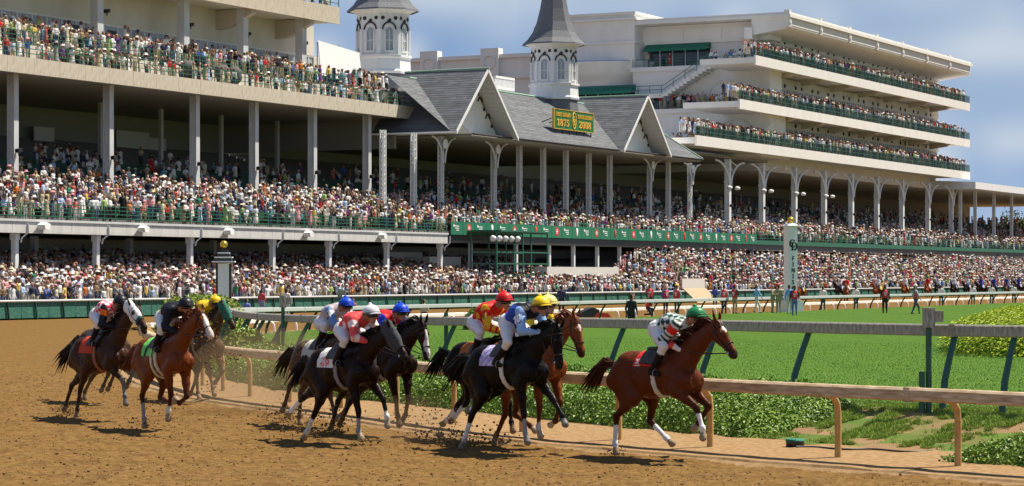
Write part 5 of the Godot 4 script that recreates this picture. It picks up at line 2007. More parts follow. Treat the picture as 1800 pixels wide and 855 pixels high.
func jockey_field(hd: Dictionary, cell: float) -> Field:
	var j: Array = hd.jk
	var hip := v3(j[0])
	var sh := v3(j[1])
	var head := v3(j[2])
	var fwd := Vector3(1, 0, 0)
	var lo := Vector3(minf(hip.x - 0.28, j[6][0] - 0.22), j[6][1] - 0.14, -0.44)
	var hi := Vector3(head.x + 0.26, head.y + 0.20, 0.44)
	var f := Field.new(lo, hi, cell)
	var mid := hip.lerp(sh, 0.5) + Vector3(-0.02, 0.055, 0)
	f.cone(hip + Vector3(0, -0.01, -0.07), hip + Vector3(0, -0.01, 0.07), 0.118, 0.118, 1.0, 0.05, 5)
	f.cone(hip + Vector3(0.03, 0.01, 0), mid, 0.116, 0.124, 1.28, 0.06, 0)
	f.cone(mid, sh + Vector3(-0.03, 0.0, 0), 0.124, 0.122, 1.34, 0.06, 0)
	f.cone(sh + Vector3(-0.02, -0.01, -0.14), sh + Vector3(-0.02, -0.01, 0.14), 0.078, 0.078, 1.0, 0.05, 0)
	# neck, head, face looking forward
	var nk := sh.lerp(head, 0.45) + Vector3(0.0, 0.0, 0)
	f.cone(sh + Vector3(0.0, 0.02, 0), nk, 0.062, 0.056, 1.0, 0.03, 6)
	f.cone(head + Vector3(-0.02, 0.0, 0), head + Vector3(0.015, 0.01, 0), 0.092, 0.092, 0.86, 0.02, 7)
	f.cone(head + Vector3(0.04, -0.05, 0), head + Vector3(0.055, -0.105, 0), 0.064, 0.042, 0.86, 0.03, 7)
	f.cone(head + Vector3(0.098, -0.035, 0), head + Vector3(0.115, -0.062, 0), 0.012, 0.016, 1.0, 0.015, 7)
	f.cone(head + Vector3(0.088, -0.088, -0.016), head + Vector3(0.088, -0.088, 0.016), 0.012, 0.012, 1.0, 0.012, 8)
	for s in [-1.0, 1.0]:
		f.cone(head + Vector3(-0.005, -0.04, 0.078 * s), head + Vector3(-0.012, -0.015, 0.086 * s), 0.016, 0.02, 0.6, 0.01, 7)
		var el := v3(j[3])
		var ha := v3(j[4])
		var kn := v3(j[5])
		var ft := v3(j[6])
		for q in [0]:
			el.z *= s; ha.z *= s; kn.z *= s; ft.z *= s
		if s < 0:
			el += Vector3(0.04, 0.01, 0); ha += Vector3(0.04, 0.01, 0); kn += Vector3(0.02, 0, 0)
			ha.z = minf(ha.z, -0.05)
		else:
			ha.z = maxf(ha.z, 0.05)
		var so := sh + Vector3(-0.02, -0.015, 0.165 * s)
		f.cone(so, el, 0.078, 0.062, 1.0, 0.04, 1)
		f.cone(el, el.lerp(ha, 0.55), 0.062, 0.048, 1.0, 0.03, 2)
		f.cone(el.lerp(ha, 0.55), ha, 0.042, 0.030, 1.0, 0.02, 2)
		f.cone(ha, ha + (ha - el).normalized() * 0.035, 0.029, 0.030, 1.0, 0.02, 9)
		var ho := hip + Vector3(0.0, -0.03, 0.085 * s)
		f.cone(ho, ho.lerp(kn, 0.5), 0.112, 0.088, 1.0, 0.05, 5)
		f.cone(ho.lerp(kn, 0.5), kn, 0.086, 0.062, 1.0, 0.04, 5)
		f.cone(kn, kn.lerp(ft, 0.30), 0.060, 0.055, 1.0, 0.03, 5)
		f.cone(kn.lerp(ft, 0.30), ft + Vector3(-0.02, 0.05, 0), 0.058, 0.040, 1.0, 0.02, 10)
		f.cone(ft + Vector3(-0.04, 0.015, 0), ft + Vector3(0.11, -0.01, 0), 0.040, 0.032, 0.9, 0.03, 10)
	return f

func hand_points(sgn: float) -> Array:     # a closed hand: palm and five curled fingers, as short chains
	var out := []
	for q in 4:
		var y := 0.026 - 0.018 * q
		var l: float = [0.9, 1.0, 0.95, 0.8][q]
		out.append([Vector3(0.045, y, 0.012 * sgn), Vector3(0.045 + 0.032 * l, y, 0.008 * sgn), Vector3(0.050 + 0.026 * l, y - 0.002, -0.020 * sgn), Vector3(0.040, y - 0.003, -0.026 * sgn)])
	out.append([Vector3(0.015, 0.034, -0.004 * sgn), Vector3(0.040, 0.046, -0.016 * sgn), Vector3(0.062, 0.040, -0.022 * sgn), Vector3(0.070, 0.034, -0.022 * sgn)])
	return out

func jockey_colors(hd: Dictionary, s: Dictionary) -> PackedColorArray:
	var k: Dictionary = RIDE[hd.id]
	var A := C3(k.a)
	var B := C3(k.b)
	var SL := C3(k.s)
	var j: Array = hd.jk
	var hip := v3(j[0])
	var sh := v3(j[1])
	var ax := (sh - hip).normalized()
	var upv := Vector3(-ax.y, ax.x, 0)
	var el := v3(j[3])
	var ha := v3(j[4])
	var out := PackedColorArray()
	out.resize(s.v.size())
	for i in s.v.size():
		var p: Vector3 = s.v[i]
		var w: int = s.id[i]
		var c := Color(0.40, 0.20, 0.13)
		var r := p - hip
		var t := r.dot(ax)
		var up := r.dot(upv)
		match w:
			0:
				c = A
				var ang := atan2(p.z, up + 0.02) * 0.16
				match k.pat:
					"diamond":
						var g := int(floor((t + ang) * 11.0)) + int(floor((t - ang) * 11.0))
						c = B if g % 2 == 0 else A
						if hd.id == "L" and up > 0.07: c = Color(0.02, 0.10, 0.07) if g % 2 == 0 else Color(0.55, 0.60, 0.60)
					"half":
						c = B if t > 0.26 and absf(p.z) < 0.12 or t > 0.40 else A
					"yoke":
						c = B if absf(t - 0.20 + absf(p.z) * 0.5) < 0.022 else A
					"splash":
						var g2 := sin(t * 31.0 + p.z * 9.0) + sin(p.z * 27.0 - t * 13.0 + up * 20.0)
						c = B if g2 > 1.0 else A
			1:
				c = SL
				if k.band.size() > 0:
					var q := absf(p.z)
					var tt := (Vector3(p.x, p.y, q) - Vector3(sh.x, sh.y, 0.165)).dot((el - Vector3(sh.x, sh.y, 0.165)).normalized())
					if tt > 0.04 and tt < 0.14: c = C3(k.band)
					elif hd.id == "L" : c = Color(0.62, 0.64, 0.62) if fmod(tt * 30.0 + 10.0, 2.0) < 1.0 else B
				elif hd.id == "K": c = A
			2:
				c = SL
				var tt2 := (Vector3(p.x, p.y, absf(p.z)) - el).dot((ha - el).normalized())
				if hd.id == "L": c = Color(0.015, 0.03, 0.03) if tt2 < 0.10 else (Color(0.72, 0.05, 0.03) if tt2 < 0.17 else Color(0.74, 0.73, 0.70))
				elif hd.id == "I": c = C3(k.band) if fmod(tt2 * 22.0 + 9.0, 2.0) < 0.8 else SL
				elif hd.id == "E": c = Color(0.78, 0.72, 0.72) if tt2 < 0.07 else SL
			5:
				c = Color(0.72, 0.71, 0.73)
				if t > 0.13 and up > 0.02: c = A
			6: c = Color(0.36, 0.18, 0.115)
			8: c = Color(0.30, 0.11, 0.085)
			9: c = Color(0.38, 0.20, 0.13)
			10: c = Color(0.012, 0.011, 0.011)
		out[i] = c
	return out

func build_jockey(hd: Dictionary, cell: float) -> Dictionary:
	var f := jockey_field(hd, cell)
	var s := f.skin()
	var col := jockey_colors(hd, s)
	var noise := FastNoiseLite.new()
	noise.seed = 21 + hash(hd.id) % 40
	noise.frequency = 1.0
	noise.fractal_octaves = 2
	ripple(s, noise, 9.0, 0.010, [0, 1, 2])
	ripple(s, noise, 13.0, 0.006, [5])
	return {"skin": s, "col": col}

func helmet_mesh(cap: Color, pom: bool) -> ArrayMesh:
	var mb := MB.new()
	var prof := []
	for q in 9:
		var t := PI * 0.5 * q / 8.0
		prof.append(Vector2(0.124 * cos(t), 0.0 + 0.118 * sin(t)))
	mb.lathe(Vector3.ZERO, prof, 20, cap, 1.10, 0.92)
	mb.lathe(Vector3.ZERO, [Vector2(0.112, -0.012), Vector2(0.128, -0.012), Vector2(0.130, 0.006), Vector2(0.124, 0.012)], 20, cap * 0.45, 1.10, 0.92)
	# peak
	for q in 8:
		var a0 := lerpf(-0.95, 0.95, q / 8.0)
		var a1 := lerpf(-0.95, 0.95, (q + 1) / 8.0)
		var r0 := 0.132 + 0.05 * cos(a0 * 1.5)
		var r1 := 0.132 + 0.05 * cos(a1 * 1.5)
		var p0 := Vector3(cos(a0) * 0.132, 0.0, sin(a0) * 0.115)
		var p1 := Vector3(cos(a1) * 0.132, 0.0, sin(a1) * 0.115)
		var q0 := Vector3(cos(a0) * r0 * 1.05, -0.026, sin(a0) * r0 * 0.88)
		var q1 := Vector3(cos(a1) * r1 * 1.05, -0.026, sin(a1) * r1 * 0.88)
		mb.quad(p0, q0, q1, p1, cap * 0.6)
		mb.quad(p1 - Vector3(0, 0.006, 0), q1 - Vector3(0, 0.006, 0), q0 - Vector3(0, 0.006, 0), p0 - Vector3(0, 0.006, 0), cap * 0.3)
	if pom:
		mb.ball(Vector3(-0.01, 0.125, 0), Vector3(0.028, 0.022, 0.028), 8, 6, cap)
	return mb.done()

func goggle_mesh() -> ArrayMesh:
	var mb := MB.new()
	var pts := []
	for q in 13:
		var a := lerpf(-1.25, 1.25, q / 12.0)
		pts.append(Vector3(cos(a) * 0.110 + 0.005, 0, sin(a) * 0.092))
	mb.tube(pts, [0.024], 7, Color(0.02, 0.018, 0.015), 0.45)
	var strap := []
	for q in 13:
		var a := lerpf(1.2, TAU - 1.2, q / 12.0)
		strap.append(Vector3(cos(a) * 0.142, 0.035 - 0.035 * cos(a), sin(a) * 0.120))
	mb.tube(strap, [0.012], 6, Color(0.03, 0.025, 0.02), 0.4)
	return mb.done()

func hand_mesh(sgn: float) -> ArrayMesh:
	var f := Field.new(Vector3(-0.03, -0.07, -0.06), Vector3(0.12, 0.08, 0.06), 0.0042)
	f.cone(Vector3(-0.01, 0.0, 0.004 * sgn), Vector3(0.036, 0.0, 0.008 * sgn), 0.026, 0.034, 0.55, 0.012, 0)
	for ch in hand_points(sgn):
		for q in 3:
			f.cone(ch[q], ch[q + 1], 0.0095 - 0.0006 * q, 0.0089 - 0.0006 * q, 1.0, 0.003, 0)
	var s := f.skin()
	var col := PackedColorArray()
	col.resize(s.v.size())
	col.fill(Color(0.40, 0.21, 0.14))
	return skin_mesh(s, col)

func make_riders() -> void:
	var jobs := 2 * HORSES.size()
	built.resize(jobs)
	var g := WorkerThreadPool.add_group_task(func(n: int) -> void:
		built[n] = build_horse(HORSES[n / 2], 0.021) if n % 2 == 0 else build_jockey(HORSES[n / 2], 0.0145), jobs)
	WorkerThreadPool.wait_for_group_task_completion(g)
	var hands := {1.0: hand_mesh(1.0), -1.0: hand_mesh(-1.0)}
	var gog := goggle_mesh()
	for n in HORSES.size():
		var hd: Dictionary = HORSES[n]
		var r: Dictionary = built[2 * n]
		var bs := Basis(Vector3.UP, -deg_to_rad(hd.phi))
		var pos := Vector3(hd.pos[0], 0.0, hd.pos[1])
		var h := thing("race_horse", LABEL[hd.id][0], "horse", pos, bs, "horses racing round the bend")
		part(h, "body", skin_mesh(r.skin, r.col), M.coat)
		part(h, "mane", r.mane.done(), M.hair)
		part(h, "tail", r.tail.done(), M.hair)
		for ey in r.eyes:
			part(h, "eye", ey.done(), M.gloss)
		part(h, "bridle", r.bridle.done(), M.leather)
		if r.has("hood"):
			part(h, "hood", skin_mesh(r.hood.skin, r.hood.col), M.cloth)
		part(h, "saddle_cloth", r.cloth.done(), M.cloth)
		part(h, "saddle", r.saddle.done(), M.leather)
		part(h, "girth", r.girth.done(), M.cloth)
		# the rider is a thing of its own, standing in the irons
		var jr: Dictionary = built[2 * n + 1]
		var k: Dictionary = RIDE[hd.id]
		var j: Array = hd.jk
		var hip := v3(j[0])
		var rd := thing("jockey", LABEL[hd.id][1], "person", pos + bs * hip, bs, "jockeys riding in the race")
		var off := Transform3D(Basis.IDENTITY, -hip)
		part(rd, "body", skin_mesh(jr.skin, jr.col), M.silk, off)
		var head := v3(j[2])
		part(rd, "helmet", helmet_mesh(C3(k.cap), true), M.cap, Transform3D(Basis(Vector3(0, 0, 1), 0.12) * Basis.from_scale(Vector3.ONE * 1.10), head - hip + Vector3(-0.005, 0.022, 0)))
		part(rd, "goggles", gog, M.gloss, Transform3D(Basis.IDENTITY, head - hip + Vector3(-0.004, -0.022, 0)))
		for sg in [1.0, -1.0]:
			var el := v3(j[3])
			var ha := v3(j[4])
			el.z *= sg; ha.z = maxf(absf(ha.z), 0.05) * sg
			if sg < 0:
				el += Vector3(0.04, 0.01, 0); ha += Vector3(0.04, 0.01, 0)
			var dx := (ha - el).normalized()
			var dz := dx.cross(Vector3.UP).normalized()
			part(rd, "hand", hands[sg], M.skin, Transform3D(Basis(dx, dz.cross(dx), dz), ha + dx * 0.02 - hip))
			# stirrup iron
			var ft := v3(j[6])
			ft.z *= sg
			var st := MB.new()
			var rp := []
			for q in 11:
				var th := lerpf(-0.9, PI + 0.9, q / 10.0)
				rp.append(ft + Vector3(0.05, 0.0 + 0.058 * sin(th), 0.05 * cos(th)))
			st.tube(rp, [0.006], 5, Color(0.25, 0.25, 0.26))
			st.tube([rp[5], rp[5] + Vector3(0.06, 0.20, -0.06 * sg)], [0.012], 5, Color(0.04, 0.03, 0.025), 0.4)
			part(h, "stirrup", st.done(), M.steel)
		if k.num != "":
			var el2 := v3(j[3])
			var so := v3(j[1]) + Vector3(-0.02, -0.015, 0.165)
			var mid := so.lerp(el2, 0.42)
			var dy := (so - el2).normalized()
			var dz2 := (Vector3(-0.15, 0.25, 1.0) - dy * Vector3(-0.15, 0.25, 1.0).dot(dy)).normalized()
			var xf := Transform3D(Basis(dy.cross(dz2), dy, dz2), mid - hip + dz2 * 0.058)
			var pm := MB.new()
			for q in 9:
				var a0 := lerpf(-0.95, 0.95, q / 9.0)
				var a1 := lerpf(-0.95, 0.95, (q + 1) / 9.0)
				var R := 0.068
				var p0 := Vector3(sin(a0) * R, 0, cos(a0) * R - R + 0.012)
				var p1 := Vector3(sin(a1) * R, 0, cos(a1) * R - R + 0.012)
				pm.quad(p0 + Vector3(0, -0.062, 0), p1 + Vector3(0, -0.062, 0), p1 + Vector3(0, 0.062, 0), p0 + Vector3(0, 0.062, 0))
			part(rd, "number_patch", pm.done(), M.patch_yellow if k.num == "4" else (M.patch_blue if k.num == "10" else M.patch_white), xf)
			var tm := text_mesh(k.num, 0.12, 0.006)
			part(rd, "number", tm, M.white_paint if k.num == "10" else M.ink, Transform3D(xf.basis, xf.origin + xf.basis.z * 0.012))
		if hd.id == "A" or hd.id == "D":
			var ha2 := v3(j[4])
			var wh := MB.new()
			var dirw := Vector3(-0.80, -0.22, 0.10).normalized()
			wh.tube([Vector3.ZERO, dirw * 0.35, dirw * 0.70], [0.012, 0.008, 0.006], 6, Color(0.012, 0.01, 0.009))
			wh.box(dirw * 0.74, Vector3(0.09, 0.03, 0.012), Color(0.015, 0.012, 0.01), Basis(Vector3(0, 0, 1), 0.26))
			var wp := part(self, "riding_whip", wh.done(), M.leather, Transform3D(bs, pos + bs * (ha2 + Vector3(0.03, 0.01, 0.03))))
			tag(wp, "thin black whip held by the rider in red and white diamonds" if hd.id == "A" else "thin black whip held by the rider with number 2", "whip", "whips in jockeys' hands")

func text_mesh(txt: String, height: float, depth: float, serif: bool = false) -> TextMesh:
	var t := TextMesh.new()
	var fnt := SystemFont.new()
	fnt.font_names = PackedStringArray(["Droid Serif" if serif else "Droid Sans"])
	fnt.font_weight = 700
	t.font = fnt
	t.text = txt
	t.font_size = 64
	t.pixel_size = height / 46.0
	t.depth = depth
	t.curve_step = 2.0
	return t

const LABEL := {
	"L": ["glossy chestnut racehorse with white leg wraps galloping in the lead", "jockey in green cap and white and dark green diamond silks"],
	"K": ["bright chestnut racehorse with a white star, half hidden behind black horse", "jockey in pale yellow cap behind the rider with number 10"],
	"J": ["black racehorse with white girth and blue and white saddle cloth", "jockey in yellow cap and blue silks with number 10"],
	"I": ["black racehorse with bushy tail and brown saddle cloth under the red-capped rider", "jockey in red cap and red and yellow silks with number 4"],
	"H": ["dark bay racehorse with a long white blaze on its face", "jockey in blue cap and red and blue silks behind the white-capped rider"],
	"E": ["near-black racehorse in a grey hood with red and white saddle cloth", "jockey in white cap and coral red silks with white patches"],
	"D": ["dusty brown racehorse splashed with dirt under rider number 2", "jockey in blue cap and pale silks with number 2 on the sleeve"],
	"B": ["chestnut racehorse with a white blaze and bright green saddle cloth", "jockey in black cap and black silks on the green saddle cloth"],
	"C": ["mud-coated racehorse in a dark green hood beside the blazed chestnut", "jockey in yellow cap and yellow silks behind the chestnut horse"],
	"A": ["brown racehorse in a white hood with a red saddle cloth", "jockey in black cap and red and white diamond silks"],
	"A2": ["brown racehorse almost hidden behind the horse in the white hood", "jockey in red cap half hidden behind the red and white diamonds"],
}

const HORSES := [
	{"id":"L","pos":[2.011,-33.615],"phi":48,"pitch":4.6,"y":-0.057,"poll":[1.167,1.908,0],"nose":[1.564,1.459,0],
	"legs":[[[0.563,0.956,0.149],[0.9,0.73,0.093],[1.007,0.46,0.093],[1.019,0.311,0.093]],[[0.589,0.952,-0.149],[0.942,0.748,-0.105],[0.765,0.518,-0.105],[0.653,0.419,-0.105]],[[-0.27,0.833,0.156],[-0.644,0.548,0.121],[-0.674,0.159,0.121],[-0.646,0.012,0.121]],[[-0.157,0.959,-0.16],[-0.212,0.492,-0.121],[0.106,0.267,-0.121],[0.234,0.189,-0.121]]],
	"jk":[[0.109,1.813,0],[0.575,1.872,0],[0.803,1.976,0],[0.382,1.652,0.226],[0.581,1.516,0.084],[0.423,1.564,0.261],[0.219,1.185,0.27]]},
	{"id":"K","pos":[0.186,-35.75],"phi":51,"pitch":4.9,"y":0.037,"poll":[1.137,1.938,0],"nose":[1.36,1.381,0],
	"legs":[[[0.491,1.009,0.149],[0.502,0.6,0.119],[0.47,0.312,0.119],[0.531,0.175,0.119]],[[0.532,1.049,-0.149],[0.701,0.678,-0.102],[0.611,0.402,-0.102],[0.479,0.332,-0.102]],[[-0.247,0.942,0.159],[-0.305,0.476,0.121],[-0.514,0.147,0.121],[-0.58,0.012,0.121]],[[-0.283,0.915,-0.159],[-0.369,0.453,-0.121],[-0.01,0.3,-0.121],[0.12,0.225,-0.121]]],
	"jk":[[-0.12,1.922,0],[0.341,2.011,0],[0.565,2.123,0],[0.385,1.717,0.225],[0.6,1.605,0.085],[0.209,1.691,0.253],[0.049,1.293,0.27]]},
	{"id":"J","pos":[-0.092,-34.66],"phi":51,"pitch":6.6,"y":0.002,"poll":[1.154,1.827,0],"nose":[1.248,1.235,0],
	"legs":[[[0.509,0.999,0.149],[0.552,0.593,0.112],[0.591,0.305,0.112],[0.644,0.165,0.112]],[[0.614,1.027,-0.149],[0.943,0.785,-0.113],[1.137,0.569,-0.113],[1.21,0.438,-0.113]],[[-0.326,0.839,0.157],[-0.646,0.495,0.121],[-0.814,0.143,0.121],[-0.888,0.012,0.121]],[[-0.161,0.993,-0.157],[-0.562,0.748,-0.121],[-0.914,0.581,-0.121],[-1.055,0.531,-0.121]]],
	"jk":[[0.12,1.89,0],[0.563,2.047,0],[0.804,2.114,0],[0.626,1.755,0.215],[0.837,1.745,0.031],[0.391,1.6,0.279],[0.116,1.271,0.27]]},
	{"id":"I","pos":[-0.456,-37.265],"phi":51,"pitch":3.7,"y":-0.042,"poll":[1.161,1.804,0],"nose":[1.419,1.262,0],
	"legs":[[[0.565,0.93,0.149],[0.802,0.598,0.113],[0.848,0.311,0.113],[0.894,0.169,0.113]],[[0.583,0.945,-0.149],[0.891,0.677,-0.11],[0.683,0.475,-0.11],[0.553,0.4,-0.11]],[[-0.133,1.031,0.16],[-0.243,0.574,0.121],[-0.551,0.335,0.121],[-0.67,0.244,0.121]],[[-0.405,0.79,-0.156],[-0.774,0.499,-0.121],[-1.073,0.248,-0.121],[-1.198,0.166,-0.121]]],
	"jk":[[-0.109,1.83,0],[0.309,2.045,0],[0.533,2.156,0],[0.395,1.76,0.214],[0.604,1.681,0.045],[0.255,1.675,0.25],[0.106,1.272,0.27]]},
	{"id":"H","pos":[-2.109,-38.371],"phi":53,"pitch":7,"y":-0.031,"poll":[1.149,1.808,0],"nose":[1.351,1.243,0],
	"legs":[[[0.501,1.008,0.149],[0.533,0.606,0.071],[0.593,0.323,0.071],[0.639,0.18,0.071]],[[0.524,0.995,-0.149],[0.647,0.608,-0.093],[0.564,0.33,-0.093],[0.452,0.231,-0.093]],[[-0.72,0.807,0.158],[-1.072,0.496,0.123],[-1.233,0.141,0.123],[-1.31,0.012,0.123]],[[-0.716,0.805,-0.158],[-1.065,0.491,-0.122],[-1.312,0.188,-0.122],[-1.411,0.076,-0.122]]],
	"jk":[[-0.12,1.761,0],[0.336,1.875,0],[0.569,1.965,0],[0.433,1.594,0.219],[0.658,1.523,0.068],[0.212,1.534,0.252],[0.057,1.133,0.27]]},
	{"id":"E","pos":[-2.611,-36.523],"phi":52,"pitch":7,"y":-0.091,"poll":[1.303,1.758,0],"nose":[1.729,1.336,0],
	"legs":[[[0.532,0.897,0.149],[0.632,0.501,0.113],[0.632,0.211,0.113],[0.718,0.088,0.113]],[[0.61,0.933,-0.149],[0.952,0.71,-0.11],[1.06,0.441,-0.11],[1.074,0.292,-0.11]],[[-0.24,0.801,0.158],[-0.539,0.438,0.121],[-0.775,0.128,0.121],[-0.871,0.012,0.121]],[[-0.821,0.823,-0.157],[-1.25,0.632,-0.123],[-1.577,0.42,-0.123],[-1.709,0.349,-0.123]]],
	"jk":[[0.12,1.739,0],[0.565,1.891,0],[0.803,1.967,0],[0.692,1.623,0.221],[0.835,1.547,-0.008],[0.478,1.581,0.262],[0.26,1.211,0.27]]},
	{"id":"D","pos":[-3.193,-40.389],"phi":53,"pitch":7,"y":-0.071,"poll":[1.253,1.723,0],"nose":[1.542,1.197,0],
	"legs":[[[0.468,0.932,0.149],[0.373,0.536,0.104],[0.503,0.277,0.104],[0.583,0.15,0.104]],[[0.523,0.95,-0.149],[0.65,0.565,-0.089],[0.552,0.292,-0.089],[0.43,0.204,-0.089]],[[-0.191,0.873,0.158],[-0.53,0.547,0.121],[-0.565,0.159,0.121],[-0.535,0.012,0.121]],[[-0.821,0.845,-0.158],[-1.251,0.653,-0.123],[-1.438,0.311,-0.123],[-1.523,0.188,-0.123]]],
	"jk":[[0.053,1.761,0],[0.471,1.977,0],[0.712,2.042,0],[0.657,1.748,0.21],[0.743,1.726,-0.055],[0.438,1.72,0.243],[0.26,1.329,0.27]]},
	{"id":"B","pos":[-5.807,-39.705],"phi":55,"pitch":5.3,"y":-0.025,"poll":[1.297,1.959,0],"nose":[1.759,1.577,0],
	"legs":[[[0.478,0.998,0.149],[0.422,0.6,0.067],[0.344,0.321,0.067],[0.327,0.172,0.067]],[[0.528,0.956,-0.149],[0.642,0.564,-0.113],[0.378,0.445,-0.113],[0.241,0.508,-0.113]],[[-0.227,0.896,0.158],[-0.531,0.538,0.121],[-0.45,0.157,0.121],[-0.412,0.012,0.121]],[[-0.18,0.95,-0.159],[-0.34,0.508,-0.121],[0.042,0.427,-0.121],[0.187,0.463,-0.121]]],
	"jk":[[0.12,1.871,0],[0.573,1.997,0],[0.817,2.051,0],[0.51,1.706,0.224],[0.728,1.613,0.075],[0.471,1.694,0.261],[0.26,1.32,0.27]]},
	{"id":"C","pos":[-6.42,-48.974],"phi":55,"pitch":6,"y":-0.071,"poll":[1.085,1.935,0],"nose":[1.517,1.52,0],
	"legs":[[[0.536,0.922,0.149],[0.68,0.54,0.107],[0.806,0.279,0.107],[0.877,0.147,0.107]],[[0.572,0.932,-0.149],[0.833,0.618,-0.107],[0.6,0.445,-0.107],[0.474,0.364,-0.107]],[[-0.163,0.922,0.161],[0.127,0.552,0.124],[0.186,0.167,0.124],[0.269,0.042,0.124]],[[-0.184,0.892,-0.159],[-0.345,0.45,-0.121],[-0.575,0.136,-0.121],[-0.66,0.012,-0.121]]],
	"jk":[[0.013,1.793,0],[0.461,1.938,0],[0.703,2,0],[0.512,1.644,0.221],[0.745,1.573,0.083],[0.395,1.721,0.245],[0.233,1.324,0.27]]},
	{"id":"A","pos":[-7.343,-42.532],"phi":49,"pitch":7,"y":-0.067,"poll":[1.044,2.002,0],"nose":[1.532,1.653,0],
	"legs":[[[0.541,0.972,0.149],[0.857,0.726,0.059],[0.935,0.446,0.059],[0.97,0.3,0.059]],[[0.597,0.972,-0.149],[1.001,0.925,-0.098],[0.82,0.699,-0.098],[0.711,0.595,-0.098]],[[-0.17,0.905,0.159],[-0.457,0.532,0.121],[-0.569,0.159,0.121],[-0.6,0.012,0.121]],[[-0.775,0.807,-0.158],[-1.171,0.554,-0.123],[-1.368,0.218,-0.123],[-1.442,0.087,-0.123]]],
	"jk":[[0.002,1.865,0],[0.456,1.985,0],[0.694,2.063,0],[0.457,1.689,0.232],[0.673,1.637,0.062],[0.37,1.727,0.252],[0.199,1.333,0.27]]},
	{"id":"A2","pos":[-8.264,-48.248],"phi":50,"pitch":7,"y":-0.061,"poll":[1.293,1.915,0],"nose":[1.654,1.435,0],
	"legs":[[[0.471,0.962,0.149],[0.35,0.575,0.085],[0.166,0.351,0.085],[0.075,0.232,0.085]],[[0.461,0.961,-0.149],[0.3,0.588,-0.089],[0.128,0.355,-0.089],[0.025,0.246,-0.089]],[[-0.266,0.81,0.156],[-0.645,0.532,0.121],[-0.755,0.158,0.121],[-0.722,0.012,0.121]],[[-0.331,0.77,-0.157],[-0.676,0.451,-0.121],[-0.945,0.169,-0.121],[-0.945,0.019,-0.121]]],
	"jk":[[-0.12,1.777,0],[0.339,1.88,0],[0.578,1.951,0],[0.301,1.587,0.235],[0.548,1.536,0.115],[0.247,1.635,0.25],[0.091,1.235,0.27]]},
]

# ---------------------------------------------------------------- people
const POSES := ["standing", "using binoculars", "shading eyes", "with hands held in front", "in a dress", "walking", "in a dress, arm raised", "kneeling"]

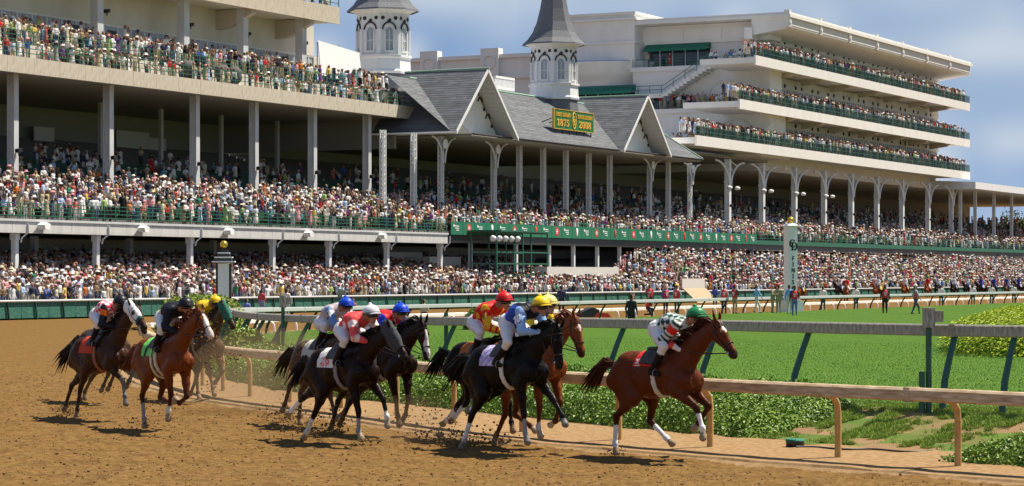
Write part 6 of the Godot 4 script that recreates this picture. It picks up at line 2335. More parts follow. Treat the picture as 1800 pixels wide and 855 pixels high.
func person_field(pose: int) -> Field:
	var f := Field.new(Vector3(-0.46, -0.04, -0.46), Vector3(0.46, 1.98, 0.50), 0.034)
	var dn := 0.0
	var dress := pose == 4 or pose == 6
	if pose == 7: dn = 0.48
	var D := Vector3(0, -dn, 0)
	for s in [-1.0, 1.0]:
		var hip := Vector3(0.09 * s, 0.90, 0) + D
		var kn := Vector3(0.10 * s, 0.50, 0.02)
		var an := Vector3(0.105 * s, 0.08, -0.01)
		if pose == 5:
			kn = Vector3(0.10 * s, 0.50, 0.16 * s + 0.05)
			an = Vector3(0.105 * s, 0.085 if s > 0 else 0.15, 0.26 * s)
		elif pose == 7:
			kn = Vector3(0.12 * s, 0.40 if s > 0 else 0.08, 0.34 if s > 0 else 0.16)
			an = Vector3(0.12 * s, 0.08, 0.30 if s > 0 else -0.26)
		f.cone(hip, kn, 0.088, 0.064, 1.0, 0.05, 0 if dress else 3)
		f.cone(kn, an, 0.062, 0.042, 1.0, 0.03, 0 if dress else 3)
		f.cone(an + Vector3(0, -0.03, -0.02), an + Vector3(0.01 * s, -0.045, 0.13), 0.045, 0.036, 1.0, 0.03, 4)
		# arms
		var sh := Vector3(0.175 * s, 1.40, 0) + D
		var el := Vector3(0.25 * s, 1.13, -0.03) + D
		var ha := Vector3(0.255 * s, 0.89, 0.06) + D
		match pose:
			1:
				el = Vector3(0.25 * s, 1.20, 0.17); ha = Vector3(0.07 * s, 1.56, 0.20)
			2, 6:
				if s > 0:
					el = Vector3(0.32, 1.47, 0.10); ha = Vector3(0.13, 1.70, 0.17)
			3, 7:
				el = Vector3(0.25 * s, 1.15, 0.06) + D; ha = Vector3(0.06 * s, 1.17, 0.30) + D
			4:
				if s < 0:
					el = Vector3(-0.33, 1.16, -0.06); ha = Vector3(-0.17, 1.00, 0.06)
			5:
				el = Vector3(0.25 * s, 1.14, -0.12 * s); ha = Vector3(0.24 * s, 0.95, -0.10 * s + 0.12)
		f.cone(sh, el, 0.060, 0.046, 1.0, 0.04, 2)
		f.cone(el, ha, 0.044, 0.032, 1.0, 0.03, 6)
		f.cone(ha, ha + (ha - el).normalized() * 0.09, 0.036, 0.028, 1.0, 0.02, 0)
	if dress:
		f.cone(Vector3(0, 0.52, 0), Vector3(0, 0.98, 0), 0.25, 0.155, 0.75, 0.04, 3)
	f.cone(Vector3(0, 0.95, 0) + D, Vector3(0, 1.10, 0) + D, 0.155, 0.140, 0.66, 0.06, 3 if not dress else 1)
	f.cone(Vector3(0, 1.04, 0) + D, Vector3(0, 1.32, 0.005) + D, 0.150, 0.172, 0.64, 0.06, 1)
	f.cone(Vector3(-0.13, 1.39, -0.01) + D, Vector3(0.13, 1.39, -0.01) + D, 0.072, 0.072, 1.0, 0.06, 1)
	f.cone(Vector3(0, 1.44, -0.01) + D, Vector3(0, 1.54, 0) + D, 0.054, 0.05, 1.0, 0.03, 0)
	f.cone(Vector3(0, 1.60, 0.005) + D, Vector3(0, 1.67, -0.005) + D, 0.082, 0.092, 1.12, 0.03, 0)
	f.cone(Vector3(0, 1.55, 0.045) + D, Vector3(0, 1.58, 0.04) + D, 0.05, 0.055, 1.0, 0.03, 0)
	f.cone(Vector3(0, 1.605, 0.095) + D, Vector3(0, 1.63, 0.09) + D, 0.016, 0.012, 1.0, 0.02, 0)
	f.cone(Vector3(0, 1.69, -0.02) + D, Vector3(0, 1.60, -0.07) + D, 0.088, 0.075 if dress else 0.062, 1.05, 0.02, 5)
	if dress:
		f.cone(Vector3(0, 1.60, -0.07) + D, Vector3(0, 1.45, -0.07) + D, 0.075, 0.06, 1.2, 0.02, 5)
	return f

func split_skin(s: Dictionary, groups: Array) -> Array:     # one small mesh for each group of ids, together the whole figure
	var out := []
	for g in groups:
		var use := PackedInt32Array()
		use.resize(s.v.size())
		use.fill(-1)
		var v := PackedVector3Array()
		var n := PackedVector3Array()
		var ix := PackedInt32Array()
		for k in range(0, s.i.size(), 3):
			var a: int = s.id[s.i[k]]
			var b: int = s.id[s.i[k + 1]]
			var c: int = s.id[s.i[k + 2]]
			var w := b if b == c else a
			if not (w in g): continue
			for z in 3:
				var q: int = s.i[k + z]
				if use[q] < 0:
					use[q] = v.size()
					v.append(s.v[q])
					n.append(s.n[q])
				ix.append(use[q])
		var ar := []
		ar.resize(Mesh.ARRAY_MAX)
		ar[Mesh.ARRAY_VERTEX] = v
		ar[Mesh.ARRAY_NORMAL] = n
		ar[Mesh.ARRAY_INDEX] = ix
		out.append(ar)
	return out

const TOPS := [[0.74, 0.73, 0.72, "white"], [0.74, 0.73, 0.72, "white"], [0.72, 0.71, 0.70, "white"], [0.62, 0.56, 0.44, "cream"], [0.42, 0.52, 0.70, "pale blue"], [0.40, 0.50, 0.68, "pale blue"], [0.46, 0.38, 0.26, "beige"], [0.34, 0.27, 0.17, "tan"], [0.48, 0.025, 0.03, "red"], [0.52, 0.13, 0.10, "coral"], [0.70, 0.32, 0.34, "pink"], [0.015, 0.015, 0.018, "black"], [0.02, 0.02, 0.022, "black"], [0.022, 0.03, 0.07, "navy"], [0.02, 0.028, 0.06, "navy"], [0.12, 0.12, 0.13, "dark grey"], [0.28, 0.28, 0.29, "grey"], [0.05, 0.14, 0.45, "blue"], [0.03, 0.22, 0.12, "green"], [0.32, 0.45, 0.16, "lime green"], [0.62, 0.45, 0.10, "yellow"], [0.55, 0.18, 0.04, "orange"], [0.16, 0.05, 0.22, "purple"], [0.10, 0.30, 0.36, "teal"], [0.20, 0.12, 0.07, "brown"]]
const LOWS := [[0.40, 0.33, 0.22, "khaki"], [0.45, 0.40, 0.30, "khaki"], [0.04, 0.06, 0.14, "jeans"], [0.08, 0.11, 0.22, "jeans"], [0.015, 0.015, 0.017, "black"], [0.05, 0.05, 0.055, "dark"], [0.6, 0.58, 0.55, "white"]]
const SKINS := [[0.46, 0.27, 0.19], [0.42, 0.235, 0.16], [0.50, 0.31, 0.23], [0.38, 0.20, 0.135], [0.30, 0.155, 0.10], [0.15, 0.075, 0.045]]
const HAIRS := [[0.03, 0.02, 0.014], [0.05, 0.03, 0.018], [0.10, 0.06, 0.03], [0.015, 0.012, 0.01], [0.28, 0.18, 0.08], [0.40, 0.38, 0.36]]
const HATS := [[0.72, 0.69, 0.62, "cream"], [0.74, 0.73, 0.72, "white"], [0.62, 0.54, 0.38, "straw"], [0.74, 0.73, 0.72, "white"], [0.02, 0.02, 0.022, "black"], [0.58, 0.26, 0.30, "pink"], [0.02, 0.025, 0.05, "navy"], [0.34, 0.34, 0.35, "grey"]]

const TOP_PICK := [0, 1, 2, 0, 1, 2, 0, 1, 3, 4, 0, 0, 1, 1, 2, 2, 0, 1, 2, 0, 3, 3, 4, 5, 4, 6, 6, 7, 8, 8, 9, 10, 10, 11, 12, 11, 12, 13, 14, 13, 15, 15, 16, 16, 17, 18, 19, 20, 21, 22, 23, 24, 24, 3]
var pal := {}
func flat_mat(c: Array) -> StandardMaterial3D:
	var key := "%.3f %.3f %.3f" % [c[0], c[1], c[2]]
	if not pal.has(key):
		pal[key] = mat(c[0], c[1], c[2], 0.8)
	return pal[key]

func hat_mesh(kind: int) -> ArrayMesh:
	var mb := MB.new()
	if kind == 0:       # wide brim
		mb.lathe(Vector3.ZERO, [Vector2(0.10, 0.0), Vector2(0.25, -0.02), Vector2(0.255, -0.012), Vector2(0.12, 0.012), Vector2(0.11, 0.09), Vector2(0.085, 0.12), Vector2(0.0, 0.125)], 12, Color.WHITE, 0.95, 1.05)
	elif kind == 1:     # cap
		mb.lathe(Vector3.ZERO, [Vector2(0.11, -0.01), Vector2(0.112, 0.03), Vector2(0.09, 0.085), Vector2(0.0, 0.105)], 12, Color.WHITE, 0.95, 1.08)
		mb.box(Vector3(0, 0.0, 0.15), Vector3(0.15, 0.015, 0.11))
	else:               # small brim
		mb.lathe(Vector3.ZERO, [Vector2(0.10, 0.0), Vector2(0.175, -0.018), Vector2(0.18, -0.008), Vector2(0.115, 0.012), Vector2(0.105, 0.085), Vector2(0.0, 0.10)], 12, Color.WHITE, 0.95, 1.1)
	return mb.done()

var pose_mesh: Array = []      # whole figures with a surface for each kind of stuff
var hat_meshes: Array = []
var crowd_list: Array = []

func spot(s: float, w: float, y: float, place: int) -> void:
	var p := BP(s, w, y)
	var q := {"p": p, "w": w, "s": s, "place": place, "yaw": rng.randfn(0.0, 0.35), "h": rng.randfn(1.0, 0.06)}
	var r := rng.randf()
	q.pose = 0 if r < 0.30 else (1 if r < 0.44 else (2 if r < 0.52 else (3 if r < 0.78 else (4 if r < 0.93 else 6))))
	if (place == 2 or place == 3) and rng.randf() < 0.38:
		q.pose = 7
	q.top = TOP_PICK[rng.randi() % TOP_PICK.size()]
	q.low = rng.randi() % LOWS.size()
	q.skin = SKINS[rng.randi() % SKINS.size()] if rng.randf() < 0.9 else SKINS[5]
	q.hair = HAIRS[rng.randi() % HAIRS.size()]
	q.hat = -1
	if rng.randf() < 0.40:
		q.hat = rng.randi() % 3
		q.hatc = rng.randi() % HATS.size()
	crowd_list.append(q)

var crowd_noise := FastNoiseLite.new()
func rows(s0: float, s1: float, w0: float, w1: float, dw: float, ds: float, fill: float, y: Callable, place: int) -> void:
	var w := w0
	var odd := 0.0
	while w <= w1:
		var s := s0 + odd
		while s < s1:
			var gap := crowd_noise.get_noise_2d(s * 0.35, w * 0.7) * 0.9
			if place == 2 and fmod(s + 400.0, 9.2) < 1.0: gap = -1.0
			if rng.randf() < fill + minf(gap + 0.12, 0.0):
				var ww := w + rng.randf_range(-0.18, 0.18)
				spot(s + rng.randf_range(-0.15, 0.15), ww, y.call(s, w), place)
			s += ds
		odd = ds * 0.5 - odd
		w += dw

func person_xf(q: Dictionary) -> Transform3D:
	return Transform3D(BB() * Basis(Vector3.UP, q.yaw) * Basis.from_scale(Vector3.ONE * q.h), q.p)

func make_people() -> void:
	var fields := []
	fields.resize(8)
	var g := WorkerThreadPool.add_group_task(func(n: int) -> void: fields[n] = person_field(n).skin(), 8)
	WorkerThreadPool.wait_for_group_task_completion(g)
	var groups := []
	for n in 8:
		var bare := n in [1, 2, 4, 6]
		groups.append(split_skin(fields[n], [[0, 6] if bare else [0], [1, 2] if bare else [1, 2, 6], [3], [4], [5]]))
		var am := ArrayMesh.new()
		for ar in groups[n]:
			am.add_surface_from_arrays(Mesh.PRIMITIVE_TRIANGLES, ar)
		pose_mesh.append(am)
	for k in 3:
		hat_meshes.append(hat_mesh(k))
	# where the crowd stands
	crowd_noise.seed = 17
	crowd_noise.frequency = 1.0
	rows(S(-90, 1), S(1125, 1), 0.75, 16.0, 0.78, 0.64, 0.86, func(s: float, w: float) -> float: return apron(s, w), 0)
	rows(S(1125, 1), S(1880, 1), 0.75, 8.2, 0.72, 0.66, 0.90, func(s: float, w: float) -> float: return apron(s, w), 0)
	rows(S(-90, 8.6), S(1880, 8.6), 8.6, 8.7, 0.9, 0.75, 0.62, func(_s: float, w: float) -> float: return DECK, 1)
	rows(S(-90, 9.6), S(1880, 9.6), 9.75, 17.5, 0.9, 0.60, 0.93, func(_s: float, w: float) -> float: return rake(w), 2)
	rows(S(-90, 18.0), S(1880, 18.0), 18.0, 27.0, 0.9, 1.1, 0.30, func(_s: float, w: float) -> float: return rake(w), 3)
	for q in [[16.8, 1228.0], [21.6, 1305.0], [27.0, 1333.0]]:
		rows(S(q[1], 11), S(1702, 11), 11.45, 13.2, 0.85, 0.56, 0.85, func(_s: float, w: float) -> float: return q[0] + 1.05 + (w - 11.4) * 0.22, 4)
	var se := S(1345, 15.0)
	for q in [[9.0, 12.3, 24.0, 17.95, 0.8], [6.0, 12.8, 40.0, 22.75, 0.8], [3.5, 13.3, 21.0, 28.15, 0.85]]:
		var w: float = q[1]
		while w < q[2]:
			for k in 2:
				if rng.randf() < q[4]:
					spot(se - q[0] + 0.5 + k * 0.9, w, q[3], 5)
					crowd_list[-1].yaw = rng.randfn(-0.9, 0.5)
			w += 0.62
	for q in [[20.0, 26.5], [17.4, 29.3]]:
		spot(se - 2.5, q[1], 28.15, 5)
	rows(S(-60, 15), S(725, 15), 15.7, 17.4, 0.75, 0.8, 0.66, func(_s: float, w: float) -> float: return 17.25, 6)
	rows(S(-60, 18), S(690, 18), 18.45, 20.0, 0.7, 0.58, 0.92, func(_s: float, w: float) -> float: return 18.95, 6)
	rows(S(-60, 20), S(520, 20), 20.6, 22.2, 0.8, 0.8, 0.6, func(_s: float, w: float) -> float: return 19.75, 6)
	rows(S(380, 19), S(592, 19), 19.6, 20.4, 0.8, 0.7, 0.8, func(_s: float, w: float) -> float: return 25.3, 7)
	# those who show largest are people of their own
	var order := range(crowd_list.size())
	var pick := []
	for k in order:
		var q: Dictionary = crowd_list[k]
		var px: float = q.p.x / -q.p.z * F + 900.0
		if px < 4 or px > 1796: continue
		if (q.place == 0 and q.w < 3.3) or q.place == 1 or q.place == 6:
			pick.append([-q.p.z + (8.0 if q.place == 6 else 0.0), k])
	pick.sort_custom(func(a: Array, b: Array) -> bool: return a[0] < b[0])
	var own := {}
	for k in mini(290, pick.size()):
		own[pick[k][1]] = true
	var where := {0: "behind track fence", 1: "at lower deck railing", 6: "on the upper deck"}
	for k in own:
		var q: Dictionary = crowd_list[k]
		var lab := "spectator "
		lab += "in a %s dress" % TOPS[q.top][3] if q.pose in [4, 6] else "in %s top, %s trousers" % [TOPS[q.top][3], LOWS[q.low][3]]
		if q.hat >= 0:
			lab += " and %s %s" % [HATS[q.hatc][3], ["sunhat", "cap", "hat"][q.hat]]
		if q.pose in [1, 2]:
			lab += " " + POSES[q.pose]
		lab += " " + where[q.place]
		put_person("spectator", lab, "people watching from the stands", person_xf(q), q.pose, TOPS[q.top], TOPS[q.top] if q.pose in [4, 6] else LOWS[q.low], q.skin, q.hair, q.hat, HATS[q.hatc] if q.hat >= 0 else [])
	# the rest of the multitude
	var crowd := Node3D.new()
	crowd.name = "crowd"
	add_child(crowd)
	crowd.set_meta("kind", "stuff")
	tag(crowd, "dense crowd of spectators packed in the stands and behind the fence", "crowd")
	for n in [0, 1, 2, 3, 4, 6, 7]:
		var ids := []
		for k in crowd_list.size():
			if crowd_list[k].pose == n and not own.has(k): ids.append(k)
		for gi in 5:
			var am := ArrayMesh.new()
			am.add_surface_from_arrays(Mesh.PRIMITIVE_TRIANGLES, groups[n][gi])
			many(crowd, ["heads_and_hands", "tops", "legwear", "shoes", "hair"][gi], am, ids, func(q: Dictionary) -> Color:
				match gi:
					0: return C3(q.skin)
					1: return C3(TOPS[q.top])
					2: return C3(TOPS[q.top]) if n in [4, 6] else C3(LOWS[q.low])
					3: return Color(0.03, 0.025, 0.02)
				return C3(q.hair), Vector3.ZERO)
	for hk in 3:
		var ids := []
		for k in crowd_list.size():
			if crowd_list[k].hat == hk and not own.has(k): ids.append(k)
		many(crowd, "hats", hat_meshes[hk], ids, func(q: Dictionary) -> Color: return C3(HATS[q.hatc]), Vector3(0, 1.715, -0.005))

func many(parent: Node, called: String, mesh: Mesh, ids: Array, col: Callable, off: Vector3) -> void:
	if ids.size() == 0: return
	var mm := MultiMesh.new()
	mm.transform_format = MultiMesh.TRANSFORM_3D
	mm.use_colors = true
	mm.mesh = mesh
	mm.instance_count = ids.size()
	for k in ids.size():
		var q: Dictionary = crowd_list[ids[k]]
		mm.set_instance_transform(k, person_xf(q) * Transform3D(Basis.IDENTITY, off - (Vector3(0, 0.48, 0) if off.y > 1.0 and q.pose == 7 else Vector3.ZERO)))
		mm.set_instance_color(k, col.call(q))
	var o := MultiMeshInstance3D.new()
	o.name = numbered(parent, called)
	o.multimesh = mm
	o.material_override = M.plain
	parent.add_child(o)

func put_person(called: String, label: String, group: String, xf: Transform3D, pose: int, top: Array, low: Array, skin: Array, hair: Array, hat: int, hatc: Array) -> Node3D:
	var o := thing(called, label, "person", xf.origin, xf.basis, group)
	var b := part(o, "body", pose_mesh[pose])
	b.set_surface_override_material(0, flat_mat(skin))
	b.set_surface_override_material(1, flat_mat(top))
	b.set_surface_override_material(2, flat_mat(low))
	b.set_surface_override_material(3, flat_mat([0.03, 0.025, 0.02]))
	b.set_surface_override_material(4, flat_mat(hair))
	if hat >= 0:
		part(o, "hat", hat_meshes[hat], flat_mat(hatc), Transform3D(Basis.IDENTITY, Vector3(0, 1.715 - (0.48 if pose == 7 else 0.0), -0.005)))
	return o

func vest(o: Node3D, c: Array, dn: float = 0.0) -> void:      # a sleeveless bib over the shirt
	var mb := MB.new()
	mb.lathe(Vector3(0, -dn, 0), [Vector2(0.186, 0.98), Vector2(0.198, 1.1), Vector2(0.206, 1.28), Vector2(0.188, 1.40), Vector2(0.12, 1.465), Vector2(0.075, 1.475)], 16, Color.WHITE, 1.0, 0.68)
	part(o, "vest", mb.done(), flat_mat(c))
	mb = MB.new()
	for sg in [-1.0, 1.0]:
		mb.box(Vector3(0, 1.27 - dn, 0.139 * sg), Vector3(0.17, 0.07, 0.012))
		mb.box(Vector3(0, 1.16 - dn, 0.134 * sg), Vector3(0.09, 0.08, 0.012))
	part(o, "print", mb.done(), flat_mat([0.7, 0.68, 0.66]))

func on_turf(px: float, py: float, turn: float, scale: float = 1.0) -> Transform3D:
	var d := (HC - 0.24) * F / (py - YH)
	return Transform3D(Basis(Vector3.UP, turn) * Basis.from_scale(Vector3.ONE * scale), flat(px, d, turf_y(d)))

func make_officials() -> void:
	var red := [0.58, 0.03, 0.035]
	var G := "photographers and officials on the turf course"
	var list := [
		[987, 558, 0, [0.02, 0.03, 0.08], [0.012, 0.012, 0.014], -1, [], [], PI, "person in dark navy top and black trousers standing behind yellow caps"],
		[1142, 549, 1, [0.40, 0.10, 0.10], [0.02, 0.025, 0.04], -1, [], red, PI, "photographer in a red bib raising a camera by the pale rail"],
		[1113, 553, 7, [0.05, 0.10, 0.05], [0.03, 0.05, 0.03], -1, [], red, 2.4, "kneeling person in green shirt and red bib beside the turf"],
		[1139, 555, 7, [0.02, 0.02, 0.025], [0.02, 0.02, 0.025], 1, [0.02, 0.02, 0.025], red, 2.0, "kneeling person in black with red bib and black cap"],
		[1170, 553, 0, [0.06, 0.08, 0.35], [0.012, 0.012, 0.014], -1, [], [0.45, 0.03, 0.06], 0.6, "person in blue and red bib and black trousers holding papers"],
		[1190, 553, 3, [0.40, 0.42, 0.45], [0.02, 0.06, 0.04], 1, [0.75, 0.45, 0.03], red, 2.6, "person in grey shirt, red bib and yellow cap"],
		[1273, 552, 0, [0.42, 0.50, 0.60], [0.02, 0.03, 0.09], -1, [], red, PI, "person in a red bib and dark jeans seen from behind"],
		[1292, 552, 3, [0.015, 0.015, 0.017], [0.36, 0.27, 0.15], 1, [0.5, 0.05, 0.05], red, 2.4, "person in black shirt, red bib and khaki trousers"],
		[1331, 552, 5, [0.22, 0.42, 0.72], [0.66, 0.62, 0.54], -1, [], [], 1.9, "man in light blue shirt and pale trousers walking"],
		[1358, 551, 3, [0.30, 0.27, 0.15], [0.30, 0.27, 0.15], -1, [], [], 1.2, "officer in khaki uniform facing a colleague"],
		[1369, 551, 0, [0.30, 0.27, 0.15], [0.30, 0.27, 0.15], -1, [], [], PI, "officer in khaki uniform with hands behind the back"],
		[1388, 553, 0, [0.18, 0.36, 0.66], [0.55, 0.52, 0.46], -1, [], [], 2.6, "man in blue shirt by the white finish pillar"],
		[1397, 557, 0, [0.015, 0.015, 0.02], [0.09, 0.16, 0.34], -1, [], red, PI, "person in a red bib and blue jeans by the finish pillar"],
		[1556, 553, 0, [0.015, 0.015, 0.017], [0.012, 0.012, 0.014], -1, [], red, PI, "broad person in black with a red bib on the turf"],
		[1610, 555, 5, [0.36, 0.40, 0.48], [0.05, 0.08, 0.14], 1, [0.66, 0.66, 0.68], [0.5, 0.10, 0.12], 1.7, "person in grey shirt, white cap and jeans striding"],
	]
	for q in list:
		var o := put_person("person", q[9], G, on_turf(q[0], q[1], q[8], 1.0), q[2], q[3], q[4], SKINS[int(q[0]) % 3], HAIRS[int(q[0]) % 4], q[5], q[6])
		if q[7].size() > 0:
			vest(o, q[7], 0.48 if q[2] == 7 else 0.0)
	# marshals in white shirts along the far side of the rail
	for px in [1447, 1505, 1655, 1711, 1744, 1783]:
		var d: float = 266000.0 / (VPX - px)
		put_person("marshal", "marshal in white shirt and dark green trousers standing by the far rail", "marshals along the rail", Transform3D(Basis(Vector3.UP, PI * 0.9), flat(px, d, 0.05)), 3, [0.74, 0.74, 0.73], [0.02, 0.07, 0.05], SKINS[0], HAIRS[1], -1, [])
	for q in [[1110, 200000.0, 0, [0.015, 0.015, 0.018], [0.015, 0.015, 0.018], "man in a black suit walking on the far dirt track"], [1257, 330000.0, 0, [0.06, 0.12, 0.42], [0.05, 0.06, 0.12], "person in a blue shirt standing before the track fence"], [745, 300000.0, 7, [0.45, 0.45, 0.36], [0.03, 0.03, 0.03], "crouching person in pale shirt against the track fence"], [620, 330000.0, 7, [0.5, 0.12, 0.12], [0.1, 0.1, 0.1], "crouching person in red against the track fence"], [415, 350000.0, 7, [0.45, 0.12, 0.14], [0.12, 0.08, 0.05], "crouching person in a red vest and white cap by the fence"], [433, 350000.0, 7, [0.14, 0.2, 0.5], [0.1, 0.1, 0.12], "crouching person in a blue shirt by the fence"], [460, 372000.0, 0, [0.5, 0.08, 0.1], [0.2, 0.28, 0.45], "person in a red bib and light jeans on the fence side of the track"], [504, 372000.0, 0, [0.7, 0.68, 0.66], [0.55, 0.56, 0.58], "person in a white shirt and pale trousers on the fence side of the track"]]:
		var d: float = q[1] / (VPX - q[0])
		put_person("person", q[5], "people out on the homestretch", Transform3D(Basis(Vector3.UP, 2.7), flat(q[0], d, 0.0)), q[2], q[3], q[4], SKINS[1], HAIRS[0], 1 if q[0] == 415 else -1, [0.7, 0.7, 0.7])

# ---------------------------------------------------------------- plants, poles, loose things
func leaf_mesh() -> ArrayMesh:
	var mb := MB.new()
	var a := Vector3(0, 0, 0)
	var t := Vector3(0, 0.04, 1.0)
	var l := Vector3(-0.36, 0.16, 0.45)
	var r := Vector3(0.36, 0.16, 0.45)
	var m := Vector3(0, 0.0, 0.5)
	mb.face(a, m, l); mb.face(l, m, t); mb.face(a, r, m); mb.face(r, t, m)
	return mb.done()

func scatter(parent: Node, called: String, mesh: Mesh, m: Material, xf: Array, col: Array) -> MultiMeshInstance3D:
	var mm := MultiMesh.new()
	mm.transform_format = MultiMesh.TRANSFORM_3D
	mm.use_colors = true
	mm.mesh = mesh
	mm.instance_count = xf.size()
	for k in xf.size():
		mm.set_instance_transform(k, xf[k])
		mm.set_instance_color(k, col[k])
	var o := MultiMeshInstance3D.new()
	o.name = numbered(parent, called)
	o.multimesh = mm
	o.material_override = m
	parent.add_child(o)
	return o

func lookbasis(n: Vector3, spin: float, size: float) -> Basis:
	var x := n.cross(Vector3(0.31, 0.9, 0.2)).normalized()
	var z := x.cross(n)
	return Basis(x * size, n * size, z * size) * Basis(Vector3.UP, spin)

func shrub(called: String, label: String, category: String, c: Vector3, r: Vector3, sq: float, count: int, leaf: float, c0: Color, c1: Color, lm: Mesh, turn: float = 0.0, group: String = "") -> void:
	# a clipped bush: a solid twiggy core and leaves all over a rounded box (sq 2 is round, larger is squarer)
	var bs := Basis(Vector3.UP, turn)
	var t := thing(called, label, category, c, bs, group)
	var nz := FastNoiseLite.new()
	nz.seed = count % 97
	nz.frequency = 1.6
	var core := MB.new()
	var rows_ := 10
	for k in rows_ + 1:
		for q in 18:
			var f := PI * 0.5 * k / rows_
			var a := TAU * q / 18.0
			var d := Vector3(cos(f) * cos(a), sin(f), cos(f) * sin(a))
			var l := pow(pow(absf(d.x), sq) + pow(absf(d.y), sq) + pow(absf(d.z), sq), 1.0 / sq)
			core.vert(d / l * r * 0.93, d, c0.lerp(c1, 0.5))
	for k in rows_:
		for q in 18:
			var a0 := k * 18 + q
			var a1 := k * 18 + (q + 1) % 18
			core.tri(a1, a0, a0 + 18); core.tri(a1, a0 + 18, a1 + 18)
	part(t, "twigs", core.done(), M.plain)
	var xf := []
	var col := []
	for k in count:
		var d := Vector3(rng.randfn(), absf(rng.randfn()), rng.randfn()).normalized()
		var l := pow(pow(absf(d.x), sq) + pow(absf(d.y), sq) + pow(absf(d.z), sq), 1.0 / sq)
		var p := d / l * r
		var bump := nz.get_noise_3dv(p * 2.0)
		p *= rng.randf_range(0.88, 1.03) * (1.0 + 0.06 * bump)
		var nn := (d / r * r.length() + Vector3(rng.randfn(), rng.randfn() + 0.5, rng.randfn()) * 0.9).normalized()
		xf.append(Transform3D(lookbasis(nn, rng.randf() * TAU, leaf * rng.randf_range(0.7, 1.3)), p))
		var cc := c0.lerp(c1, clampf(rng.randf() + bump * 0.5, 0.0, 1.0))
		col.append(cc * rng.randf_range(0.75, 1.2))
	var o := scatter(t, "leaves", lm, M.leaf, xf, col)
	o.set_meta("kind", "stuff")

func hedge_bed(label: String, px0: float, px1: float, q0: float, q1: float, hgt: float, dens: float, lm: Mesh) -> void:
	# leafy ground cover on the bank between the rails, its front face towards the track
	var k0 := near_px(turf_line, px0)
	var k1 := near_px(turf_line, px1)
	var c := turf_line[(k0 + k1) / 2]
	var t := thing("hedge", label, "hedge", g3(c, 0.3))
	var nz := FastNoiseLite.new()
	nz.seed = k0
	nz.frequency = 0.9
	nz.fractal_octaves = 3
	var xf := []
	var col := []
	var core := MB.new()
	var prev := []
	for k in range(mini(k0, k1), maxi(k0, k1) + 1):
		var B := turf_line[k]
		var A := tan_line[nearest(tan_line, B)]
		var L := A.distance_to(B)
		var e := minf(1.0, minf(absf(k - k0), absf(k - k1)) / 2.0)
		var row := []
		for q in 9:
			var f := q / 8.0
			var qq := lerpf(q0, q1, f)
			var p := A.lerp(B, qq)
			var prof := (smoothstep(-0.02, 0.16, f) * (1.0 - smoothstep(0.86, 1.0, f) * 0.7)) * sqrt(e)
			row.append(g3(p, bank_height(qq, turf_y(B.y)) + (hgt * (0.82 + 0.35 * nz.get_noise_2d(p.x * 1.5, p.y * 1.5)) - 0.04) * prof - 0.02) - t.position)
		if prev.size() > 0:
			for q in 8:
				var a: Vector3 = prev[q]
				var b: Vector3 = row[q]
				var d: Vector3 = prev[q + 1]
				var g: Vector3 = row[q + 1]
				core.quad(a, b, g, d, Color(0.15, 0.25, 0.033))
				var area := ((b - a).cross(d - a)).length()
				var nn := (b - a).cross(d - a).normalized()
				if nn.y < 0: nn = -nn
				for z in int(area * dens):
					var u := rng.randf()
					var v := rng.randf()
					var p := a.lerp(b, u).lerp(d.lerp(g, u), v) + nn * rng.randf_range(-0.02, 0.09)
					var tone := clampf(0.45 + nz.get_noise_3dv(p * 4.0) * 0.6 + rng.randf_range(-0.35, 0.4), 0.0, 1.0)
					var n2 := (nn + Vector3(rng.randfn(), rng.randfn() * 0.6 + 0.35, rng.randfn()) * 0.62).normalized()
					xf.append(Transform3D(lookbasis(n2, rng.randf() * TAU, rng.randf_range(0.035, 0.08)), p))
					col.append(Color(0.055, 0.13, 0.016).lerp(Color(0.25, 0.37, 0.05), tone))
		prev = row
	part(t, "twigs", core.done(), M.plain)
	var o := scatter(t, "leaves", lm, M.leaf, xf, col)
	o.set_meta("kind", "stuff")

func tree(label: String, pos: Vector3, h: float, r: float, n: int, lm: Mesh) -> void:
	var t := thing("tree", label, "tree", pos, Basis.IDENTITY, "trees beyond the stands")
	var mb := MB.new()
	mb.tube([Vector3.ZERO, Vector3(0.1, h * 0.3, 0), Vector3(-0.1, h * 0.6, 0.1), Vector3(0, h * 0.85, 0)], [0.4, 0.3, 0.2, 0.05], 8)
	var tips := []
	for k in 16:
		var a := rng.randf() * TAU
		var y := h * rng.randf_range(0.35, 0.8)
		var e := Vector3(cos(a) * r * rng.randf_range(0.4, 0.85), y + h * rng.randf_range(0.02, 0.2), sin(a) * r * rng.randf_range(0.4, 0.85))
		mb.tube([Vector3(0, y * 0.85, 0), e], [0.12, 0.03], 5)
		tips.append(e)
	part(t, "trunk", mb.done(), M.bark)
	var xf := []
	var col := []
	for k in n:
		var c: Vector3 = tips[rng.randi() % tips.size()]
		var p := c + Vector3(rng.randfn(), rng.randfn() * 0.8, rng.randfn()) * r * 0.22
		xf.append(Transform3D(lookbasis(Vector3(rng.randfn(), rng.randfn() + 0.6, rng.randfn()).normalized(), rng.randf() * TAU, rng.randf_range(0.25, 0.5)), p))
		col.append(Color(0.035, 0.075, 0.02).lerp(Color(0.10, 0.16, 0.035), rng.randf()))
	var o := scatter(t, "crown", lm, M.leaf, xf, col)
	o.set_meta("kind", "stuff")

func clod_mesh() -> ArrayMesh:
	var mb := MB.new()
	mb.ball(Vector3.ZERO, Vector3(1, 0.8, 1), 6, 4)
	for k in mb.v.size():
		mb.v[k] *= 0.75 + 0.45 * absf(sin(mb.v[k].x * 3.1 + mb.v[k].y * 5.7 + mb.v[k].z * 4.3))
	return mb.done()

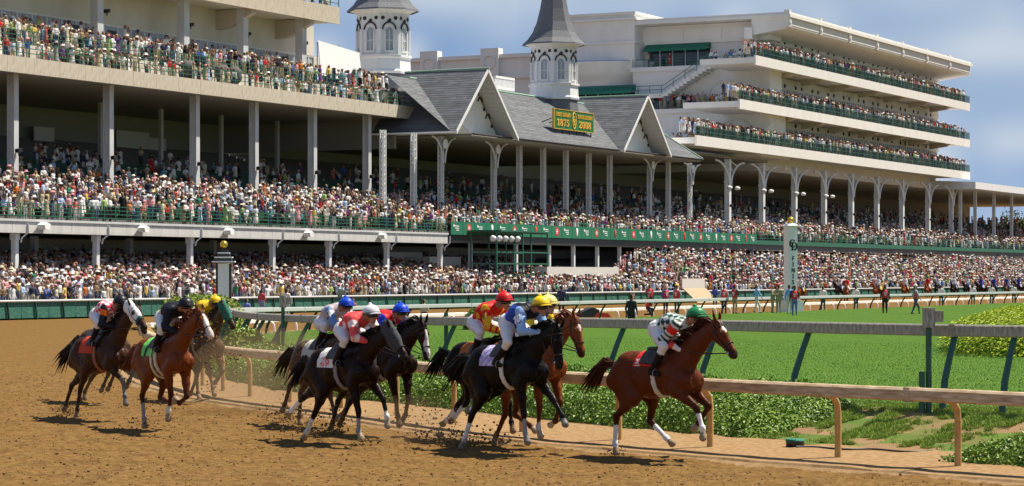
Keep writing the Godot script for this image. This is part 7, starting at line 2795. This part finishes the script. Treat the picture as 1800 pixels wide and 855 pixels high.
func make_details() -> void:
	make_officials()
	make_ponies()
	var lm := leaf_mesh()
	hedge_bed("low leafy hedge bed running along the bank behind the tan rail", 470, 1545, 0.40, 0.93, 0.50, 1300.0, lm)
	hedge_bed("short leafy hedge clump beside the bare earth gap", 1930, 2330, 0.14, 0.46, 0.36, 1300.0, lm)
	shrub("clipped_hedge", "large yellow-green clipped hedge mound standing on the turf course", "hedge", flat(2035, 83, 0.42), Vector3(6.0, 0.95, 24.0), 7.0, 75000, 0.15, Color(0.19, 0.27, 0.015), Color(0.44, 0.52, 0.035), lm, -0.247)
	shrub("boxed_shrub", "yellow-green clipped shrub behind the blazed chestnut's jockey", "shrub", flat(352, 77, 0.05), Vector3(1.38, 1.80, 1.2), 4.0, 9000, 0.10, Color(0.12, 0.18, 0.025), Color(0.32, 0.38, 0.06), lm)
	shrub("bushy_shrub", "loose yellow-green shrub among the bunched green rail posts", "shrub", flat(430, 62, 0.30), Vector3(0.62, 0.85, 0.6), 2.4, 3200, 0.10, Color(0.12, 0.20, 0.02), Color(0.32, 0.42, 0.06), lm)
	shrub("round_shrub", "small dark green rounded shrub behind the red-capped jockey", "shrub", flat(846, 99, 0.0), Vector3(0.75, 1.2, 0.75), 2.6, 2600, 0.11, Color(0.05, 0.12, 0.02), Color(0.16, 0.26, 0.04), lm)
	tree("broad green tree beyond the end of the stands", flat(1792, 470, 0.0), 15.5, 5.0, 5000, lm)
	tree("green tree top seen past the last stand columns", flat(1765, 500, 0.0), 14.0, 4.0, 3500, lm)
	# grass tufts on the bank and thin grass on the turf's edge
	var blade := MB.new()
	blade.face(Vector3(-0.09, 0, 0), Vector3(0.09, 0, 0), Vector3(0.05, 1, 0.25))
	blade.face(Vector3(-0.3, 0, 0.1), Vector3(-0.14, 0, 0.05), Vector3(-0.4, 0.8, -0.15))
	blade.face(Vector3(0.15, 0, -0.1), Vector3(0.3, 0, -0.02), Vector3(0.5, 0.7, 0.1))
	var bm := blade.done()
	var nz := FastNoiseLite.new()
	nz.seed = 4
	nz.frequency = 1.0
	nz.fractal_octaves = 4
	var xf := []
	var col := []
	var ka := near_px(turf_line, 2000)
	var kb := near_px(turf_line, 1330)
	for k in 80000:
		var f := rng.randf_range(ka, kb)
		var i := int(f)
		var B := turf_line[i].lerp(turf_line[mini(i + 1, turf_line.size() - 1)], f - i)
		var A := tan_line[nearest(tan_line, B)] if k % 40 == 0 or xf.size() == 0 else B
		if A == B:
			A = B + (tan_line[nearest_near(B)] - B)
		var q := rng.randf_range(0.42, 1.08)
		var p := A.lerp(B, q)
		var gr := nz.get_noise_2d(p.x * 0.9 + 40.0, -p.y * 0.9) + nz.get_noise_2d(p.x * 4.0, -p.y * 4.0) * 0.7
		if gr < -0.10 + rng.randf_range(-0.12, 0.12) and q < 0.97: continue
		var y := bank_height(q, turf_y(B.y)) + nz.get_noise_2d(p.x * 1.7, p.y * 1.7) * (0.0 if q > 0.95 else 0.07)
		xf.append(Transform3D(Basis(Vector3.UP, rng.randf() * TAU) * Basis.from_scale(Vector3(0.09, rng.randf_range(0.035, 0.08), 0.09)), g3(p, y - 0.012)))
		col.append(Color(0.15, 0.25, 0.035).lerp(Color(0.36, 0.43, 0.10), rng.randf()) * (1.0 + gr * 0.3))
	var gt := scatter(self, "grass", bm, M.grass, xf, col)
	gt.set_meta("kind", "stuff")
	tag(gt, "short rough grass growing on the bank", "grass")
	# turf blades, thick enough to break the sheet's smoothness
	xf = []
	col = []
	for k in 70000:
		var d := 37.0 + pow(rng.randf(), 1.5) * 110.0
		var px := rng.randf_range(440, 1830)
		var p := Vector2((px - 900.0) / F * d, d)
		if not inside_turf(px, d): continue
		var tone := nz.get_noise_2d(p.x * 0.5, p.y * 0.16) * 0.5 + nz.get_noise_2d(p.x * 2.0, p.y * 2.0) * 0.4
		xf.append(Transform3D(Basis(Vector3.UP, rng.randf() * TAU) * Basis.from_scale(Vector3(0.10, rng.randf_range(0.015, 0.035), 0.10)), g3(p, turf_y(d) - 0.004)))
		col.append(Color(0.105, 0.22, 0.03).lerp(Color(0.17, 0.31, 0.05), clampf(0.5 + tone * 0.7 + rng.randf_range(-0.25, 0.25), 0.0, 1.0)))
	gt = scatter(self, "turf_grass", bm, M.grass, xf, col)
	gt.set_meta("kind", "stuff")
	tag(gt, "mown green grass of the turf course", "grass")
	# loose clods over the dirt, and those thrown up by the hooves
	var cm := clod_mesh()
	xf = []
	col = []
	for k in 42000:
		var p := Vector2(rng.randf_range(-15.0, 8.5), 27.5 + pow(rng.randf(), 1.3) * 34.0)
		if absf(p.x / p.y) > 0.235: continue
		var A := tan_line[nearest_near(p)]
		if p.y > A.y - 0.9 and p.x > A.x - 2.0 and p.y - A.y > -1.1 - (A.x - p.x) * 0.6: continue
		var sz := 0.005 + pow(rng.randf(), 6.0) * 0.014
		xf.append(Transform3D(Basis(Vector3.UP, rng.randf() * TAU) * Basis.from_scale(Vector3(sz * rng.randf_range(0.8, 1.5), sz, sz)), g3(p, dirt_height(p, nz) + sz * 0.3)))
		col.append(Color(0.12, 0.068, 0.024).lerp(Color(0.21, 0.125, 0.05), rng.randf()))
	gt = scatter(self, "clods", cm, M.plain, xf, col)
	gt.set_meta("kind", "stuff")
	tag(gt, "small clods of loose dirt lying on the track", "dirt")
	xf = []
	col = []
	for q in [[128, 728, 0.55, 150], [110, 724, 0.4, 120], [255, 748, 0.5, 130], [300, 715, 0.7, 120], [540, 765, 0.8, 330], [580, 758, 0.6, 260], [500, 738, 0.6, 220], [487, 735, 0.5, 160], [750, 770, 0.8, 300], [800, 780, 0.7, 300], [870, 778, 0.6, 260], [640, 782, 0.4, 90], [372, 640, 0.9, 260], [380, 600, 0.8, 160], [365, 690, 0.6, 160], [165, 690, 0.7, 120], [1080, 798, 0.4, 60], [520, 690, 0.9, 150], [735, 740, 0.7, 160]]:
		var ground: float = maxf(q[1], 640.0)
		var d: float = 42.5 if q[1] < 690 and q[0] > 340 and q[0] < 400 else HC * F / (minf(ground + 4.0, 800.0) - YH)
		var c := at(q[0], q[1], d)
		for k in q[3]:
			var o: Vector3 = Vector3(rng.randfn() * 0.22, rng.randfn() * 0.20 + 0.06, rng.randfn() * 0.22) * q[2]
			if rng.randf() < 0.5: o.y = absf(o.y) * 0.4
			var p: Vector3 = c + o * 1.6
			p.y = maxf(p.y, 0.01)
			var sz := 0.004 + pow(rng.randf(), 4.0) * 0.017
			xf.append(Transform3D(Basis(Vector3(1, 0.3, 0.2).normalized(), rng.randf() * TAU) * Basis.from_scale(Vector3(sz * 1.3, sz, sz)), p))
			col.append(Color(0.10, 0.057, 0.022).lerp(Color(0.24, 0.145, 0.06), rng.randf()))
	gt = scatter(self, "flying_dirt", cm, M.plain, xf, col)
	gt.set_meta("kind", "stuff")
	tag(gt, "spray of dirt thrown up behind the galloping hooves", "dirt")
	# dust hanging behind the middle group
	for q in [[478, 650, 45.0, Vector3(3.2, 1.6, 2.6), 0.16], [405, 685, 45.5, Vector3(2.4, 0.8, 2.2), 0.08], [720, 745, 36.5, Vector3(1.6, 0.9, 1.2), 0.16]]:
		var fv := FogVolume.new()
		fv.name = numbered(self, "dust_cloud")
		fv.shape = RenderingServer.FOG_VOLUME_SHAPE_ELLIPSOID
		fv.size = q[3]
		var fm := FogMaterial.new()
		fm.density = q[4]
		fm.albedo = srgb(0.55, 0.38, 0.22)
		fm.edge_fade = 0.6
		fv.material = fm
		add_child(fv)
		fv.position = at(q[0], q[1], q[2])
		fv.set_meta("kind", "stuff")
		tag(fv, "thin haze of tan dust behind the galloping horses", "dust")
	poles()
	# loose things by the verge
	var dr := thing("drain_pipe", "short black drain pipe with a green lid on the sandy verge", "pipe", flat(1398, 34.6, 0.07), Basis(Vector3.UP, 0.3))
	var mb := MB.new()
	mb.lathe(Vector3.ZERO, [Vector2(0.0, -0.03), Vector2(0.13, -0.03), Vector2(0.135, 0.10), Vector2(0.12, 0.10)], 16)
	part(dr, "pipe", mb.done(), M.black)
	mb = MB.new()
	mb.lathe(Vector3.ZERO, [Vector2(0.138, 0.085), Vector2(0.138, 0.115), Vector2(0.0, 0.118)], 16)
	part(dr, "lid", mb.done(), M.awning)
	var hose := MB.new()
	var hp := []
	for k in 26:
		var u := k / 25.0
		hp.append(flat(lerpf(1400.0, 1640.0, u), lerpf(34.4, 33.4, u) + 0.12 * sin(u * 14.0), 0.085))
	hose.tube(hp, [0.014], 5)
	tag(part(self, "hose", hose.done(), M.black), "thin black hose lying along the sandy verge", "hose")
	upper_deck_things()

func nearest_near(p: Vector2) -> int:
	var best := 0
	var bd := 1e9
	for k in range(0, 110, 3):
		var e := tan_line[k].distance_squared_to(p)
		if e < bd:
			bd = e
			best = k
	return best

var turf_rows: Array = []
func inside_turf(px: float, d: float) -> bool:     # beyond the near rail and before the far one, along this line of sight
	if turf_rows.is_empty():
		for k in 60:
			var x := 420.0 + k * 25.0
			var near := 999.0
			for q in turf_line:
				if absf(q.x / q.y * F + 900.0 - x) < 45.0: near = minf(near, q.y)
			turf_rows.append(near)
	var i := clampi(int((px - 420.0) / 25.0), 0, 59)
	return d > turf_rows[i] + 0.6 and d < 250000.0 / (VPX - px)

func dirt_height(p: Vector2, n: FastNoiseLite) -> float:
	return n.get_noise_2d(p.x * 0.35, p.y * 0.35) * 0.035 + n.get_noise_2d(p.x * 2.2, p.y * 2.2) * 0.030 + n.get_noise_2d(p.x * 7.0, p.y * 7.0) * 0.020 - 0.012

func poles() -> void:
	# finish pillar
	var d := 153.0
	var t := thing("finish_pillar", "tall white finish pillar with black lettering and a gold ball on top", "pillar", flat(1390, d, 0.2), Basis(Vector3.UP, 0.42))
	var w := 0.32
	var h := 5.5
	var mb := MB.new()
	mb.span(-w, w, 0.9, h, -w, w)
	part(t, "shaft", mb.done(), M.pillar)
	mb = MB.new()
	mb.span(-w - 0.28, w + 0.28, -0.2, 0.75, -w - 0.28, w + 0.28)
	mb.span(-w - 0.12, w + 0.12, 0.75, 0.95, -w - 0.12, w + 0.12)
	part(t, "base", mb.done(), M.pillar)
	mb = MB.new()
	mb.lathe(Vector3(0, h, 0), [Vector2((w + 0.06) * 1.414, 0.0), Vector2((w + 0.06) * 1.414, 0.07), Vector2(0.16, 0.22), Vector2(0.10, 0.28)], 4, Color.WHITE, 1, 1, true, PI / 4)
	part(t, "cap", mb.done(), M.pillar)
	mb = MB.new()
	mb.ball(Vector3(0, h + 0.42, 0), Vector3.ONE * 0.21, 16, 12)
	part(t, "gold_ball", mb.done(), M.gold)
	for fc in 2:
		var bs := Basis(Vector3.UP, 0.0 if fc == 0 else PI / 2)
		var z := w + 0.015
		var word := "FINISH"
		for k in word.length():
			part(t, "letter", text_mesh(word[k], 0.27, 0.03), M.ink, Transform3D(bs, bs * Vector3(0, 3.45 - k * 0.38, z)))
		part(t, "emblem_letter", text_mesh("C", 0.52, 0.03, true), M.ink, Transform3D(bs, bs * Vector3(-0.09, 4.40, z)))
		part(t, "emblem_letter", text_mesh("D", 0.52, 0.03, true), M.ink, Transform3D(bs, bs * Vector3(0.08, 4.22, z)))
	# the lower post with stacked plates
	d = 88.0
	t = thing("furlong_post", "grey and black marker post with stacked plates and a gold ball", "post", flat(393, d, 0.0), Basis(Vector3.UP, 0.05))
	mb = MB.new()
	mb.span(-0.20, 0.20, 0.0, 3.0, -0.14, 0.21)
	part(t, "shaft", mb.done(), M.white)
	for sg in [-1.0, 1.0]:
		mb = MB.new()
		mb.span(sg * 0.205, sg * 0.28, 0.0, 3.0, -0.17, 0.17)
		part(t, "black_edge", mb.done(), M.black)
	for q in [[0.42, 3.04], [0.33, 3.20], [0.22, 3.36]]:
		mb = MB.new()
		mb.span(-q[0], q[0], q[1], q[1] + 0.05, -q[0] * 0.8, q[0] * 0.8)
		part(t, "plate", mb.done(), M.white)
		mb = MB.new()
		mb.span(-q[0] * 0.7, q[0] * 0.7, q[1] + 0.05, q[1] + 0.16, -q[0] * 0.55, q[0] * 0.55)
		part(t, "block", mb.done(), M.black)
	mb = MB.new()
	mb.ball(Vector3(0, 3.70, 0), Vector3.ONE * 0.145, 14, 10)
	part(t, "gold_ball", mb.done(), M.gold)
	# pale ramp and board by the homestretch
	var rp := thing("starters_stand", "pale wooden ramp and white board beside the homestretch", "stand", flat(1225, 205, 0.0), BB())
	mb = MB.new()
	mb.quad(Vector3(-2.6, 0.25, 1.2), Vector3(2.4, 0.25, 1.2), Vector3(2.4, 1.5, -0.2), Vector3(-2.6, 1.5, -0.2))
	mb.quad(Vector3(-2.6, 0.2, 1.15), Vector3(-2.6, 1.45, -0.25), Vector3(2.4, 1.45, -0.25), Vector3(2.4, 0.2, 1.15))
	part(rp, "ramp", mb.done(), M.wood)
	mb = MB.new()
	mb.span(-2.6, 2.4, 1.5, 2.3, -0.34, -0.24)
	part(rp, "board", mb.done(), M.brick_white)
	# camera gear under a cover on the turf's edge
	var cv := thing("covered_gear", "dark covered camera gear and red cloth lying on the turf edge", "gear", flat(1035, 132, 0.25), Basis(Vector3.UP, 0.4))
	mb = MB.new()
	mb.rise([Vector2(-0.9, 0.0), Vector2(0.6, 0.0), Vector2(0.5, 0.42), Vector2(0.1, 0.55), Vector2(-0.5, 0.3)], Transform3D(Basis.IDENTITY, Vector3(0, 0, 0.3)), 0.7)
	part(cv, "cover", mb.done(), M.black)
	mb = MB.new()
	mb.rise([Vector2(0.2, 0.0), Vector2(1.2, 0.0), Vector2(1.0, 0.22), Vector2(0.4, 0.26)], Transform3D(Basis.IDENTITY, Vector3(0, 0, 0.4)), 0.5)
	part(cv, "red_cloth", mb.done(), M.banner_red)

func upper_deck_things() -> void:
	# big white sheet on a frame at the end of the upper deck
	var s := S(594, 19)
	var t := thing("white_sheet", "large white sheet stretched on a frame at the end of the upper deck", "sheet", BP(s, 19.0, 17.25), BB())
	var mb := MB.new()
	mb.quad(Vector3(-3.6, 2.6, 0.5), Vector3(3.4, 2.3, 0.5), Vector3(3.4, 5.1, 0.2), Vector3(-3.6, 5.6, 0.2))
	mb.quad(Vector3(-3.6, 2.6, 0.45), Vector3(-3.6, 5.6, 0.15), Vector3(3.4, 5.1, 0.15), Vector3(3.4, 2.3, 0.45))
	part(t, "sheet", mb.done(), M.sheet)
	mb = MB.new()
	mb.quad(Vector3(3.4, 1.6, 0.5), Vector3(3.4, 1.6, -3.0), Vector3(3.4, 4.9, -3.0), Vector3(3.4, 5.1, 0.3))
	mb.quad(Vector3(3.4, 4.9, -0.2), Vector3(6.2, 4.5, -2.0), Vector3(6.2, 4.6, -3.5), Vector3(3.4, 5.0, -3.0))
	part(t, "side_sheet", mb.done(), M.sheet)
	mb = MB.new()
	for x in [-3.6, 0.0, 3.4]:
		mb.tube([Vector3(x, 0, 0.1), Vector3(x, 5.5, 0.1)], [0.05], 6)
	part(t, "frame", mb.done(), M.steel_grey)
	# cameras under grey covers
	var nz := FastNoiseLite.new()
	nz.frequency = 1.7
	nz.seed = 12
	for q in [[116, 0.0], [330, 0.0], [391, 0.0], [412, 0.0], [692, 0.0]]:
		var c := thing("covered_camera", "camera under a crumpled grey cover on a green stand, upper deck", "camera", BP(S(q[0], 16.2), 16.2, 17.25), BB(), "covered cameras on the upper deck")
		mb = MB.new()
		mb.ball(Vector3(0, 1.35, 0), Vector3(0.75, 0.6, 0.5), 16, 12)
		for k in mb.v.size():
			mb.v[k] += mb.n[k] * nz.get_noise_3dv(mb.v[k] * 1.6 + Vector3(q[0], 0, 0)) * 0.22
			if mb.v[k].y < 1.2: mb.v[k].y -= 0.25 + 0.2 * nz.get_noise_3dv(mb.v[k] * 4.0)
		part(c, "cover", mb.done(), M.tarp)
		mb = MB.new()
		for k in 3:
			mb.tube([Vector3(0, 1.0, 0), Vector3(cos(k * 2.1) * 0.6, 0.0, sin(k * 2.1) * 0.6)], [0.04], 5)
		part(c, "tripod", mb.done(), M.rail_green)

func make_ponies() -> void:
	var L := []
	for q in [[0.47, 0.11], [0.46, -0.11]]:
		L.append([[q[0], 0.93, q[1] * 1.3], [q[0] + 0.02, 0.51, q[1]], [q[0] + 0.01, 0.21, q[1]], [q[0] + 0.05, 0.08, q[1]]])
	for q in [[-0.62, 0.12], [-0.70, -0.12]]:
		L.append([[q[0] + 0.26, 0.95, q[1] * 1.3], [q[0] - 0.10, 0.58, q[1]], [q[0] - 0.05, 0.22, q[1]], [q[0], 0.08, q[1]]])
	var jk := [[0.0, 1.66, 0], [0.03, 2.12, 0], [0.06, 2.38, 0], [0.10, 1.86, 0.24], [0.34, 1.78, 0.09], [0.20, 1.36, 0.30], [0.08, 0.98, 0.33]]
	var kinds := []
	for id in ["K", "H", "D"]:
		var hd := {"id": id, "pitch": 0.0, "y": 0.0, "poll": [1.02, 1.98, 0], "nose": [1.34, 1.50, 0], "legs": L, "jk": jk, "racing": false, "tail": [-0.12, -0.75]}
		var r := build_horse(hd, 0.04)
		kinds.append([skin_mesh(r.skin, r.col), r.mane.done(), r.tail.done(), r.cloth.done()])
	var riders := []
	for id in ["E", "L", "A2"]:
		var f := jockey_field({"id": id, "jk": jk}, 0.028).skin()
		var col := PackedColorArray()
		for k in f.v.size():
			var w: int = f.id[k]
			var c := Color(0.40, 0.21, 0.14)
			if w in [0, 1, 2]: c = {"E": Color(0.55, 0.03, 0.03), "L": Color(0.70, 0.70, 0.72), "A2": Color(0.03, 0.06, 0.35)}[id]
			elif w == 5: c = {"E": Color(0.7, 0.68, 0.66), "L": Color(0.05, 0.08, 0.16), "A2": Color(0.03, 0.06, 0.35)}[id]
			elif w == 10: c = Color(0.02, 0.015, 0.012)
			col.append(c)
		riders.append(skin_mesh(f, col))
	var hm := helmet_mesh(Color(0.02, 0.02, 0.022), false)
	var spots := [[1408, 345000, 0, 1], [1488, 330000, 0, 0], [1478, 372000, 1, 1], [1545, 350000, 0, 1], [1592, 360000, 0, 1], [1632, 352000, 0, 0], [1650, 366000, 1, 1], [1678, 355000, 1, 1], [1702, 362000, 1, 1], [1726, 352000, 1, 2], [1748, 362000, 1, 2], [1770, 354000, 2, 2], [1792, 364000, 1, 2]]
	for q in spots:
		var d: float = q[1] / (VPX - q[0])
		var bs := Basis(Vector3.UP, rng.randf_range(-2.6, -2.0) + (0.5 if q[0] == 1488 else 0.0))
		var p := flat(q[0], d, -0.05)
		var h := thing("outrider_horse", ["chestnut", "dark bay", "dun"][q[2]] + " horse standing on the far homestretch under a rider in " + ["red", "white", "blue"][q[3]], "horse", p, bs, "ridden horses waiting on the homestretch")
		part(h, "body", kinds[q[2]][0], M.coat)
		part(h, "mane", kinds[q[2]][1], M.hair)
		part(h, "tail", kinds[q[2]][2], M.hair)
		part(h, "saddle_cloth", kinds[q[2]][3], M.cloth)
		var r := thing("rider", "rider in " + ["red", "white", "royal blue"][q[3]] + " sitting on a " + ["chestnut", "dark bay", "dun"][q[2]] + " horse on the homestretch", "person", p + Vector3(0, 1.66, 0), bs, "riders waiting on the homestretch")
		part(r, "body", riders[q[3]], M.cloth, Transform3D(Basis.IDENTITY, Vector3(0, -1.66, 0)))
		part(r, "helmet", hm, M.cap, Transform3D(Basis.IDENTITY, Vector3(0.055, 0.74, 0)))
